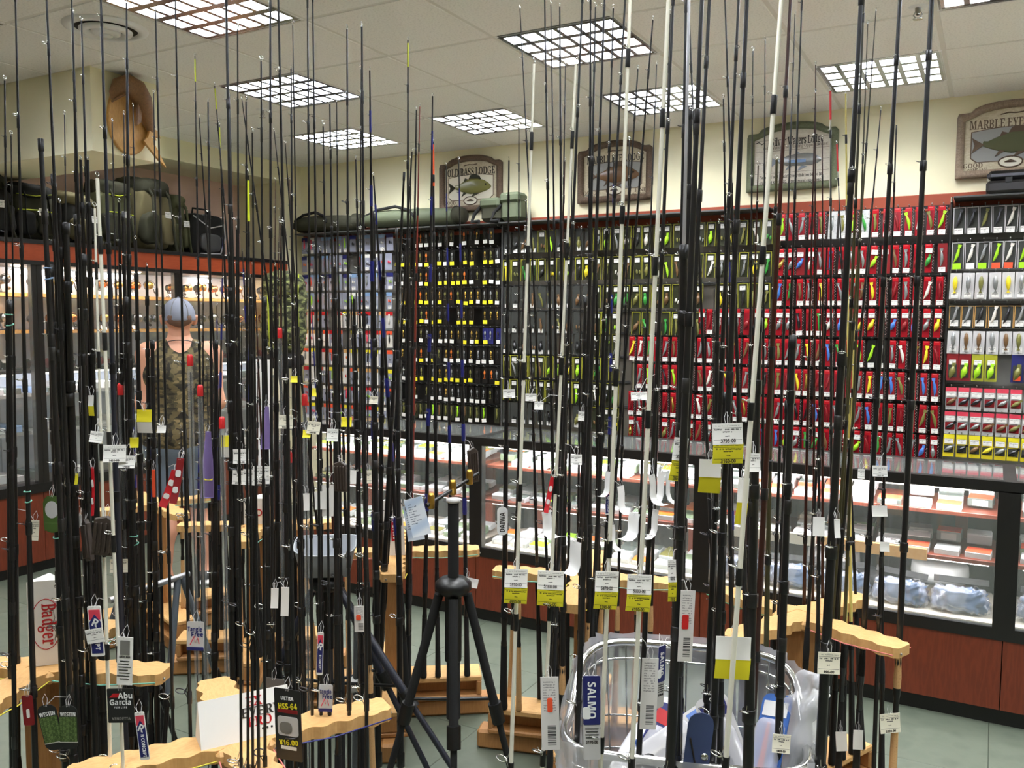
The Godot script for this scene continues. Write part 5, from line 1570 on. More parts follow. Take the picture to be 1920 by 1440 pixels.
func person() -> void:
	# faces the reel cabinets, away from the camera; local -z is the way he faces
	var foot := at(347, 1100, 5.2) * Vector3(1, 0, 1)
	var o := thing("person", "man in grey cap and camouflage tank top facing the reel cabinets, arms bent forward", "person", foot, Basis(Vector3.UP, 0.93))
	var st := mb()
	var V := func(x: float, y: float, z: float) -> Vector3: return Vector3(x, y, z)
	var B := []
	# trunk and neck
	B.append([Vector3(-0.07, 0.96, 0.01), Vector3(0.07, 0.96, 0.01), 0.135, 0.135])
	B.append([Vector3(0, 0.98, 0.0), Vector3(0, 1.2, 0.0), 0.15, 0.15])
	B.append([Vector3(-0.075, 1.3, 0.0), Vector3(0.075, 1.3, 0.0), 0.13, 0.13])
	B.append([Vector3(-0.16, 1.425, 0.005), Vector3(0.16, 1.425, 0.005), 0.075, 0.075])
	B.append([Vector3(0, 1.4, 0.01), Vector3(0, 1.56, -0.015), 0.085, 0.062])
	for s in [-1, 1]:
		# arm: shoulder, elbow a little behind, forearm reaching forward
		B.append([Vector3(s * 0.178, 1.42, 0.0), Vector3(s * 0.205, 1.13, 0.02), 0.062, 0.045])
		B.append([Vector3(s * 0.205, 1.13, 0.02), Vector3(s * 0.15, 1.07, -0.22), 0.043, 0.031])
		# leg
		B.append([Vector3(s * 0.09, 0.93, 0.01), Vector3(s * 0.1, 0.5, -0.01), 0.095, 0.06])
		B.append([Vector3(s * 0.1, 0.5, -0.01), Vector3(s * 0.105, 0.36, 0.015), 0.058, 0.06])
		B.append([Vector3(s * 0.105, 0.36, 0.015), Vector3(s * 0.11, 0.09, 0.0), 0.06, 0.036])
		B.append([Vector3(s * 0.11, 0.05, 0.01), Vector3(s * 0.125, 0.035, -0.16), 0.042, 0.034])
	nets(st, B, 0.05, 0.014)
	# head on a finer grid: skull, face, jaw, nose, ears
	var H := []
	H.append([Vector3(0, 1.655, 0.015), Vector3(0, 1.665, -0.03), 0.086, 0.08])
	H.append([Vector3(0, 1.6, -0.04), Vector3(0, 1.57, -0.065), 0.06, 0.042])
	H.append([Vector3(0, 1.63, -0.105), Vector3(0, 1.605, -0.122), 0.012, 0.014])
	H.append([Vector3(-0.02, 1.575, -0.095), Vector3(0.02, 1.575, -0.095), 0.012, 0.012])
	H.append([Vector3(0, 1.5, -0.005), Vector3(0, 1.6, -0.005), 0.064, 0.06])
	for s in [-1, 1]:
		H.append([Vector3(s * 0.088, 1.645, 0.0), Vector3(s * 0.087, 1.61, -0.008), 0.014, 0.01])
		H.append([Vector3(s * 0.102, 1.65, 0.012), Vector3(s * 0.095, 1.615, 0.0), 0.009, 0.007])
	nets(st, H, 0.018, 0.006)
	# hands, half closed round a small phone he is holding
	for s in [-1, 1]:
		var F := []
		var w := Vector3(s * 0.15, 1.07, -0.22)
		F.append([w, w + Vector3(-s * 0.012, 0.012, -0.06), 0.026, 0.03, Vector3(1, 1, 1)])
		var palm := w + Vector3(-s * 0.016, 0.014, -0.085)
		F.append([palm + Vector3(0, 0.022, 0), palm + Vector3(0, -0.024, 0), 0.02, 0.018])
		for k in 4:
			var yk := 0.028 - 0.019 * k
			var l: float = [0.034, 0.039, 0.036, 0.028][k]
			var a := palm + Vector3(0, yk, -0.016)
			var b := a + Vector3(-s * 0.01, 0.004, -l)
			var c := b + Vector3(-s * 0.026, 0.002, -0.012)
			var d := c + Vector3(-s * 0.016, 0, 0.014)
			F.append([a, b, 0.0098, 0.009]); F.append([b, c, 0.009, 0.0082]); F.append([c, d, 0.008, 0.007])
		F.append([palm + Vector3(-s * 0.006, 0.02, 0.018), palm + Vector3(-s * 0.03, 0.046, -0.008), 0.012, 0.0105])
		F.append([palm + Vector3(-s * 0.03, 0.046, -0.008), palm + Vector3(-s * 0.044, 0.05, -0.036), 0.0102, 0.0085])
		nets(st, F, 0.009, 0.0045)
	obj("body", st, M.skin, o)
	# clothing
	st = mb()
	nets(st, [[Vector3(-0.07, 0.93, 0.01), Vector3(0.07, 0.93, 0.01), 0.155, 0.155], [Vector3(-0.03, 0.98, 0.0), Vector3(0.03, 1.2, 0.0), 0.163, 0.165], [Vector3(-0.08, 1.3, 0.0), Vector3(0.08, 1.3, 0.0), 0.146, 0.146], [Vector3(-0.085, 1.41, 0.008), Vector3(0.085, 1.41, 0.008), 0.088, 0.088], [Vector3(-0.12, 1.4, 0.008), Vector3(-0.085, 1.47, 0.008), 0.075, 0.04], [Vector3(0.12, 1.4, 0.008), Vector3(0.085, 1.47, 0.008), 0.075, 0.04]], 0.05, 0.015)
	obj("tank_top", st, M.camo, o)
	st = mb()
	var sb := [[Vector3(-0.06, 0.9, 0.01), Vector3(0.06, 0.9, 0.01), 0.148, 0.148]]
	for s in [-1, 1]:
		sb.append([Vector3(s * 0.09, 0.88, 0.01), Vector3(s * 0.105, 0.56, 0.0), 0.115, 0.1])
	nets(st, sb, 0.05, 0.015)
	obj("shorts", st, M.denim, o)
	# cap worn with the peak forward
	st = mb()
	var prof := []
	for i in 9:
		var a := PI / 2 * i / 8
		prof.append(Vector2(0.101 * cos(a), 0.108 * sin(a)))
	lathe(st, [Vector2(0.099, -0.028), Vector2(0.103, -0.02)] + prof, 26, Transform3D(Basis.from_scale(Vector3(0.95, 1, 1.08)), Vector3(0, 1.654, -0.004)))
	var cap := obj("cap", st, M.cap_grey, o)
	st = mb()
	var pk := PackedVector2Array()
	for i in 13:
		var a := PI * i / 12
		pk.append(Vector2(0.08 * cos(a), 0.07 + 0.075 * sin(a)))
	prism(st, pk, 0.006, Transform3D(Basis(Vector3.RIGHT, -PI / 2 + 0.15), Vector3(0, 1.637, -0.02)))
	obj("peak", st, M.cap_grey, cap)
	st = mb(); ell(st, Vector3(0, 1.764, -0.004), Vector3(0.008, 0.005, 0.008), Basis(), 8); obj("button", st, M.cap_grey, cap)
	st = mb()
	for k in 6:
		var pts := []
		for i in 8:
			var a := PI / 2 * i / 7
			pts.append(Vector3(0.097 * cos(a) * cos(TAU * k / 6), 1.654 + 0.1095 * sin(a), -0.004 + 0.1105 * cos(a) * sin(TAU * k / 6)))
		tube(st, pts, 0.0016, 4)
	obj("seams", st, M.grey_mid, cap).set_meta("kind", "stuff")
	st = mb()
	nets(st, [[Vector3(-0.03, 1.645, 0.05), Vector3(0.03, 1.645, 0.05), 0.044, 0.044], [Vector3(-0.03, 1.632, 0.058), Vector3(0.03, 1.632, 0.058), 0.032, 0.032], [Vector3(0, 1.62, 0.066), Vector3(0, 1.65, 0.066), 0.034, 0.036]], 0.02, 0.008)
	obj("hair", st, M.hair, o)
	# a thin neck chain
	st = mb(); torus(st, 0.086, 0.0025, Transform3D(Basis(Vector3.RIGHT, PI / 2 - 0.25), Vector3(0, 1.49, 0.0)), 24, 5); obj("neck_chain", st, M.gunmetal, o)
	for s in [-1, 1]:
		st = mb(); box(st, Vector3(s * 0.118, 0.018, -0.07), Vector3(0.095, 0.036, 0.28), Basis(Vector3.UP, -s * 0.08), 0.014); obj("shoe_sole", st, M.white, o)
		st = mb(); blob(st, Vector3(s * 0.118, 0.06, -0.07), Vector3(0.1, 0.085, 0.27), Basis(Vector3.UP, -s * 0.08), 0.7, 0.004, 12, 3, 14); obj("shoe", st, M.grey_dark, o)
	# the phone in his hands
	var ph := thing("phone", "small white phone held by the man in both hands", "phone", foot + Basis(Vector3.UP, 0.93) * Vector3(0.07, 1.105, -0.335), Basis(Vector3.UP, 0.93) * Basis(Vector3.RIGHT, -0.5))
	st = mb(); box(st, Vector3.ZERO, Vector3(0.075, 0.15, 0.009), Basis(), 0.003); obj("shell", st, M.white_gloss, ph)
	st = mb(); box(st, Vector3(0, 0, 0.0048), Vector3(0.066, 0.13, 0.001)); obj("screen", st, M.sky_blue, ph)

# ---------------------------------------------------------------- the rods
# each row: where the tip and a low point of the rod show in the photograph (x y x y), its thickness there in pixels, its distance along the floor, its kind
const ROD_ROWS := """
26 0 66 1440 3 12 2.0 k
86 0 150 1440 4 11 2.1 k
134 -14 180 1440 3 13 2.2 Y1
129 22 166 1300 3 12 2.4 k
157 40 186 1250 3 11 2.6 k
187 0 229 1245 4 14 2.3 g
237 4 248 1240 3 15 2.5 k
77 262 131 1290 9 14 2.0 f
101 330 128 1250 8 16 2.15 f
108 380 141 1250 6 13 2.2 k
143 405 170 1100 9 14 2.35 f
152 300 178 1100 6 12 2.45 k
5 150 22 1440 3 9 2.2 k
24 255 33 1270 2 8 2.3 k
17 566 26 1300 9 10 2.0 f
121 215 132 1000 2 6 2.9 k
213 230 226 1000 2 6 3.0 k
229 215 241 1000 2 6 3.1 k
249 200 262 1000 2 7 3.2 k
294 26 326 1440 3 7 2.0 r
332 0 358 1440 3 8 1.95 k
365 105 379 1000 2 7 3.2 y
289 175 301 1000 2 6 3.0 k
377 220 385 950 2 6 3.4 k
392 190 399 1000 3 7 3.3 k
403 160 411 1000 2 6 3.5 y
416 235 423 1000 2 6 3.6 y
422 0 445 1085 5 10 2.7 k
435 182 447 1000 2 6 3.1 k
442 57 452 1440 3 6 1.74 k
457 185 471 1000 2 7 3.2 k
462 190 465 1440 3 6 1.74 k
466 330 474 1440 3 6 1.74 y
474 250 485 1440 3 7 1.74 k
489 115 497 1440 3 7 1.76 k
500 0 512 1250 4 8 2.4 k
513 245 521 1100 2 6 3.2 k
519 0 555 1440 4 10 1.76 k
534 270 547 1100 2 6 3.3 k
542 130 552 1000 3 7 3.0 k
547 48 572 1440 2 6 2.1 k
577 0 586 1440 3 7 2.0 m
590 0 603 1440 3 7 2.0 m
612 238 619 1440 3 6 2.0 k
621 195 632 1200 3 8 2.7 k
631 190 640 1200 2 7 2.8 k
651 52 655 1440 3 8 2.0 m
680 52 688 1440 4 9 2.0 m
675 130 673 1440 2 6 2.1 m
693 132 708 960 3 12 2.9 b
664 300 690 1150 3 9 2.8 k
700 330 716 1080 3 10 3.1 b
765 75 778 1200 3 10 3.1 y
757 325 753 1050 4 13 3.0 f
779 205 790 1250 3 9 3.2 k
787 200 793 1100 2 7 3.3 R
776 285 774 1000 3 8 3.2 k
810 265 812 1050 4 8 3.4 o
815 180 820 1050 3 9 3.3 b
836 310 842 1040 2 7 3.4 b
861 300 867 1030 2 8 3.4 b
743 430 748 1050 5 12 3.0 f
972 235 968 1050 2 6 3.0 k
978 18 969 1050 2 6 2.9 k
954 300 947 930 3 10 3.0 k
1014 0 995 1100 3 8 2.9 k
1034 10 1002 1100 2 7 3.0 k
1050 12 1018 1150 3 9 3.0 k
1060 120 1050 950 2 6 3.2 k
1092 0 1043 1150 4 9 2.4 k
1104 0 1070 1150 3 13 2.7 k
1117 13 1092 1150 3 12 2.6 k
1138 0 1080 1440 4 13 1.95 k
1152 16 1106 1100 3 9 2.8 k
1169 0 1112 1150 4 10 2.6 k
1196 130 1160 1150 3 8 2.9 k
1224 38 1180 1150 3 8 2.8 k
1229 122 1205 800 2 5 3.2 k
1267 0 1197 1440 5 12 1.95 k
1257 25 1225 1000 2 7 2.8 k
1277 0 1235 1200 3 8 2.7 k
1289 0 1258 1440 5 11 2.0 k
1316 0 1257 1440 8 24 1.8 f
1284 462 1268 1440 16 20 1.85 t
1332 0 1276 1085 7 12 2.2 k
1350 0 1326 900 3 9 2.5 k
1357 185 1344 700 3 7 2.6 k
1378 0 1321 1440 5 14 1.95 k
1402 0 1334 1440 8 16 1.85 k
1357 740 1349 1440 12 15 1.9 f
1413 95 1392 900 2 6 2.7 k
1436 75 1415 900 2 6 2.9 k
1418 600 1402 1440 14 25 1.75 f
1483 0 1414 1300 6 14 2.2 n
1490 25 1462 900 2 6 2.8 k
1505 0 1480 1000 3 7 2.85 k
1490 632 1458 1440 12 18 1.9 f
1474 755 1454 1440 9 13 2.0 f
1524 175 1511 1130 2 7 2.85 n
1532 120 1530 1130 2 6 2.9 n
1545 260 1541 1120 2 6 2.95 n
1558 170 1552 1150 3 6 3.1 p
1569 270 1566 1150 2 6 3.15 p
1586 175 1580 1220 3 7 2.85 Y
1604 505 1592 1220 3 6 2.85 Y
1614 0 1537 1440 8 24 1.85 f
1622 0 1583 1200 4 9 2.8 v
1643 20 1614 1200 2 8 2.8 v
1632 45 1600 1200 2 7 2.75 v
1652 205 1642 1220 2 9 2.85 k
1660 420 1655 1150 2 5 2.9 k
1685 0 1597 1440 7 12 2.6 k
1745 0 1662 1440 9 13 2.55 k
187 335 222 1215 10 8 1.75 w
175 390 207 1440 4 8 1.8 w
1000 118 958 1440 5 9 1.75 w
1078 120 1017 1440 5 9 1.8 w
1188 0 1126 1440 7 10 1.75 w
1253 0 1184 1440 8 11 1.7 w
1466 0 1360 1440 9 12 1.7 w
92 500 118 1250 14 18 2.1 f
118 420 150 1250 12 16 2.2 f
150 480 165 1250 12 14 2.25 f
160 300 188 1200 6 14 2.45 k
203 330 226 1100 5 12 2.5 k
217 380 236 1150 5 12 2.6 k
226 400 247 1200 5 12 2.6 f
240 560 258 1250 7 14 2.5 f
258 450 268 1150 6 12 2.7 k
275 500 281 1150 6 10 2.8 k
285 640 292 1150 8 12 2.8 f
402 640 402 1200 7 13 2.8 f
430 480 436 1150 8 14 2.7 k
440 430 448 1150 5 12 2.9 k
470 520 478 1150 6 12 2.9 k
497 560 504 1180 8 15 2.7 f
515 500 522 1180 6 12 2.8 k
533 620 540 1180 8 16 2.7 f
560 560 566 1180 7 13 2.7 k
597 470 601 1200 6 12 2.7 k
628 500 633 1250 8 13 2.6 k
668 560 676 1180 6 12 2.9 k
700 400 706 1100 8 13 3.0 f
718 470 722 1080 6 11 3.1 k
1300 200 1272 1440 8 17 1.9 f
1062 640 1056 1150 5 10 2.8 k
1094 560 1088 1150 6 12 2.7 f
1123 500 1112 1150 5 10 2.8 k
1347 420 1336 1300 7 13 2.2 k
1452 300 1436 1250 5 11 2.3 v
"""

var rod_list := []
func guide_mesh() -> void:
	# ring guide of unit radius: its ring stands off the blank on two wire legs
	var st := mb()
	torus(st, 1.0, 0.13, Transform3D(Basis(Vector3.RIGHT, PI / 2 - 0.35), Vector3(0, 0.3, 1.55)), 16, 5)
	for s in [-1, 1]:
		tube(st, [Vector3(s * 0.55, 0.55, 0.75), Vector3(s * 0.25, -0.5, 0.3), Vector3(0, -1.5, 0.12)], 0.09, 4)
	tube(st, [Vector3(0, 0.35, 0.5), Vector3(0, 0.9, 0.3), Vector3(0, 1.7, 0.1)], 0.09, 4)
	MESH.guide = done(st)
	st = mb(); lathe(st, [Vector2(0.97, -0.5), Vector2(1.12, -0.46), Vector2(1.12, 0.46), Vector2(0.97, 0.5)], 8); MESH.wrap = done(st)
	st = mb(); torus(st, 1.0, 0.22, Transform3D(Basis(Vector3.RIGHT, 0.3), Vector3(0, 1.0, 0)), 12, 5); tube(st, [Vector3(0, -1.2, 0), Vector3(0, 0.05, 0)], 0.3, 5); MESH.tip_ring = done(st)

func build_rod(base: Vector3, top: Vector3, r0: float, r1: float, kind: String, label: String, group: String, n_guides: int, h_len: float) -> Node3D:
	var d := top - base
	var l := d.length()
	var y := d / l
	var spin := rng.randf_range(-1.2, 1.2) + 0.9
	var b := frame_of(y) * Basis(Vector3.UP, spin)
	var o := thing("fishing_rod", label, "fishing rod", base, b, group)
	var bm: Material = {"k": M.graphite, "f": M.graphite, "g": M.graphite_blue, "n": M.graphite_brown, "v": M.graphite_olive, "w": M.rod_white, "Y": M.rod_yellow, "t": M.graphite, "R": M.rod_red, "m": M.graphite}.get(kind[0], M.graphite)
	if kind == "Y1":
		bm = M.graphite
	r0 = clampf(r0, 0.0035, 0.019)
	r1 = clampf(r1, 0.0009, r0)
	# blank, with a slight bend towards the tip
	var bend := rng.randf_range(-0.012, 0.012)
	var pts := []
	var rad := []
	var hl := h_len if kind[0] not in ["f", "t"] else 0.05
	for i in 9:
		var t := i / 8.0
		pts.append(Vector3(bend * t * t, hl * 0.9 + (l - hl * 0.9) * t, 0))
		rad.append(lerpf(r0, r1, t))
	var st := mb(); tube(st, pts, rad, 8)
	obj("blank", st, bm, o)
	# handle: butt cap, rear grip, reel seat, fore grip
	var grip: Material = M.eva
	if kind[0] in ["w"] or rng.randf() < 0.28 and kind[0] in ["k", "n", "v", "Y"]:
		grip = M.cork if kind[0] != "w" else M.cork_pale
	if kind[0] == "m": grip = M.mint
	if kind == "r": grip = M.tip_red
	var gr := maxf(r0 * 1.35, 0.0115)
	if kind[0] not in ["f", "t"]:
		st = mb(); lathe(st, [Vector2(0, 0), Vector2(gr * 1.05, 0), Vector2(gr * 1.1, 0.01), Vector2(gr, 0.03), Vector2(gr * 0.86, hl * 0.3), Vector2(gr * 0.8, hl * 0.55)], 12); obj("rear_grip", st, grip, o)
		st = mb(); lathe(st, [Vector2(gr * 0.74, hl * 0.55), Vector2(gr * 0.82, hl * 0.57), Vector2(gr * 0.66, hl * 0.6), Vector2(gr * 0.64, hl * 0.72), Vector2(gr * 0.84, hl * 0.75), Vector2(gr * 0.84, hl * 0.79)], 12); obj("reel_seat", st, M.gunmetal if rng.randf() < 0.5 else M.black_plastic, o)
		st = mb(); lathe(st, [Vector2(gr * 0.82, hl * 0.79), Vector2(gr * 0.88, hl * 0.86), Vector2(gr * 0.7, hl * 0.96), Vector2(r0, hl)], 12); obj("fore_grip", st, grip if grip != M.tip_red else M.eva, o)
	else:
		st = mb(); lathe(st, [Vector2(0, 0), Vector2(r0 * 1.2, 0), Vector2(r0 * 1.2, 0.05), Vector2(r0, 0.055)], 12); obj("butt_cap", st, M.black_plastic, o)
		st = mb(); lathe(st, [Vector2(r1 * 1.0, 0), Vector2(r1 * 1.25, 0.004), Vector2(r1 * 1.25, 0.03), Vector2(0, 0.032)], 12, Transform3D(Basis(), pts[8] - Vector3(0, 0.026, 0))); obj("end_cap", st, M.black_plastic, o)
		for k in 3:
			var t := 0.35 + 0.2 * k
			st = mb(); lathe(st, [Vector2(lerpf(r0, r1, t) * 1.0, 0), Vector2(lerpf(r0, r1, t) * 1.16, 0.002), Vector2(lerpf(r0, r1, t) * 1.16, 0.03), Vector2(lerpf(r0, r1, t), 0.032)], 12, Transform3D(Basis(), Vector3(0, l * t, 0))); obj("collar", st, M.dark_metal if k else M.gunmetal, o)
	if kind[0] == "t":
		st = mb(); tube(st, [Vector3(bend, l, 0), Vector3(bend + 0.01, l + 0.45, 0), Vector3(bend + 0.015, minf(l + 0.9, 2.8), 0)], [0.004, 0.003, 0.002], 6); obj("thin_section", st, M.silver_rod, o)
	# guides, closer and smaller towards the tip
	for i in n_guides:
		var t := pow(float(i + 0.4) / n_guides, 0.8)
		var yy := maxf(hl + 0.1, 0.34) + (l - maxf(hl + 0.1, 0.34)) * t
		var tt := (yy - hl) / maxf(l - hl, 0.1)
		var rr := lerpf(r0, r1, tt)
		var R := lerpf(0.0145, 0.0034, pow(t, 0.6)) * (1.0 if kind[0] != "f" else 1.1)
		var c := Vector3(bend * tt * tt, yy, 0)
		var face := Basis(Vector3.UP, rng.randf_range(-0.25, 0.25))
		put("line_guide", MESH.guide, M.chrome if rng.randf() < 0.7 or kind[0] == "w" else M.gunmetal, o, Transform3D(face * Basis.from_scale(Vector3.ONE * R), c + face * Vector3(0, 0, rr * 0.7)))
		if kind[0] == "w":
			put("winding", MESH.wrap, M.black_plastic, o, Transform3D(Basis.from_scale(Vector3(rr * 1.25, 0.036, rr * 1.25)), c - Vector3(0, 0.02, 0)))
		elif kind[0] == "b":
			put("winding", MESH.wrap, M.wrap_blue, o, Transform3D(Basis.from_scale(Vector3(rr * 1.1, 0.07, rr * 1.1)), c - Vector3(0, 0.02, 0)))
		else:
			put("winding", MESH.wrap, M.black_plastic if kind[0] in ["Y", "p"] else M.graphite, o, Transform3D(Basis.from_scale(Vector3(rr * 1.2, 0.03, rr * 1.2)), c - Vector3(0, 0.012, 0)))
	# coloured tips
	var tipm: Material = {"y": M.tip_lime, "Y1": M.tip_lime, "o": M.tip_orange, "p": M.rod_white}.get(kind, null)
	if tipm:
		var q: float = {"y": 0.09, "Y1": 0.16, "o": 0.17, "p": 0.5}[kind]
		st = mb(); tube(st, [Vector3(bend * 0.92, l - q, 0), Vector3(bend, l - 0.01, 0)], [maxf(r1 * 1.35, 0.0026), maxf(r1 * 1.15, 0.0022)], 6); obj("painted_tip", st, tipm, o)
		if kind == "p":
			st = mb(); tube(st, [Vector3(bend * 0.97, l - 0.1, 0), Vector3(bend, l, 0)], maxf(r1 * 1.5, 0.003), 6); obj("red_tip", st, M.tip_red, o)
	if kind[0] not in ["f", "t"]:
		put("tip_ring", MESH.tip_ring, M.chrome, o, Transform3D(Basis.from_scale(Vector3.ONE * 0.0042), Vector3(bend, l + 0.004, 0)))
	return o

func rods() -> void:
	guide_mesh()
	var taken := {}
	var rows := []
	for line in ROD_ROWS.split("\n", false):
		var w := line.split(" ", false)
		if w.size() < 8:
			continue
		var dd := float(w[6])
		var p1 := at(float(w[0]), float(w[1]), dd)
		var p0 := at(float(w[2]), float(w[3]), dd)
		var px := dd / FOCAL / 2.0
		var r1 := float(w[4]) * px * 0.92
		var r0 := float(w[5]) * px * 0.92
		var dir := (p1 - p0).normalized()
		var base := p0 + dir * ((0.035 - p0.y) / dir.y)
		# stand it in the nearest free notch of a rack when one is at hand
		if dd >= 2.4:
			var best := ""
			var bd := 0.3
			var bp := Vector3.ZERO
			for key in ["R", "M", "P", "Q", "S"]:
				for k in 4:
					for s in [-1, 1]:
						for n in 5:
							var id := "%s%d%d%d" % [key, k, s, n]
							if taken.has(id):
								continue
							var q := notch(key, k, s, n)
							var ds := Vector2(q.x - base.x, q.z - base.z).length()
							if ds < bd:
								bd = ds; best = id; bp = q
			if best != "":
				taken[best] = true
				base = Vector3(bp.x, 0.178, bp.z)
		# tips above the frame run on, out of the picture, but stay under the ceiling
		if float(w[1]) <= 0.0:
			var ext := minf(rng.randf_range(0.12, 0.4), (2.9 - p1.y) / dir.y)
			var lall := (p1 - p0).length()
			r1 = maxf(r1 - (r0 - r1) / lall * ext, r1 * 0.55)
			p1 += dir * maxf(ext, 0.0)
		# thickness at the very base
		var lvis := (p1 - p0).length()
		r0 = r0 + (r0 - r1) / lvis * (p0 - base).length() * 0.6
		rows.append([(float(w[0]) + float(w[2])) / 2.0, base, p1, r0, r1, w[7], 0.46 if dd > 2.4 else 0.4])
	# shorter rods that fill the remaining notches of the far racks
	for key in ["S", "Q", "P", "M", "R"]:
		for k in 4:
			for s in [-1, 1]:
				for n in 5:
					var id := "%s%d%d%d" % [key, k, s, n]
					if taken.has(id) or rng.randf() > {"S": 0.2, "Q": 0.5, "P": 0.3, "M": 0.26, "R": 0.2}[key]:
						continue
					var q := notch(key, k, s, n)
					var base := Vector3(q.x, 0.178, q.z)
					var h := rng.randf_range(1.25, 2.15) if key != "S" else rng.randf_range(0.9, 1.3)
					var top := base + Vector3(rng.randf_range(-0.05, 0.05), h, rng.randf_range(-0.05, 0.05))
					var c: Vector3 = cam_basis.inverse() * (base + Vector3(0, 0.8, 0) - Vector3(0, 1.65, 0))
					rows.append([960.0 + FOCAL * c.x / -c.z, base, top, rng.randf_range(0.0055, 0.0085), rng.randf_range(0.0012, 0.002), ["k", "k", "k", "b", "k", "n", "f", "k"][rng.randi_range(0, 7)], rng.randf_range(0.42, 0.55)])
	rows.sort_custom(func(a, b): return a[0] < b[0])
	var zones := [[180, "left of the stout white pole"], [330, "between white pole and grey cap"], [480, "in front of the man"], [565, "before the camouflage rucksack"], [740, "before the hook packets"], [945, "before the spinner cards"], [1180, "before the yellow-framed packs"], [1450, "before the lower red packs"], [9999, "before the main red packs"]]
	var count := {}
	for q in rows:
		var zone := ""
		for zz in zones:
			if q[0] < zz[0]:
				zone = zz[1]
				break
		var i: int = count.get(zone, 0)
		count[zone] = i + 1
		var kind: String = q[5]
		var look: String = {"k": "black fishing rod", "f": "stout black rod section", "g": "grey-blue fishing rod", "n": "dark brown fishing rod", "v": "olive fishing rod", "w": "white fishing rod with black bands", "Y": "pale yellow fishing rod", "Y1": "black rod with lime tip", "y": "thin rod with lime tip", "o": "rod with orange tip", "p": "rod with white and red tip", "b": "rod with blue windings", "t": "telescopic black rod", "R": "dark red fishing rod", "m": "rod with mint green grip", "r": "rod with red grip"}[kind]
		rod_list.append([q[1], q[2], q[3], q[4]])
		build_rod(q[1], q[2], q[3], q[4], kind, "%s, %s from left, %s" % [look, ordinal(i), zone], "fishing rods standing in the racks", (6 if q[3] < 0.0075 else 4) if kind[0] == "w" else (5 if kind[0] in ["f", "t"] else 6), q[6])

# ---------------------------------------------------------------- tags, cards and cloths hung on the rods and racks
var face := Basis()
func hang(called: String, label: String, cat: String, x0: float, y0: float, x1: float, y1: float, d: float, tilt := 0.0, turn := 0.0, group := "") -> Array:
	# a frame for something hung up: its node stands at the centre of the pixel box, s is its size in metres
	var near := rod_near((x0 + x1) / 2, y0 - 14, d) if snap else []
	snap = true
	var dd: float = d
	if near.size():
		dd = near[1] - near[2] - 0.012
		if label.contains("behind a white rod") or label.contains("behind the last white rod"):
			dd = near[1] + near[2] + 0.009
	var o := thing(called, label, cat, at((x0 + x1) / 2, (y0 + y1) / 2, dd), face * Basis(Vector3.UP, turn) * Basis(Vector3.BACK, tilt), group)
	anchors[o] = near[0] if near.size() else null
	var px := dd / FOCAL
	return [o, (x1 - x0) * px, (y1 - y0) * px]

var anchors := {}
var snap := true
# the rod that something at this place hangs on: its point there, the distance of that point and the rod's radius
func rod_near(x: float, y: float, d: float) -> Array:
	var best := []
	var cost := 120.0
	var inv := cam_basis.inverse()
	for r in rod_list:
		for i in range(4, 40):
			var t := i / 40.0
			var p: Vector3 = r[0].lerp(r[1], t)
			var c: Vector3 = inv * (p - Vector3(0, 1.65, 0))
			if c.z > -0.5:
				continue
			var q := Vector2(960.0 + FOCAL * c.x / -c.z, 720.0 - FOCAL * c.y / -c.z)
			var dep := (p - Vector3(0, 1.65, 0)).dot(level_forward)
			var k := absf(q.x - x) + absf(q.y - y) * 0.6 + absf(dep - d) * 110.0
			if k < cost:
				cost = k
				best = [p, dep, lerpf(r[2], r[3], t)]
	return best

func loop_of(o: Node3D, top: float) -> void:
	var st := mb()
	tube(st, [Vector3(-0.003, top - 0.004, 0.001), Vector3(-0.006, top + 0.012, -0.003), Vector3(0, top + 0.024, -0.008), Vector3(0.006, top + 0.012, -0.004), Vector3(0.003, top - 0.004, 0.001)], 0.0006, 4)
	if anchors.get(o) != null:
		var e: Vector3 = o.transform.affine_inverse() * anchors[o]
		tube(st, [Vector3(0, top - 0.003, 0.001), Vector3(0, top + 0.02, -0.004).lerp(e, 0.4), e], 0.0007, 4)
	obj("loop", st, M.paper_grey, o)

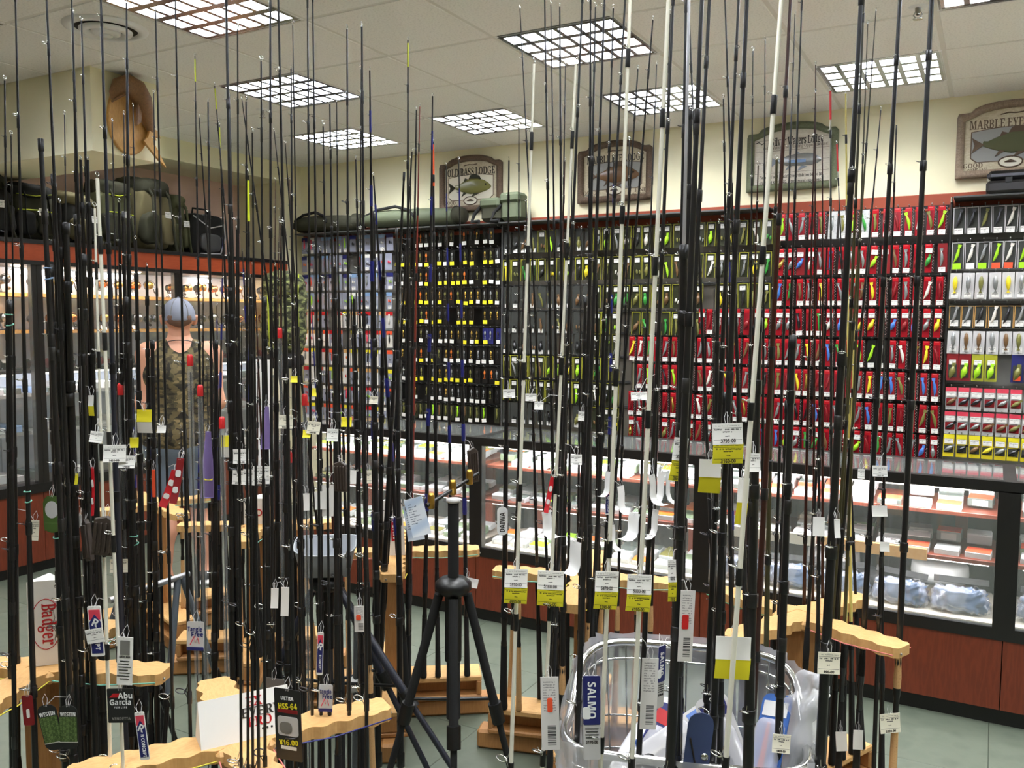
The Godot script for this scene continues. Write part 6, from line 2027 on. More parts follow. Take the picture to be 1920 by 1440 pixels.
func price(label: String, x0: float, y0: float, x1: float, y1: float, d: float, tilt: float, kind: String, num := "") -> void:
	var h := hang("price_tag", label, "price tag", x0, y0, x1, y1, d, tilt, rng.randf_range(-0.12, 0.12), "price tags on the rods")
	var o: Node3D = h[0]
	var w: float = h[1]
	var ht: float = h[2]
	if kind == "double" or kind == "blank_double" or kind == "flipped":
		var a: Material = {"double": M.print_white, "blank_double": M.paper, "flipped": M.yellow}[kind]
		var b: Material = {"double": M.print_yellow, "blank_double": M.yellow, "flipped": M.paper}[kind]
		put("upper_slip", sheet(w, ht * 0.52, 0.0012, 0.004, 4), a, o, Transform3D(Basis(), Vector3(0, ht * 0.24, 0)))
		put("lower_slip", sheet(w, ht * 0.52, 0.0012, -0.004, 4), b, o, Transform3D(Basis(Vector3.BACK, -0.02), Vector3(w * 0.01, -ht * 0.24, 0.003)))
		if num != "":
			text("price_figures", num.split("/")[0], ht * 0.095, M.ink, o, Transform3D(Basis(), Vector3(0, ht * 0.075, 0.006)), "Droid Sans", true, 0.0006, w * 0.5)
			text("price_figures", num.split("/")[1], ht * 0.095, M.ink, o, Transform3D(Basis(), Vector3(0, -ht * 0.43, 0.005)), "Droid Sans", true, 0.0006, w * 0.5)
	else:
		put("slip", sheet(w, ht, 0.0012, 0.006, 5), {"white": M.print_white, "cream": M.print_cream, "blank": M.paper, "yellow": M.yellow}[kind], o)
		if kind in ["white", "cream"] and w > 0.03:
			text("price_figures", num if num != "" else ["1750-00", "990-00", "2350-00", "1420-00"][used.get("price_tag", 0) % 4], ht * 0.13, M.ink, o, Transform3D(Basis(), Vector3(0, -ht * 0.4, 0.006)), "Droid Sans", true, 0.0006, w * 0.5)
	loop_of(o, ht / 2)

func tags() -> void:
	face = Basis(Vector3.UP, 0.508165)
	# prices on white slips with a yellow sale slip below
	price("large price tag, white slip above yellow slip, beside the rightmost white rod", 1335, 793, 1393, 870, 1.66, 0.03, "double", "3795-00/3160-00")
	price("turned white and yellow price tag hanging edge-on against thick black rods", 1259, 820, 1286, 903, 1.7, -0.12, "double", "3430-00/2860-00")
	price("blank-backed white and yellow price tag behind a black rod, below the large tag", 1310, 861, 1351, 925, 1.8, -0.03, "blank_double")
	price("white and yellow price tag on the first white rod of the row of four", 945, 1066, 989, 1133, 1.7, -0.03, "double", "5910-00/4930-00")
	price("white and yellow price tag on the second white rod, before the tray arm", 1007, 1069, 1057, 1138, 1.72, -0.02, "double", "5160-00/4300-00")
	price("white and yellow price tag on the third white rod, tilted slightly", 1114, 1070, 1159, 1144, 1.7, -0.05, "double", "6470-00/5390-00")
	price("white and yellow price tag on the fourth white rod, above the wire bin", 1174, 1076, 1221, 1148, 1.66, -0.05, "double", "5030-00/4190-00")
	price("narrow edge-on white and yellow price tag right of the fourth white rod", 1252, 1048, 1268, 1130, 1.75, 0.03, "double", "4480-00/3730-00")
	price("blank white and yellow sale tag pencilled with a figure, behind a white rod", 1340, 1192, 1407, 1276, 1.72, -0.03, "blank_double", "12/2")
	price("long white and yellow tag half hidden behind the last white rod", 1381, 895, 1402, 985, 1.75, -0.06, "blank_double")
	price("yellow over white sale tag among the rods before the man's back", 257, 768, 285, 812, 2.2, 0.0, "flipped")
	price("slim white over yellow tag left of the stout white pole", 166, 741, 176, 780, 2.2, 0.0, "blank_double")
	price("small yellow over white tag beside the purple cloth", 415, 816, 429, 858, 2.3, 0.0, "flipped")
	# single slips
	var L := "|169,809,194,829,2.0,white,white price slip touching the thin white rod's flank|194,834,237,866,1.72,white,large white price slip tied between the two white poles|223,854,255,877,1.85,white,white price slip just below the large slip on the stout white pole|437,842,467,869,2.3,white,white price slip over black rods right of the purple cloth|436,882,460,908,2.35,white,lowest small slip of the trio right of the purple cloth|455,880,480,909,2.3,white,middle white slip of the trio right of the purple cloth|475,874,506,907,2.25,white,tilted white slip of the trio right of the purple cloth|523,778,549,803,2.2,cream,cream price slip below the camouflage rucksack|576,790,601,813,2.2,cream,curling cream price slip over a yellow slip|613,804,634,827,2.3,white,white price slip where the counter bar begins|943,730,966,746,2.4,white,grey-white slip before the framed packs, upper of three|985,738,1006,752,2.4,white,small slip between the first and second white rods|1002,753,1019,768,2.4,white,lower small slip beside the second white rod|1070,852,1091,871,2.3,white,white slip at the counter bar between white rods|1084,772,1101,789,2.5,white,small grey slip high between two white rods|1183,735,1213,750,2.0,white,wide white slip behind the tall fourth white rod|1399,850,1425,884,1.8,white,white printed slip right of the last white rod|1636,873,1663,893,2.6,white,arched white slip on an olive rod before the counter|1608,879,1621,897,2.6,white,tiny white slip left of the arched slip|1531,1222,1576,1263,1.85,cream,cream price slip on the thickest black pole|1648,1337,1689,1374,2.4,cream,cream price slip on the outermost black rod near the floor|1447,1376,1482,1411,1.85,cream,worn cream slip taped round twin black rods at the bin|643,882,668,907,2.6,blank,blank white slip before the dark brown tray|590,921,612,955,2.7,blank,blank white paper sheet beside the spectacles-like guides|569,925,583,957,2.7,blank,narrow blank paper left of the two hanging sheets|604,908,626,968,2.75,blank,long curled blank paper before the counter glass|684,882,697,906,2.7,cream,small cream slip under gold guides|1524,969,1546,1005,2.3,blank,blank white sheet over dark brown rods|1564,973,1575,1008,2.1,blank,slim blank slip on the thickest black pole|1635,948,1663,968,2.6,blank,blank slip pair across the olive rod|1649,1016,1668,1034,2.6,blank,small blank slip low on the olive rod|1567,1371,1588,1408,2.3,blank,pale blank slip at the foot of the rod bundle|1599,1368,1618,1405,2.35,blank,second pale blank slip at the foot of the rod bundle|295,798,311,811,2.4,blank,small white slip before the camouflage shirt|142,966,154,989,2.3,blank,small white slip left of the brown trays|57,975,73,1013,2.3,cream,cream hang tag before the cherry-wood base|207,1048,240,1073,2.6,cream,cream card low between the white poles|527,1100,542,1155,2.4,blank,long pale slip beside a torn paper corner|508,1102,522,1140,2.45,blank,torn white paper corner among black rods|244,820,260,839,2.3,yellow,small yellow tag left of the sale tag cluster|383,885,399,900,2.25,yellow,yellow tag pinned on the purple cloth|568,806,583,820,2.3,yellow,yellow slip peeking from under the curling cream slip|585,728,598,743,2.6,yellow,yellow slip beside the red-capped rod|545,705,559,717,2.6,yellow,yellow slip under the camouflage rucksack|640,782,660,800,2.6,yellow,yellow slip low before the hook packets|141,888,147,908,2.2,yellow,slim yellow tag above the oval hang tag|693,743,709,757,2.6,cream,cream slip hung on the blue-wound rod"
	for row in L.split("|", false):
		var c := row.split(",", true, 6)
		price(c[6].replace(",", ""), float(c[0]), float(c[1]), float(c[2]), float(c[3]), float(c[4]), rng.randf_range(-0.1, 0.06), c[5])
	# curved white hang tags of the spinning rods
	var K := "932,950,952,1004,2.3,1|1017,958,1036,1006,2.4,0|1134,884,1143,930,2.5,0|1158,911,1173,962,2.3,0|1178,962,1196,1010,2.3,0|1217,890,1232,945,2.3,0|1233,883,1244,943,2.2,0|1248,883,1258,943,2.2,0|1222,955,1232,1008,2.4,0|1144,985,1155,1030,2.4,0|1068,1015,1088,1075,2.3,0"
	var where := ["with slanted black lettering left of the first white rod", "hooked low between the first two white rods", "beside a rod left of the third white rod", "curling right of the third white rod", "curling below the guide right of the third white rod", "right of the fourth white rod", "first of a facing pair beside thick black rods", "second of a facing pair beside thick black rods", "low right of the fourth white rod", "tucked behind the third white rod", "long and curved, left of the hub of the wooden rack"]
	var n := 0
	for row in K.split("|"):
		var c := row.split(",")
		var h := hang("hang_tag", "white rounded hang tag " + where[n], "hang tag", float(c[0]), float(c[1]), float(c[2]), float(c[3]), float(c[4]), 0.0, 0.0 if n == 0 else [-0.9, 0.9][n % 2], "white rounded hang tags")
		var st := mb()
		var w: float = h[1] * (1.0 if n == 0 else 1.5)
		var ht: float = h[2]
		if n == 0:
			prism(st, rrect(w, ht, w * 0.4, 5), 0.0015)
		else:
			# a strip that hangs straight and hooks forward at its foot
			var pts := [Vector3(0, ht / 2, -0.004), Vector3(0, ht * 0.2, 0.0), Vector3(0, -ht * 0.2, 0.0), Vector3(0, -ht * 0.4, 0.006), Vector3(0, -ht * 0.5, 0.02), Vector3(0, -ht * 0.48, 0.034)]
			for i in 5:
				var a: Vector3 = pts[i]
				var b: Vector3 = pts[i + 1]
				var t := Vector3(w / 2, 0, 0)
				st.set_smooth_group(0)
				quad(st, a - t, a + t, b + t, b - t)
				quad(st, a - t + Vector3(0, 0, -0.0012), b - t + Vector3(0, 0, -0.0012), b + t + Vector3(0, 0, -0.0012), a + t + Vector3(0, 0, -0.0012))
		obj("card", st, M.white_gloss, h[0])
		if n == 0:
			text("lettering", "DAIWA", w * 0.5, M.ink, h[0], Transform3D(Basis(Vector3.BACK, PI / 2), Vector3(0, -ht * 0.05, 0.0012)), "Droid Sans", true, 0.0006, ht * 0.7)
		loop_of(h[0], ht / 2)
		n += 1
	special_tags()

func flat(called: String, w: float, ht: float, m: Material, o: Node3D, p := Vector3.ZERO, r := 0.004, th := 0.0014) -> void:
	var st := mb()
	prism(st, rrect(w, ht, minf(r, minf(w, ht) * 0.45), 3), th)
	obj(called, st, m, o, Transform3D(Basis(), p))

func tower(label: String, x: float, z: float, w: float, ht: float, turn: float) -> Node3D:
	# three-sided standing card tower on a rack's hub
	var o := thing("card_tower", label, "card", Vector3(x, RACK_H, z), Basis(Vector3.UP, turn))
	var st := mb()
	var a := Vector3(-w / 2, 0, w * 0.29)
	var b := Vector3(w / 2, 0, w * 0.29)
	var c := Vector3(0, 0, -w * 0.58)
	st.set_smooth_group(-1)
	for e in [[a, b], [b, c], [c, a]]:
		var up := Vector3(0, ht, 0)
		quad(st, e[0], e[1], e[1] + up, e[0] + up)
		var inn: Vector3 = (e[0] + e[1]) * 0.5
		quad(st, e[0] * 0.97, e[0] * 0.97 + up, e[1] * 0.97 + up, e[1] * 0.97)
	tri(st, a + Vector3(0, ht, 0), b + Vector3(0, ht, 0), c + Vector3(0, ht, 0))
	obj("card", st, M.paper, o)
	return o

func special_tags() -> void:
	var st: SurfaceTool
	# white tower with a red oval logo, lettering running down
	var o := tower("tall white card tower with red oval logo on the near wooden rack", -2.235, -1.40, 0.088, 0.235, 0.85)
	st = mb(); torus(st, 0.04, 0.0011, Transform3D(Basis.from_scale(Vector3(0.92, 1.75, 1)), Vector3(0, 0.115, 0.0266)), 32, 4); obj("oval", st, M.red, o)
	text("lettering", "Badger", 0.034, M.red, o, Transform3D(Basis(Vector3.BACK, -PI / 2), Vector3(0.006, 0.115, 0.0264)), "Droid Serif", true, 0.0008, 0.115)
	st = mb(); tube(st, [Vector3(-0.002, 0.148, 0.0266), Vector3(0.018, 0.152, 0.0266), Vector3(0.022, 0.13, 0.0266), Vector3(0.014, 0.11, 0.0266), Vector3(0.024, 0.09, 0.0266), Vector3(0.02, 0.07, 0.0266), Vector3(0.028, 0.058, 0.0266)], 0.0007, 4); obj("line_drawing", st, M.gunmetal, o)
	# white tower with a red panel
	o = tower("white card tower with a red lettered panel on the rack behind the tripod", -2.07, -2.76, 0.085, 0.225, 0.5)
	o.rotate_object_local(Vector3.BACK, 0.06)
	st = mb(); prism(st, poly("-0.045,-0.012 -0.036,-0.017 0.045,-0.017 0.045,0.012 0.036,0.017 -0.045,0.017"), 0.0012, Transform3D(Basis(Vector3.BACK, -PI / 2), Vector3(0.008, 0.105, 0.0256))); obj("logo_panel", st, M.red, o)
	text("lettering", "PENN", 0.021, M.white, o, Transform3D(Basis(Vector3.BACK, -PI / 2), Vector3(0.008, 0.105, 0.0266)), "Droid Sans", true, 0.0008, 0.075)
	# card with red mark on the crowded rack
	o = tower("white card with a red mark on the crowded far rack", -2.94, -2.87, 0.12, 0.12, 0.55)
	st = mb(); torus(st, 0.014, 0.003, Transform3D(Basis(), Vector3(0.01, 0.055, 0.036)), 18, 5); obj("red_mark", st, M.red, o)
	text("lettering", "ZR", 0.025, M.ink, o, Transform3D(Basis(), Vector3(-0.03, 0.055, 0.0355)), "Droid Serif", true)
	# tent card lying along the near rack
	o = thing("tent_card", "folded white tent card with red and black lettering on the near rack", "card", Vector3(-1.46, RACK_H + 0.0, -1.37), Basis(Vector3.UP, 1.02))
	st = mb()
	st.set_smooth_group(-1)
	var hh := 0.095
	for e in [-0.1, 0.1]:
		tri(st, Vector3(e, 0, 0.038), Vector3(e, hh, 0), Vector3(e, 0, -0.038))
	quad(st, Vector3(-0.1, 0, 0.038), Vector3(0.1, 0, 0.038), Vector3(0.1, hh, 0), Vector3(-0.1, hh, 0))
	quad(st, Vector3(-0.1, 0, -0.038), Vector3(-0.1, hh, 0), Vector3(0.1, hh, 0), Vector3(0.1, 0, -0.038))
	quad(st, Vector3(-0.1, 0.0005, 0.038), Vector3(-0.1, 0.0005, -0.038), Vector3(0.1, 0.0005, -0.038), Vector3(0.1, 0.0005, 0.038))
	obj("card", st, M.paper, o)
	var tb := Basis(Vector3.RIGHT, -atan2(0.038, hh))
	var tp := func(x: float, y: float) -> Vector3: return Vector3(x, y, 0.038 * (1 - y / hh) + 0.0012)
	text("lettering", "FX", 0.02, M.red, o, Transform3D(tb, tp.call(0.02, 0.075)), "Droid Serif", true)
	text("lettering", "EVERY", 0.02, M.ink, o, Transform3D(tb, tp.call(0.035, 0.054)), "Droid Serif", true, 0.001, 0.12)
	text("lettering", "PRO", 0.02, M.red, o, Transform3D(tb, tp.call(0.03, 0.034)), "Droid Serif", true)
	text("lettering", "• • • •", 0.012, M.ink, o, Transform3D(tb, tp.call(0.04, 0.017)), "Droid Sans", true)
	# leaflets
	for k in 2:
		var h := hang("leaflet", ["printed blue and white leaflet hung aslant above the tripod", "second printed leaflet behind the aslant one above the tripod"][k], "leaflet", 766 - 8 * k, 932 + 14 * k, 800 - 4 * k, 1005 + 8 * k, 2.75 + 0.06 * k, 0.26, 0.0 if k == 0 else -0.5)
		put("sheet", sheet(h[1] * 1.05, h[2], 0.0012, 0.012, 6), M.print_sheet, h[0])
		loop_of(h[0], h[2] / 2)
	# red, white and navy arrow tags with a turned letter R
	var j := 0
	for q in [[167, 1134, 193, 1233, 1.95, 0.06, "red and navy arrow tag with a white slip on it, right of the oval tower"], [257, 1332, 276, 1428, 1.8, 0.1, "red and navy arrow tag hanging aslant over the scalloped arm"], [594, 1183, 606, 1268, 2.3, -0.04, "narrow red and navy arrow tag turned edge-on among black rods"], [1135, 918, 1146, 966, 2.5, 0.0, "small red and navy arrow tag beside the third white rod"]]:
		var h := hang("arrow_tag", q[6], "hang tag", q[0], q[1], q[2], q[3], q[4], q[5], 0.0, "red and navy arrow tags")
		o = h[0]
		var w: float = h[1]
		var ht: float = h[2]
		flat("card", w, ht, M.paper, o, Vector3.ZERO, 0.003)
		flat("red_field", w * 0.84, ht * 0.2, M.bait_pink, o, Vector3(0, ht * 0.33, 0.0006), 0.001)
		flat("navy_field", w * 0.84, ht * 0.62, M.navy, o, Vector3(0, -ht * 0.13, 0.0006), 0.001)
		st = mb(); prism(st, PackedVector2Array([Vector2(-w * 0.42, 0), Vector2(w * 0.42, 0), Vector2(0, ht * 0.16)]), 0.0016, Transform3D(Basis(), Vector3(0, ht * 0.18, 0.0006))); obj("arrow", st, M.navy, o)
		text("lettering", "R", ht * 0.16, M.white, o, Transform3D(Basis(Vector3.BACK, -0.5), Vector3(0, ht * 0.17, 0.0016)), "Droid Sans", true, 0.0006)
		text("lettering", "KEEPT" if j == 0 else "R CONCEPT", w * 0.34, M.white, o, Transform3D(Basis(Vector3.BACK, -PI / 2), Vector3(w * 0.05, -ht * 0.2, 0.0016)), "Droid Sans", true, 0.0006, ht * 0.5)
		if j == 0:
			put("price_slip", sheet(w * 1.3, ht * 0.28, 0.0012), M.print_white, o, Transform3D(Basis(Vector3.BACK, 0.12), Vector3(-w * 0.05, -ht * 0.08, 0.004)))
		loop_of(o, ht / 2)
		j += 1
	# lilac tags
	for q in [[350, 1164, 382, 1221, 2.2, "lilac hang tag with purple lettering beside the low tray"], [597, 1282, 624, 1336, 1.95, "lilac hang tag with purple lettering above the blue cord"]]:
		var h := hang("lilac_tag", q[5], "hang tag", q[0], q[1], q[2], q[3], q[4], -0.03, 0.0, "lilac hang tags")
		o = h[0]
		flat("card", h[1], h[2], M.paper_grey, o)
		flat("foot_band", h[1], h[2] * 0.12, M.navy, o, Vector3(0, -h[2] * 0.44, 0.0006), 0.001)
		text("lettering", "Tangle", h[2] * 0.16, M.wrap_blue, o, Transform3D(Basis(), Vector3(-h[1] * 0.02, h[2] * 0.24, 0.0012)), "Droid Sans", true, 0.0006, h[1] * 0.86)
		text("lettering", "Free", h[2] * 0.16, M.wrap_blue, o, Transform3D(Basis(), Vector3(h[1] * 0.12, h[2] * 0.06, 0.0012)), "Droid Sans", true, 0.0006, h[1] * 0.7)
		st = mb(); tube(st, [Vector3(-h[1] * 0.3, -h[2] * 0.3, 0.001), Vector3(-h[1] * 0.05, 0, 0.001), Vector3(0, -h[2] * 0.22, 0.001), Vector3(h[1] * 0.16, -h[2] * 0.06, 0.001), Vector3(h[1] * 0.24, -h[2] * 0.26, 0.001)], 0.0012, 4); obj("red_squiggle", st, M.bait_pink, o)
		loop_of(o, h[2] / 2)
	# specification tag and black logo tag
	var h := hang("spec_tag", "white tag with a grey picture and lines of small type by the white pole", "hang tag", 219, 1192, 249, 1287, 1.8, -0.05)
	o = h[0]
	put("card", sheet(h[1], h[2]), M.paper, o)
	flat("picture", h[1] * 0.62, h[2] * 0.3, M.grey_mid, o, Vector3(0, h[2] * 0.28, 0.001), 0.001)
	text("lettering", "SURVEY RODS", h[2] * 0.035, M.ink, o, Transform3D(Basis(), Vector3(0, h[2] * 0.09, 0.0014)), "Droid Sans", true, 0.0005, h[1] * 0.7)
	for k in 7:
		st = mb(); box(st, Vector3(-h[1] * 0.08 * (k % 2), -h[2] * (0.0 + 0.062 * k), 0.001), Vector3(h[1] * (0.6 + 0.1 * (k % 3)), 0.0016, 0.0006)); obj("type_line", st, M.gunmetal, o)
	loop_of(o, h[2] / 2)
	h = hang("logo_tag", "square black hang tag with red mark and white lettering", "hang tag", 201, 1289, 252, 1357, 1.85, 0.02)
	o = h[0]
	flat("card", h[1], h[2], M.bait_black, o, Vector3.ZERO, 0.002)
	st = mb(); prism(st, poly("-0.022,-0.004 -0.004,-0.004 0.0,0.004 -0.014,0.004"), 0.0012, Transform3D(Basis(), Vector3(-0.001, h[2] * 0.3, 0.001))); obj("red_mark", st, M.red, o)
	text("lettering", "Abu", h[2] * 0.17, M.white, o, Transform3D(Basis(), Vector3(h[1] * 0.2, h[2] * 0.29, 0.0014)), "Droid Sans", true, 0.0006)
	text("lettering", "Garcia", h[2] * 0.17, M.white, o, Transform3D(Basis(), Vector3(0, h[2] * 0.1, 0.0014)), "Droid Sans", true, 0.0006, h[1] * 0.8)
	text("lettering", "F O R  L I F E", h[2] * 0.05, M.white, o, Transform3D(Basis(), Vector3(0, -h[2] * 0.05, 0.0014)), "Droid Sans", false, 0.0006, h[1] * 0.7)
	text("lettering", "VENDETTA", h[2] * 0.08, M.grey_mid, o, Transform3D(Basis(), Vector3(0, -h[2] * 0.38, 0.0014)), "Droid Sans", true, 0.0006, h[1] * 0.7)
	loop_of(o, h[2] / 2)
	# black blister pack and its grey neighbour
	for k in 2:
		snap = k == 0
		h = hang("accessory_pack", ["black blister pack with yellow lettering hung low on black rods", "grey blister pack half hidden behind the black one"][k], "blister pack", 512 - 20 * k, 1288 - 20 * k, 569 - 30 * k, 1430 - 30 * k, 1.72 + 0.3 * k, 0.03, -0.35)
		o = h[0]
		flat("card", h[1] * 1.05, h[2], M.bait_black if k == 0 else M.grey_dark, o, Vector3.ZERO, 0.003)
		if k == 0:
			text("lettering", "HSS-64", h[2] * 0.085, M.yellow, o, Transform3D(Basis(Vector3.BACK, 0.08), Vector3(0, h[2] * 0.26, 0.0014)), "Droid Sans", true, 0.0006, h[1] * 0.75)
			flat("red_band", h[1] * 0.8, h[2] * 0.05, M.red_dark, o, Vector3(0, h[2] * 0.19, 0.001), 0.001)
			text("lettering", "ULTRA", h[2] * 0.05, M.white, o, Transform3D(Basis(), Vector3(0, h[2] * 0.37, 0.0014)), "Droid Sans", true)
			flat("picture", h[1] * 0.82, h[2] * 0.27, M.paper_grey, o, Vector3(0, -h[2] * 0.02, 0.001), 0.006)
			flat("picture_shade", h[1] * 0.5, h[2] * 0.16, M.grey_mid, o, Vector3(-h[1] * 0.08, -h[2] * 0.04, 0.002), 0.01)
			text("lettering", "¥16.00", h[2] * 0.075, M.yellow, o, Transform3D(Basis(Vector3.BACK, 0.08), Vector3(0, -h[2] * 0.25, 0.0014)), "Droid Sans", true, 0.0006, h[1] * 0.75)
			flat("label_strip", h[1] * 0.62, h[2] * 0.045, M.paper, o, Vector3(0.0, -h[2] * 0.325, 0.001), 0.001)
		else:
			flat("label_strip", h[1] * 0.7, h[2] * 0.2, M.paper_grey, o, Vector3(0, 0, 0.001), 0.002)
			flat("red_band", h[1] * 0.5, h[2] * 0.06, M.red, o, Vector3(0, h[2] * 0.3, 0.001), 0.001)
		loop_of(o, h[2] / 2)
	# scale-patterned green tags and a dark plum one
	for q in [[76, 1318, 114, 1410, 2.0, 0.2, "green scale-patterned tag with black crown, tilted one"], [110, 1320, 147, 1408, 2.02, 0.0, "green scale-patterned tag hanging straight beside the tilted one"]]:
		h = hang("scale_tag", q[6], "hang tag", q[0], q[1], q[2], q[3], q[4], q[5], 0.0, "green scale tags")
		o = h[0]
		var ht: float = h[2]
		flat("card", h[1], ht, M.bait_black, o, Vector3.ZERO, 0.018)
		put("scale_print", sheet(h[1] * 0.9, ht * 0.56), M.print_scales, o, Transform3D(Basis(), Vector3(0, -ht * 0.04, 0.0014)))
		text("lettering", "WESTIN", ht * 0.09, M.white, o, Transform3D(Basis(), Vector3(0, ht * 0.3, 0.0014)), "Droid Sans", true, 0.0006, h[1] * 0.8)
		flat("foot_edge", h[1] * 0.96, ht * 0.025, M.paper_grey, o, Vector3(0, -ht * 0.33, 0.001), 0.001)
		loop_of(o, ht / 2)
	h = hang("plum_tag", "dark plum hang tag with a small white window beside the green tags", "hang tag", 42, 1302, 63, 1362, 2.05, 0.05)
	flat("card", h[1], h[2], M.red_dark, h[0]); flat("window", h[1] * 0.28, h[2] * 0.3, M.paper, h[0], Vector3(0, -h[2] * 0.1, 0.001)); loop_of(h[0], h[2] / 2)
	h = hang("oval_tag", "moss green hang tag with a pale round window near the cherry-wood base", "hang tag", 81, 928, 114, 1000, 2.2, 0.0)
	flat("card", h[1], h[2], M.green_dark, h[0], Vector3.ZERO, 0.02)
	st = mb(); prism(st, PackedVector2Array(range(24).map(func(k): return Vector2(h[1] * 0.38 * cos(TAU * k / 24.0), h[1] * 0.5 * sin(TAU * k / 24.0)))), 0.0012, Transform3D(Basis(), Vector3(0, h[2] * 0.12, 0.001))); obj("window", st, M.paper_grey, h[0])
	flat("foot_band", h[1] * 0.9, h[2] * 0.2, M.green_dark, h[0], Vector3(0, -h[2] * 0.34, 0.001), 0.001)
	loop_of(h[0], h[2] / 2)
	# ribbed brown plastic covers
	j = 0
	for q in [[176, 966, 213, 1042, 2.1, -0.12, 0.15], [151, 972, 178, 1052, 2.12, 0.25, -0.8], [625, 864, 652, 922, 2.6, 0.03, -0.4], [876, 838, 898, 905, 2.9, 0.05, 0.6]]:
		h = hang("ribbed_cover", ["ribbed brown plastic cover facing out beside the thin white rod", "ribbed brown plastic cover seen from the side, beside its pair", "small brown ribbed cover beside a blank slip", "dark pointed cover hung before the counter's middle shelf"][j], "rod cover", q[0], q[1], q[2], q[3], q[4], q[5], q[6], "brown plastic rod covers")
		o = h[0]
		var w: float = h[1]
		var ht: float = h[2]
		st = mb(); prism(st, PackedVector2Array([Vector2(-w / 2, -ht / 2), Vector2(w / 2, -ht / 2), Vector2(w / 2, ht * 0.38), Vector2(w * 0.1, ht / 2), Vector2(-w / 2, ht * 0.42)]), 0.012, Transform3D(), 0.002); obj("shell", st, M.brown_plastic, o)
		for k in 4:
			st = mb(); box(st, Vector3(-w * 0.36 + w * 0.24 * k, -ht * 0.04, 0.008), Vector3(w * 0.1, ht * 0.78, 0.006), Basis(), 0.002); obj("rib", st, M.brown_plastic, o)
		loop_of(o, ht / 2)
		j += 1
	# orange stick, red ribbons, cloths
	h = hang("orange_stick", "bright orange plastic strip fixed upright on a rod before the cherry-wood base", "marker", 285, 880, 291, 933, 2.3)
	st = mb(); box(st, Vector3.ZERO, Vector3(h[1], h[2], 0.004), Basis(), 0.001); obj("strip", st, M.orange, h[0])
	loop_of(h[0], h[2] / 2)
	j = 0
	for q in [[306, 880, 334, 950, 2.4, -0.3], [322, 858, 347, 942, 2.45, -0.12], [172, 875, 181, 965, 2.2, 0.05], [1022, 892, 1038, 960, 2.4, -0.2]]:
		h = hang("red_ribbon", ["red ribbon tag with white patches hanging aslant before the far rack", "darker red ribbon tag behind the aslant one", "narrow red and white ribbon left of the thin white rod", "red and white ribbon beside the second white rod"][j], "ribbon", q[0], q[1], q[2], q[3], q[4], q[5], 0.0, "red ribbons on the rods")
		var w: float = h[1] * 0.55
		put("band", sheet(w, h[2], 0.002, 0.02, 6), M.red if j != 1 else M.red_dark, h[0])
		flat("patch", w * 0.7, h[2] * 0.16, M.paper, h[0], Vector3(0, h[2] * 0.16, 0.006))
		flat("patch", w * 0.7, h[2] * 0.14, M.paper, h[0], Vector3(0, -h[2] * 0.2, 0.014))
		loop_of(h[0], h[2] / 2)
		j += 1
	j = 0
	for q in [[377, 808, 402, 934, 2.35], [490, 762, 508, 842, 2.6]]:
		h = hang("rod_sleeve", ["purple knitted rod sleeve hanging beside the man", "smaller purple rod sleeve hanging near the white board"][j], "rod sleeve", q[0], q[1], q[2], q[3], q[4], 0.0, 0.0, "purple rod sleeves")
		st = mb()
		var w: float = h[1]
		var ht: float = h[2]
		tube(st, [Vector3(0.004, ht / 2, 0), Vector3(0.002, ht * 0.25, 0), Vector3(0, 0, 0), Vector3(-0.002, -ht * 0.3, 0), Vector3(-0.004, -ht / 2, 0)], [w * 0.2, w * 0.3, w * 0.42, w * 0.48, w * 0.5], 12)
		obj("sleeve", st, M.purple, h[0], Transform3D(Basis.from_scale(Vector3(1, 1, 0.35)), Vector3.ZERO))
		st = mb(); torus(st, w * 0.46, 0.002, Transform3D(Basis.from_scale(Vector3(1, 1, 0.4)) * Basis(Vector3.RIGHT, PI / 2), Vector3(-0.004, -ht / 2, 0))); obj("hem", st, M.purple, h[0])
		loop_of(h[0], ht / 2)
		j += 1
	# blue-headed cards and barcode cards over the wire bin
	j = 0
	for q in [[1093, 1262, 1126, 1430, 1.66, 0.02, 0.0], [1232, 1208, 1246, 1330, 1.75, -0.03, 0.7]]:
		h = hang("navy_card", ["navy card with white lettering running down, hung before the wire bin", "second navy lettered card turned aside above the wire bin"][j], "hang tag", q[0], q[1], q[2], q[3], q[4], q[5], q[6], "navy lettered cards")
		o = h[0]
		var w: float = h[1] * (1.0 if j == 0 else 1.5)
		var ht: float = h[2]
		flat("card", w, ht, M.paper_grey, o)
		flat("navy_field", w, ht * 0.58, M.navy, o, Vector3(0, ht * 0.21, 0.001), 0.003)
		text("lettering", "SALMO", w * 0.5, M.white, o, Transform3D(Basis(Vector3.BACK, -PI / 2), Vector3(0, ht * 0.21, 0.0018)), "Droid Sans", true, 0.0006, ht * 0.5)
		flat("sticker", w * 0.45, ht * 0.14, M.white, o, Vector3(-w * 0.3, ht * 0.06, 0.002), 0.004)
		for k in 4:
			st = mb(); box(st, Vector3(0, -ht * (0.13 + 0.035 * k), 0.0012), Vector3(w * (0.8 - 0.1 * (k % 2)), 0.0018, 0.0006)); obj("type_line", st, M.gunmetal, o)
		text("price_figures", "2170-00", ht * 0.035, M.ink, o, Transform3D(Basis(), Vector3(0, -ht * 0.29, 0.0014)), "Droid Sans", true, 0.0005, w * 0.7)
		loop_of(o, ht / 2)
		j += 1
	j = 0
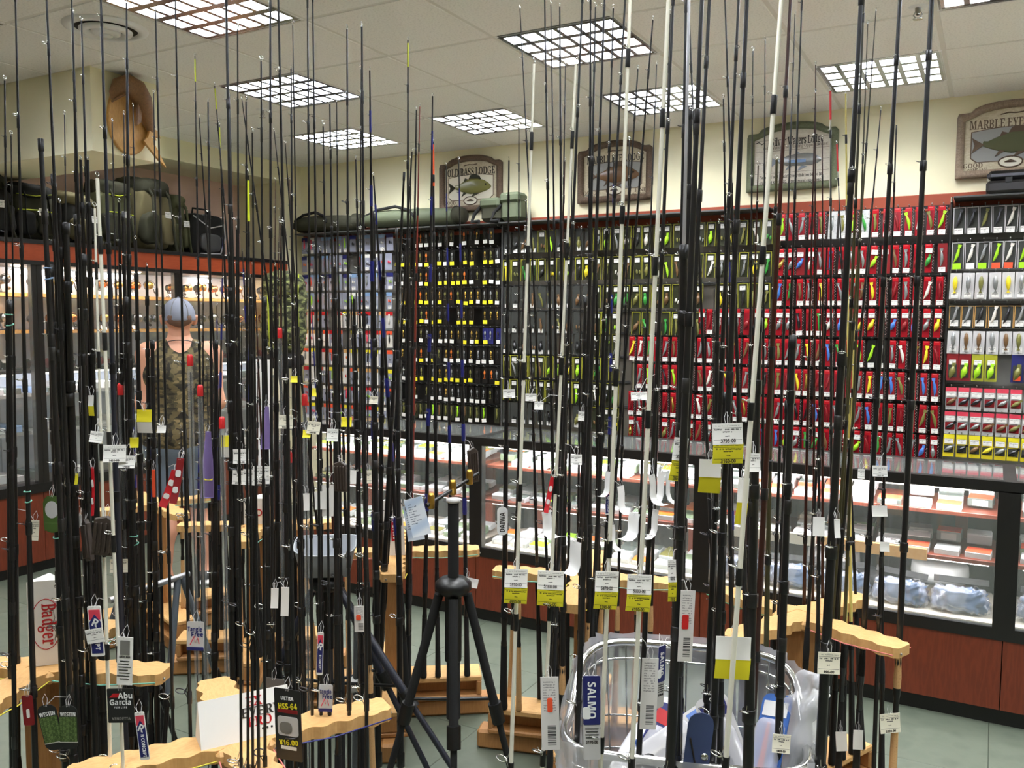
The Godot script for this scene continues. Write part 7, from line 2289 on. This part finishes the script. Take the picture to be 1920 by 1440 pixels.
	for q in [[1014, 1265, 1049, 1411, 1.68, 0.03, "long grey barcode card with an orange sticker on the second white rod"], [1201, 1230, 1233, 1372, 1.72, -0.02, "long grey barcode card above the wire bin behind a white rod"], [1273, 1104, 1301, 1244, 1.8, -0.03, "long grey barcode card with a red sticker between thick black rods"], [664, 1135, 685, 1186, 2.3, 0.02, "short barcode tag with an orange sticker before the tripod legs"]]:
		h = hang("barcode_card", q[6], "hang tag", q[0], q[1], q[2], q[3], q[4], q[5], 0.0, "grey barcode cards")
		put("card", sheet(h[1], h[2]), M.print_barcode, h[0])
		if j != 1:
			flat("sticker", h[1] * (0.3 if j == 0 else 0.45), h[2] * (0.19 if j == 0 else 0.2), M.orange if j != 2 else M.tip_red, h[0], Vector3(0.0 if j == 0 else -h[1] * 0.1, h[2] * (0.12 if j == 0 else 0.06), 0.0014), 0.003)
		loop_of(h[0], h[2] / 2)
		j += 1
	# teal rubber bands round bundled rods
	j = 0
	for q in [[49, 915, 2.0, 13], [247, 1005, 2.5, 16], [106, 1010, 2.05, 22], [32, 600, 2.1, 14], [95, 500, 2.0, 15]]:
		var r: float = q[3] * q[2] / FOCAL / 2 + 0.002
		var near := rod_near(q[0], q[1], q[2])
		var bp := at(q[0], q[1], q[2])
		if near.size():
			bp = near[0]
			r = near[2] * 1.25 + 0.001
		var bnd := thing("rubber_band", ["teal rubber band round a black rod by the cherry-wood base", "crooked teal rubber band round the bundle before the man", "teal rubber band round the thick rods under the oval tag", "teal rubber band high on the rods before the reels", "pale blue band round the thick rod under the fascia"][j], "rubber band", bp, Basis(Vector3.RIGHT, 0.1), "rubber bands round rods")
		for k in 2:
			st = mb(); torus(st, r, 0.0016, Transform3D(Basis(Vector3.RIGHT, PI / 2 + [0.2, -0.15][k]), Vector3(0, 0.012 * (k * 2 - 1), 0)), 16, 5); obj("turn", st, M.elastic_teal if j < 4 else M.blue_pale, bnd)
		j += 1
	# red caps on clear rod tubes
	j = 0
	for q in [[226, 722, 1000, 2.6], [356, 668, 1000, 2.7], [375, 725, 1000, 2.7], [416, 785, 1020, 2.6], [524, 618, 1000, 3.0], [571, 742, 1000, 2.7], [542, 850, 1010, 2.7]]:
		var p1 := at(q[0], q[1], q[3])
		var p0 := Vector3(p1.x, 0.03, p1.z)
		var rt := thing("rod_tube", "clear plastic rod tube with red cap, %s from the white poles" % ordinal(j), "rod tube", p0, Basis(), "clear red-capped rod tubes")
		st = mb(); tube(st, [Vector3.ZERO, Vector3(0, p1.y - 0.03, 0)], 0.008, 10); obj("tube", st, M.clear_tube, rt)
		st = mb(); lathe(st, [Vector2(0.0095, -0.03), Vector2(0.0095, 0.0), Vector2(0.006, 0.006), Vector2(0, 0.006)], 12, Transform3D(Basis(), Vector3(0, p1.y - 0.03, 0))); obj("cap", st, M.tip_red, rt)
		st = mb(); tube(st, [Vector3(0, 0.01, 0), Vector3(0.001, p1.y - 0.08, 0)], 0.0025, 6); obj("rod_tip", st, M.graphite, rt)
		j += 1

# ---------------------------------------------------------------- tripods, tub and the wire bin
func tripod(called: String, label: String, head: Vector3, feet: Array, top: float, m: Material) -> Node3D:
	var o := thing(called, label, "tripod", Vector3(head.x, 0, head.z))
	var hd := Vector3(0, head.y, 0)
	var st := mb(); lathe(st, [Vector2(0, 0.03), Vector2(0.04, 0.024), Vector2(0.056, 0.01), Vector2(0.056, -0.01), Vector2(0.036, -0.028), Vector2(0, -0.032)], 20, Transform3D(Basis(), hd)); obj("head", st, M.black_plastic, o)
	st = mb(); tube(st, [hd + Vector3(0, top - head.y, 0), hd + Vector3(0, -0.02, 0)], 0.017, 12); obj("upper_column", st, m, o)
	st = mb(); lathe(st, [Vector2(0.017, -0.01), Vector2(0.022, -0.008), Vector2(0.022, 0.002), Vector2(0, 0.003)], 14, Transform3D(Basis(), Vector3(0, top, 0))); obj("column_ring", st, M.paper_grey, o)
	st = mb(); box(st, hd + Vector3(0, -0.13, 0), Vector3(0.05, 0.22, 0.045), Basis(Vector3.UP, 0.5), 0.008)
	obj("spine", st, M.black_plastic, o)
	st = mb(); tube(st, [hd + Vector3(0, -0.2, 0), hd + Vector3(0, -0.42, 0)], [0.02, 0.022], 12); obj("lower_column", st, m, o)
	for f in feet:
		var a: Vector3 = hd + (f - hd).normalized() * 0.03 + Vector3(f.x, 0, f.z).normalized() * 0.035
		var mid := a.lerp(f, 0.48)
		st = mb(); tube(st, [a, mid], 0.0145, 10)
		var leg := obj("leg", st, m, o)
		st = mb(); tube(st, [mid, f + (mid - f).normalized() * 0.02], 0.0105, 10); obj("lower_leg", st, m, leg)
		st = mb(); tube(st, [mid + (a - mid).normalized() * 0.035, mid - (a - mid).normalized() * 0.03], 0.0215, 10); obj("clamp", st, M.black_plastic, leg)
		st = mb(); tube(st, [hd + Vector3(0, -0.36, 0), a.lerp(f, 0.42)], 0.006, 6); obj("brace", st, M.black_plastic, o)
		st = mb(); ell(st, Vector3(f.x, 0.013, f.z), Vector3(0.017, 0.013, 0.017), Basis(), 10); obj("foot", st, M.black_plastic, leg)
	return o

func stands() -> void:
	var st: SurfaceTool
	var hd := at(850, 1098, 2.6)
	var cx := Basis(Vector3.UP, 0.508165)
	var o := tripod("tripod", "black three-legged rod tripod with a paper slip on its head", hd, [cx * Vector3(-0.265, 0, -0.02), cx * Vector3(0.235, 0, -0.03), cx * Vector3(0.02, 0, 0.26)], at(848, 936, 2.6).y, M.eva)
	# its cross bar with three brass holders
	var a := at(800, 948, 2.55) - Vector3(hd.x, 0, hd.z)
	var b := at(897, 888, 2.72) - Vector3(hd.x, 0, hd.z)
	st = mb(); tube(st, [a, b], 0.0065, 8); obj("cross_bar", st, M.black_plastic, o)
	for t in [0.08, 0.49, 0.82]:
		var p := a.lerp(b, t)
		st = mb(); lathe(st, [Vector2(0.006, -0.018), Vector2(0.011, -0.016), Vector2(0.011, 0.022), Vector2(0.008, 0.03), Vector2(0, 0.03)], 12, Transform3D(Basis(), p)); obj("brass_holder", st, M.brass, o)
	price("white paper slip lying on the head of the black tripod", 852, 1082, 897, 1099, 2.55, -0.2, "blank")
	# second, folded stand: grey legs crossing behind the first, with the tub on top
	var h2 := at(612, 1092, 2.95)
	var feet := []
	for q in [[845, 1440, 2.75], [800, 1440, 3.0], [470, 1380, 2.9]]:
		var e := at(q[0], q[1], q[2])
		var s: Vector3 = Vector3(h2.x, h2.y, h2.z) + (e - h2) * (h2.y / (h2.y - e.y))
		feet.append(Vector3(s.x - h2.x, 0.0, s.z - h2.z))
	tripod("tripod", "dark grey splayed tripod carrying the grey plastic tub", h2, feet, h2.y + 0.032, M.graphite_blue)
	o = thing("bait_tub", "grey plastic bait tub with scooped rim standing on the splayed tripod", "tub", h2 + Vector3(0, 0.033, 0), cx * Basis(Vector3.UP, 0.1))
	st = mb()
	st.set_smooth_group(0)
	# four walls with a scooped rim on the near side
	var n := 32
	var rim := []
	var foot_r := []
	for k in n:
		var t := TAU * k / n
		var c := Vector2(signf(cos(t)) * pow(absf(cos(t)), 0.35), signf(sin(t)) * pow(absf(sin(t)), 0.35))
		var up := 0.115 - (0.035 * clampf(c.y, 0, 1) * clampf(1.4 - absf(c.x) * 0.8, 0, 1))
		rim.append(Vector3(c.x * 0.105, up, c.y * 0.075))
		foot_r.append(Vector3(c.x * 0.082, 0.0, c.y * 0.055))
	for k in n:
		var k2 := (k + 1) % n
		quad(st, foot_r[k], rim[k], rim[k2], foot_r[k2])
		quad(st, foot_r[k] * 0.96 + Vector3(0, 0.003, 0), foot_r[k2] * 0.96 + Vector3(0, 0.003, 0), rim[k2] * Vector3(0.97, 1, 0.97), rim[k] * Vector3(0.97, 1, 0.97))
		tri(st, Vector3.ZERO, foot_r[k], foot_r[k2])
	obj("tub", st, M.grey_plastic, o)
	st = mb(); tube(st, rim + [rim[0]], 0.0032, 6, false); obj("rim", st, M.grey_plastic, o)
	# silver bar stand at the back of the near rack
	o = thing("rod_pod", "silver-barred rod pod with grey legs between the near and far racks", "rod pod", at(282, 1400, 2.75) * Vector3(1, 0, 1))
	var pb := Vector3(o.position.x, 0, o.position.z)
	var p0 := at(205, 1126, 2.7) - pb
	var p1 := at(354, 1076, 2.95) - pb
	st = mb(); tube(st, [p0, p1], 0.0105, 12); obj("silver_bar", st, M.silver_rod, o)
	for q in [[0.12, Vector3(-0.12, 0, 0.2)], [0.2, Vector3(0.02, 0, -0.22)], [0.85, Vector3(0.14, 0, 0.22)], [0.9, Vector3(0.1, 0, -0.2)]]:
		var s := p0.lerp(p1, q[0])
		var e: Vector3 = Vector3(s.x, 0.0, s.z) + q[1]
		var m2 := s.lerp(e, 0.5)
		st = mb(); tube(st, [s, m2], 0.011, 8); obj("leg", st, M.rod_grey, o)
		st = mb(); tube(st, [m2, e + (m2 - e).normalized() * 0.01], 0.008, 8); obj("lower_leg", st, M.gunmetal, o)
		st = mb(); tube(st, [m2 + (s - m2).normalized() * 0.02, m2 - (s - m2).normalized() * 0.02], 0.015, 8); obj("clamp", st, M.black_plastic, o)
	# clear packed rod
	var ct := thing("packed_rod", "short rod packed in a clear plastic tube with a white label", "packed rod", at(667, 1330, 2.95) * Vector3(1, 0, 1) + Vector3(0, 0.0, 0))
	st = mb(); tube(st, [Vector3(0, 0.0, 0), Vector3(0.004, 0.42, 0), Vector3(0.006, 0.6, 0), Vector3(0.006, 0.64, 0)], [0.036, 0.034, 0.03, 0.012], 14); obj("tube", st, M.clear_tube, ct)
	st = mb(); tube(st, [Vector3(0, 0.01, 0), Vector3(0.004, 0.6, 0)], [0.017, 0.008], 10); obj("handle", st, M.eva, ct)
	st = mb(); box(st, Vector3(0.0, 0.36, 0.0), Vector3(0.05, 0.055, 0.04), Basis(Vector3.UP, 0.508), 0.012); obj("label", st, M.paper, ct)

# ---------------------------------------------------------------- the wire bin full of packed rods
func basket() -> void:
	# rim corners, near left, near right, far right, far left; it stands on the floor
	var bc := at(1283, 1340, 2.05) * Vector3(1, 0, 1)
	var o := thing("wire_bin", "chrome wire bin wrapped in clear film, full of packed fishing kits", "wire bin", bc, Basis(Vector3.UP, 0.508165 - 0.22))
	var w := 0.56
	var d := 0.42
	var rim := 0.665
	var rise := 0.11
	# wall line: rounded plan; the far wall rises in an arch
	var n := 48
	var ring := func(y: float, s: float) -> Array:
		var p := []
		for k in n + 1:
			var t := TAU * k / n
			var c := Vector2(signf(cos(t)) * pow(absf(cos(t)), 0.4), signf(sin(t)) * pow(absf(sin(t)), 0.4))
			var up := rise * pow(clampf(-c.y, 0, 1), 1.2) if y > rim - 0.05 else 0.0
			p.append(Vector3(c.x * w / 2 * s, y + up, c.y * d / 2 * s))
		return p
	var st := mb(); tube(st, ring.call(rim, 1.0), 0.011, 8, false); obj("rim", st, M.chrome, o)
	st = mb(); tube(st, ring.call(rim - 0.045, 1.0), 0.004, 6, false); obj("rim_wire", st, M.chrome, o)
	for k in 7:
		st = mb(); tube(st, ring.call(0.03 + 0.09 * k, 0.86 + 0.02 * k), 0.0028, 5, false); obj("hoop_wire", st, M.chrome, o)
	var top: Array = ring.call(rim, 1.0)
	for k in range(0, n, 2):
		st = mb(); tube(st, [top[k], Vector3(top[k].x * 0.86, 0.03, top[k].z * 0.86)], 0.0026, 5); obj("upright_wire", st, M.chrome, o)
	for k in range(-4, 5):
		st = mb(); tube(st, [Vector3(k * 0.05, 0.03, -d * 0.43), Vector3(k * 0.05, 0.03, d * 0.43)], 0.0026, 5); obj("floor_wire", st, M.chrome, o)
	for s in [[-1, -1], [1, -1], [1, 1], [-1, 1]]:
		st = mb(); tube(st, [Vector3(s[0] * w * 0.36, 0.0, s[1] * d * 0.36), Vector3(s[0] * w * 0.37, 0.035, s[1] * d * 0.37)], 0.01, 8); obj("foot", st, M.black_plastic, o)
	# film draped over the far and side walls
	var nz := FastNoiseLite.new()
	nz.seed = 4
	nz.frequency = 14.0
	st = mb()
	st.set_smooth_group(0)
	var rows := []
	for j in 12:
		var t := j / 11.0
		var row := []
		for k in n * 2 + 1:
			var a := TAU * k / (n * 2)
			var c := Vector2(signf(cos(a)) * pow(absf(cos(a)), 0.4), signf(sin(a)) * pow(absf(sin(a)), 0.4))
			var up := rise * pow(clampf(-c.y, 0, 1), 1.2)
			var y := lerpf(rim + up + 0.016, 0.16, t)
			var out := 1.03 - 0.1 * t
			var p := Vector3(c.x * w / 2 * out, y, c.y * d / 2 * out)
			var f := nz.get_noise_3dv(p * 3.0)
			row.append(p + Vector3(c.x, 0.2, c.y).normalized() * (0.014 + f * 0.03))
		rows.append(row)
	for j in 11:
		for k in n * 2:
			quad(st, rows[j][k], rows[j + 1][k], rows[j + 1][k + 1], rows[j][k + 1])
	obj("film_wrap", st, M.film, o)
	# fishing kits on backing cards, standing and lying in the bin
	var cols := [M.blue_pale, M.blue_pale, M.white_gloss, M.navy, M.white_gloss, M.paper_grey, M.paper_grey, M.blue, M.blue_pale, M.white_gloss, M.sky_blue, M.blue]
	var looks := ["pale blue", "light blue", "white", "navy", "white-backed", "pale grey", "grey", "blue", "blue and silver", "plain white", "sky blue", "deep blue"]
	var bb := o.transform.basis
	for k in 20:
		var p := Vector3(rng.randf_range(-0.19, 0.19), 0.22 + 0.022 * k, rng.randf_range(-0.11, 0.11))
		var kb := bb * Basis(Vector3.UP, rng.randf_range(-0.9, 0.9)) * Basis(Vector3.BACK, rng.randf_range(-0.7, 0.7)) * Basis(Vector3.RIGHT, rng.randf_range(-1.3, -0.5))
		var kit := thing("fishing_kit", "%s fishing kit in the wire bin, %s from the bottom" % [looks[k % 12], ordinal(k)], "fishing kit", bc + bb * p, kb, "fishing kits in the wire bin")
		st = mb(); prism(st, rrect(0.085, 0.3, 0.02, 4), 0.0022); obj("card", st, cols[k % 12], kit)
		st = mb(); blob(st, Vector3(0, -0.02, 0.012), Vector3(0.075, 0.22, 0.03), Basis(), 0.5, 0.004, 14, k, 12); obj("blister", st, M.film, kit)
		st = mb(); box(st, Vector3(0, 0.115, 0.002), Vector3(0.07, 0.035, 0.001)); obj("header", st, [M.navy, M.red, M.white, M.blue, M.navy, M.white, M.yellow][k % 7], kit)
		st = mb(); tube(st, [Vector3(0, 0.08, 0.014), Vector3(0, -0.1, 0.014)], [0.004, 0.009], 8); obj("kit_rod", st, [M.blue, M.bait_white, M.bait_black, M.tip_red][k % 4], kit)
		st = mb(); lathe(st, [Vector2(0, -0.012), Vector2(0.02, -0.01), Vector2(0.013, 0.0), Vector2(0.02, 0.01), Vector2(0, 0.012)], 12, Transform3D(Basis(Vector3.RIGHT, PI / 2), Vector3(0.012, -0.05, 0.018))); obj("kit_reel", st, [M.blue, M.bait_black, M.blue, M.gunmetal][k % 4], kit)
	# dark blue rounded paddle card standing at the near side of the bin
	var h := hang("paddle_card", "slate-blue rounded card standing upright at the near side of the wire bin", "card", 1284, 1332, 1334, 1470, 1.75, -0.1)
	flat("card", h[1], h[2], M.slate_blue, h[0], Vector3.ZERO, 0.03, 0.003)
	st = mb(); tube(st, [Vector3(-0.02, 0.02, 0.003), Vector3(-0.005, -0.03, 0.003), Vector3(0.005, -0.07, 0.003)], 0.002, 5); obj("black_stroke", st, M.ink, h[0])
	st = mb(); lathe(st, [Vector2(0, 0.004), Vector2(0.008, 0.003), Vector2(0.009, 0)], 12, Transform3D(Basis(Vector3.RIGHT, PI / 2), Vector3(0.016, -0.02, 0.001))); obj("eyelet", st, M.chrome, h[0])
	# the tall film bag hanging at the right of the bin
	var fb := thing("film_bag", "empty clear film bag hanging creased from the side of the wire bin", "bag", at(1502, 1372, 1.95), face)
	st = mb(); blob(st, Vector3.ZERO, Vector3(0.075, 0.26, 0.05), Basis(Vector3.BACK, -0.2), 0.7, 0.03, 20.0, 77, 20); obj("film", st, M.film, fb)
	st = mb(); blob(st, Vector3(0.01, -0.01, 0), Vector3(0.05, 0.22, 0.02), Basis(Vector3.BACK, -0.25), 0.7, 0.025, 22.0, 78, 16); obj("folded_sheet", st, M.white_gloss, fb)
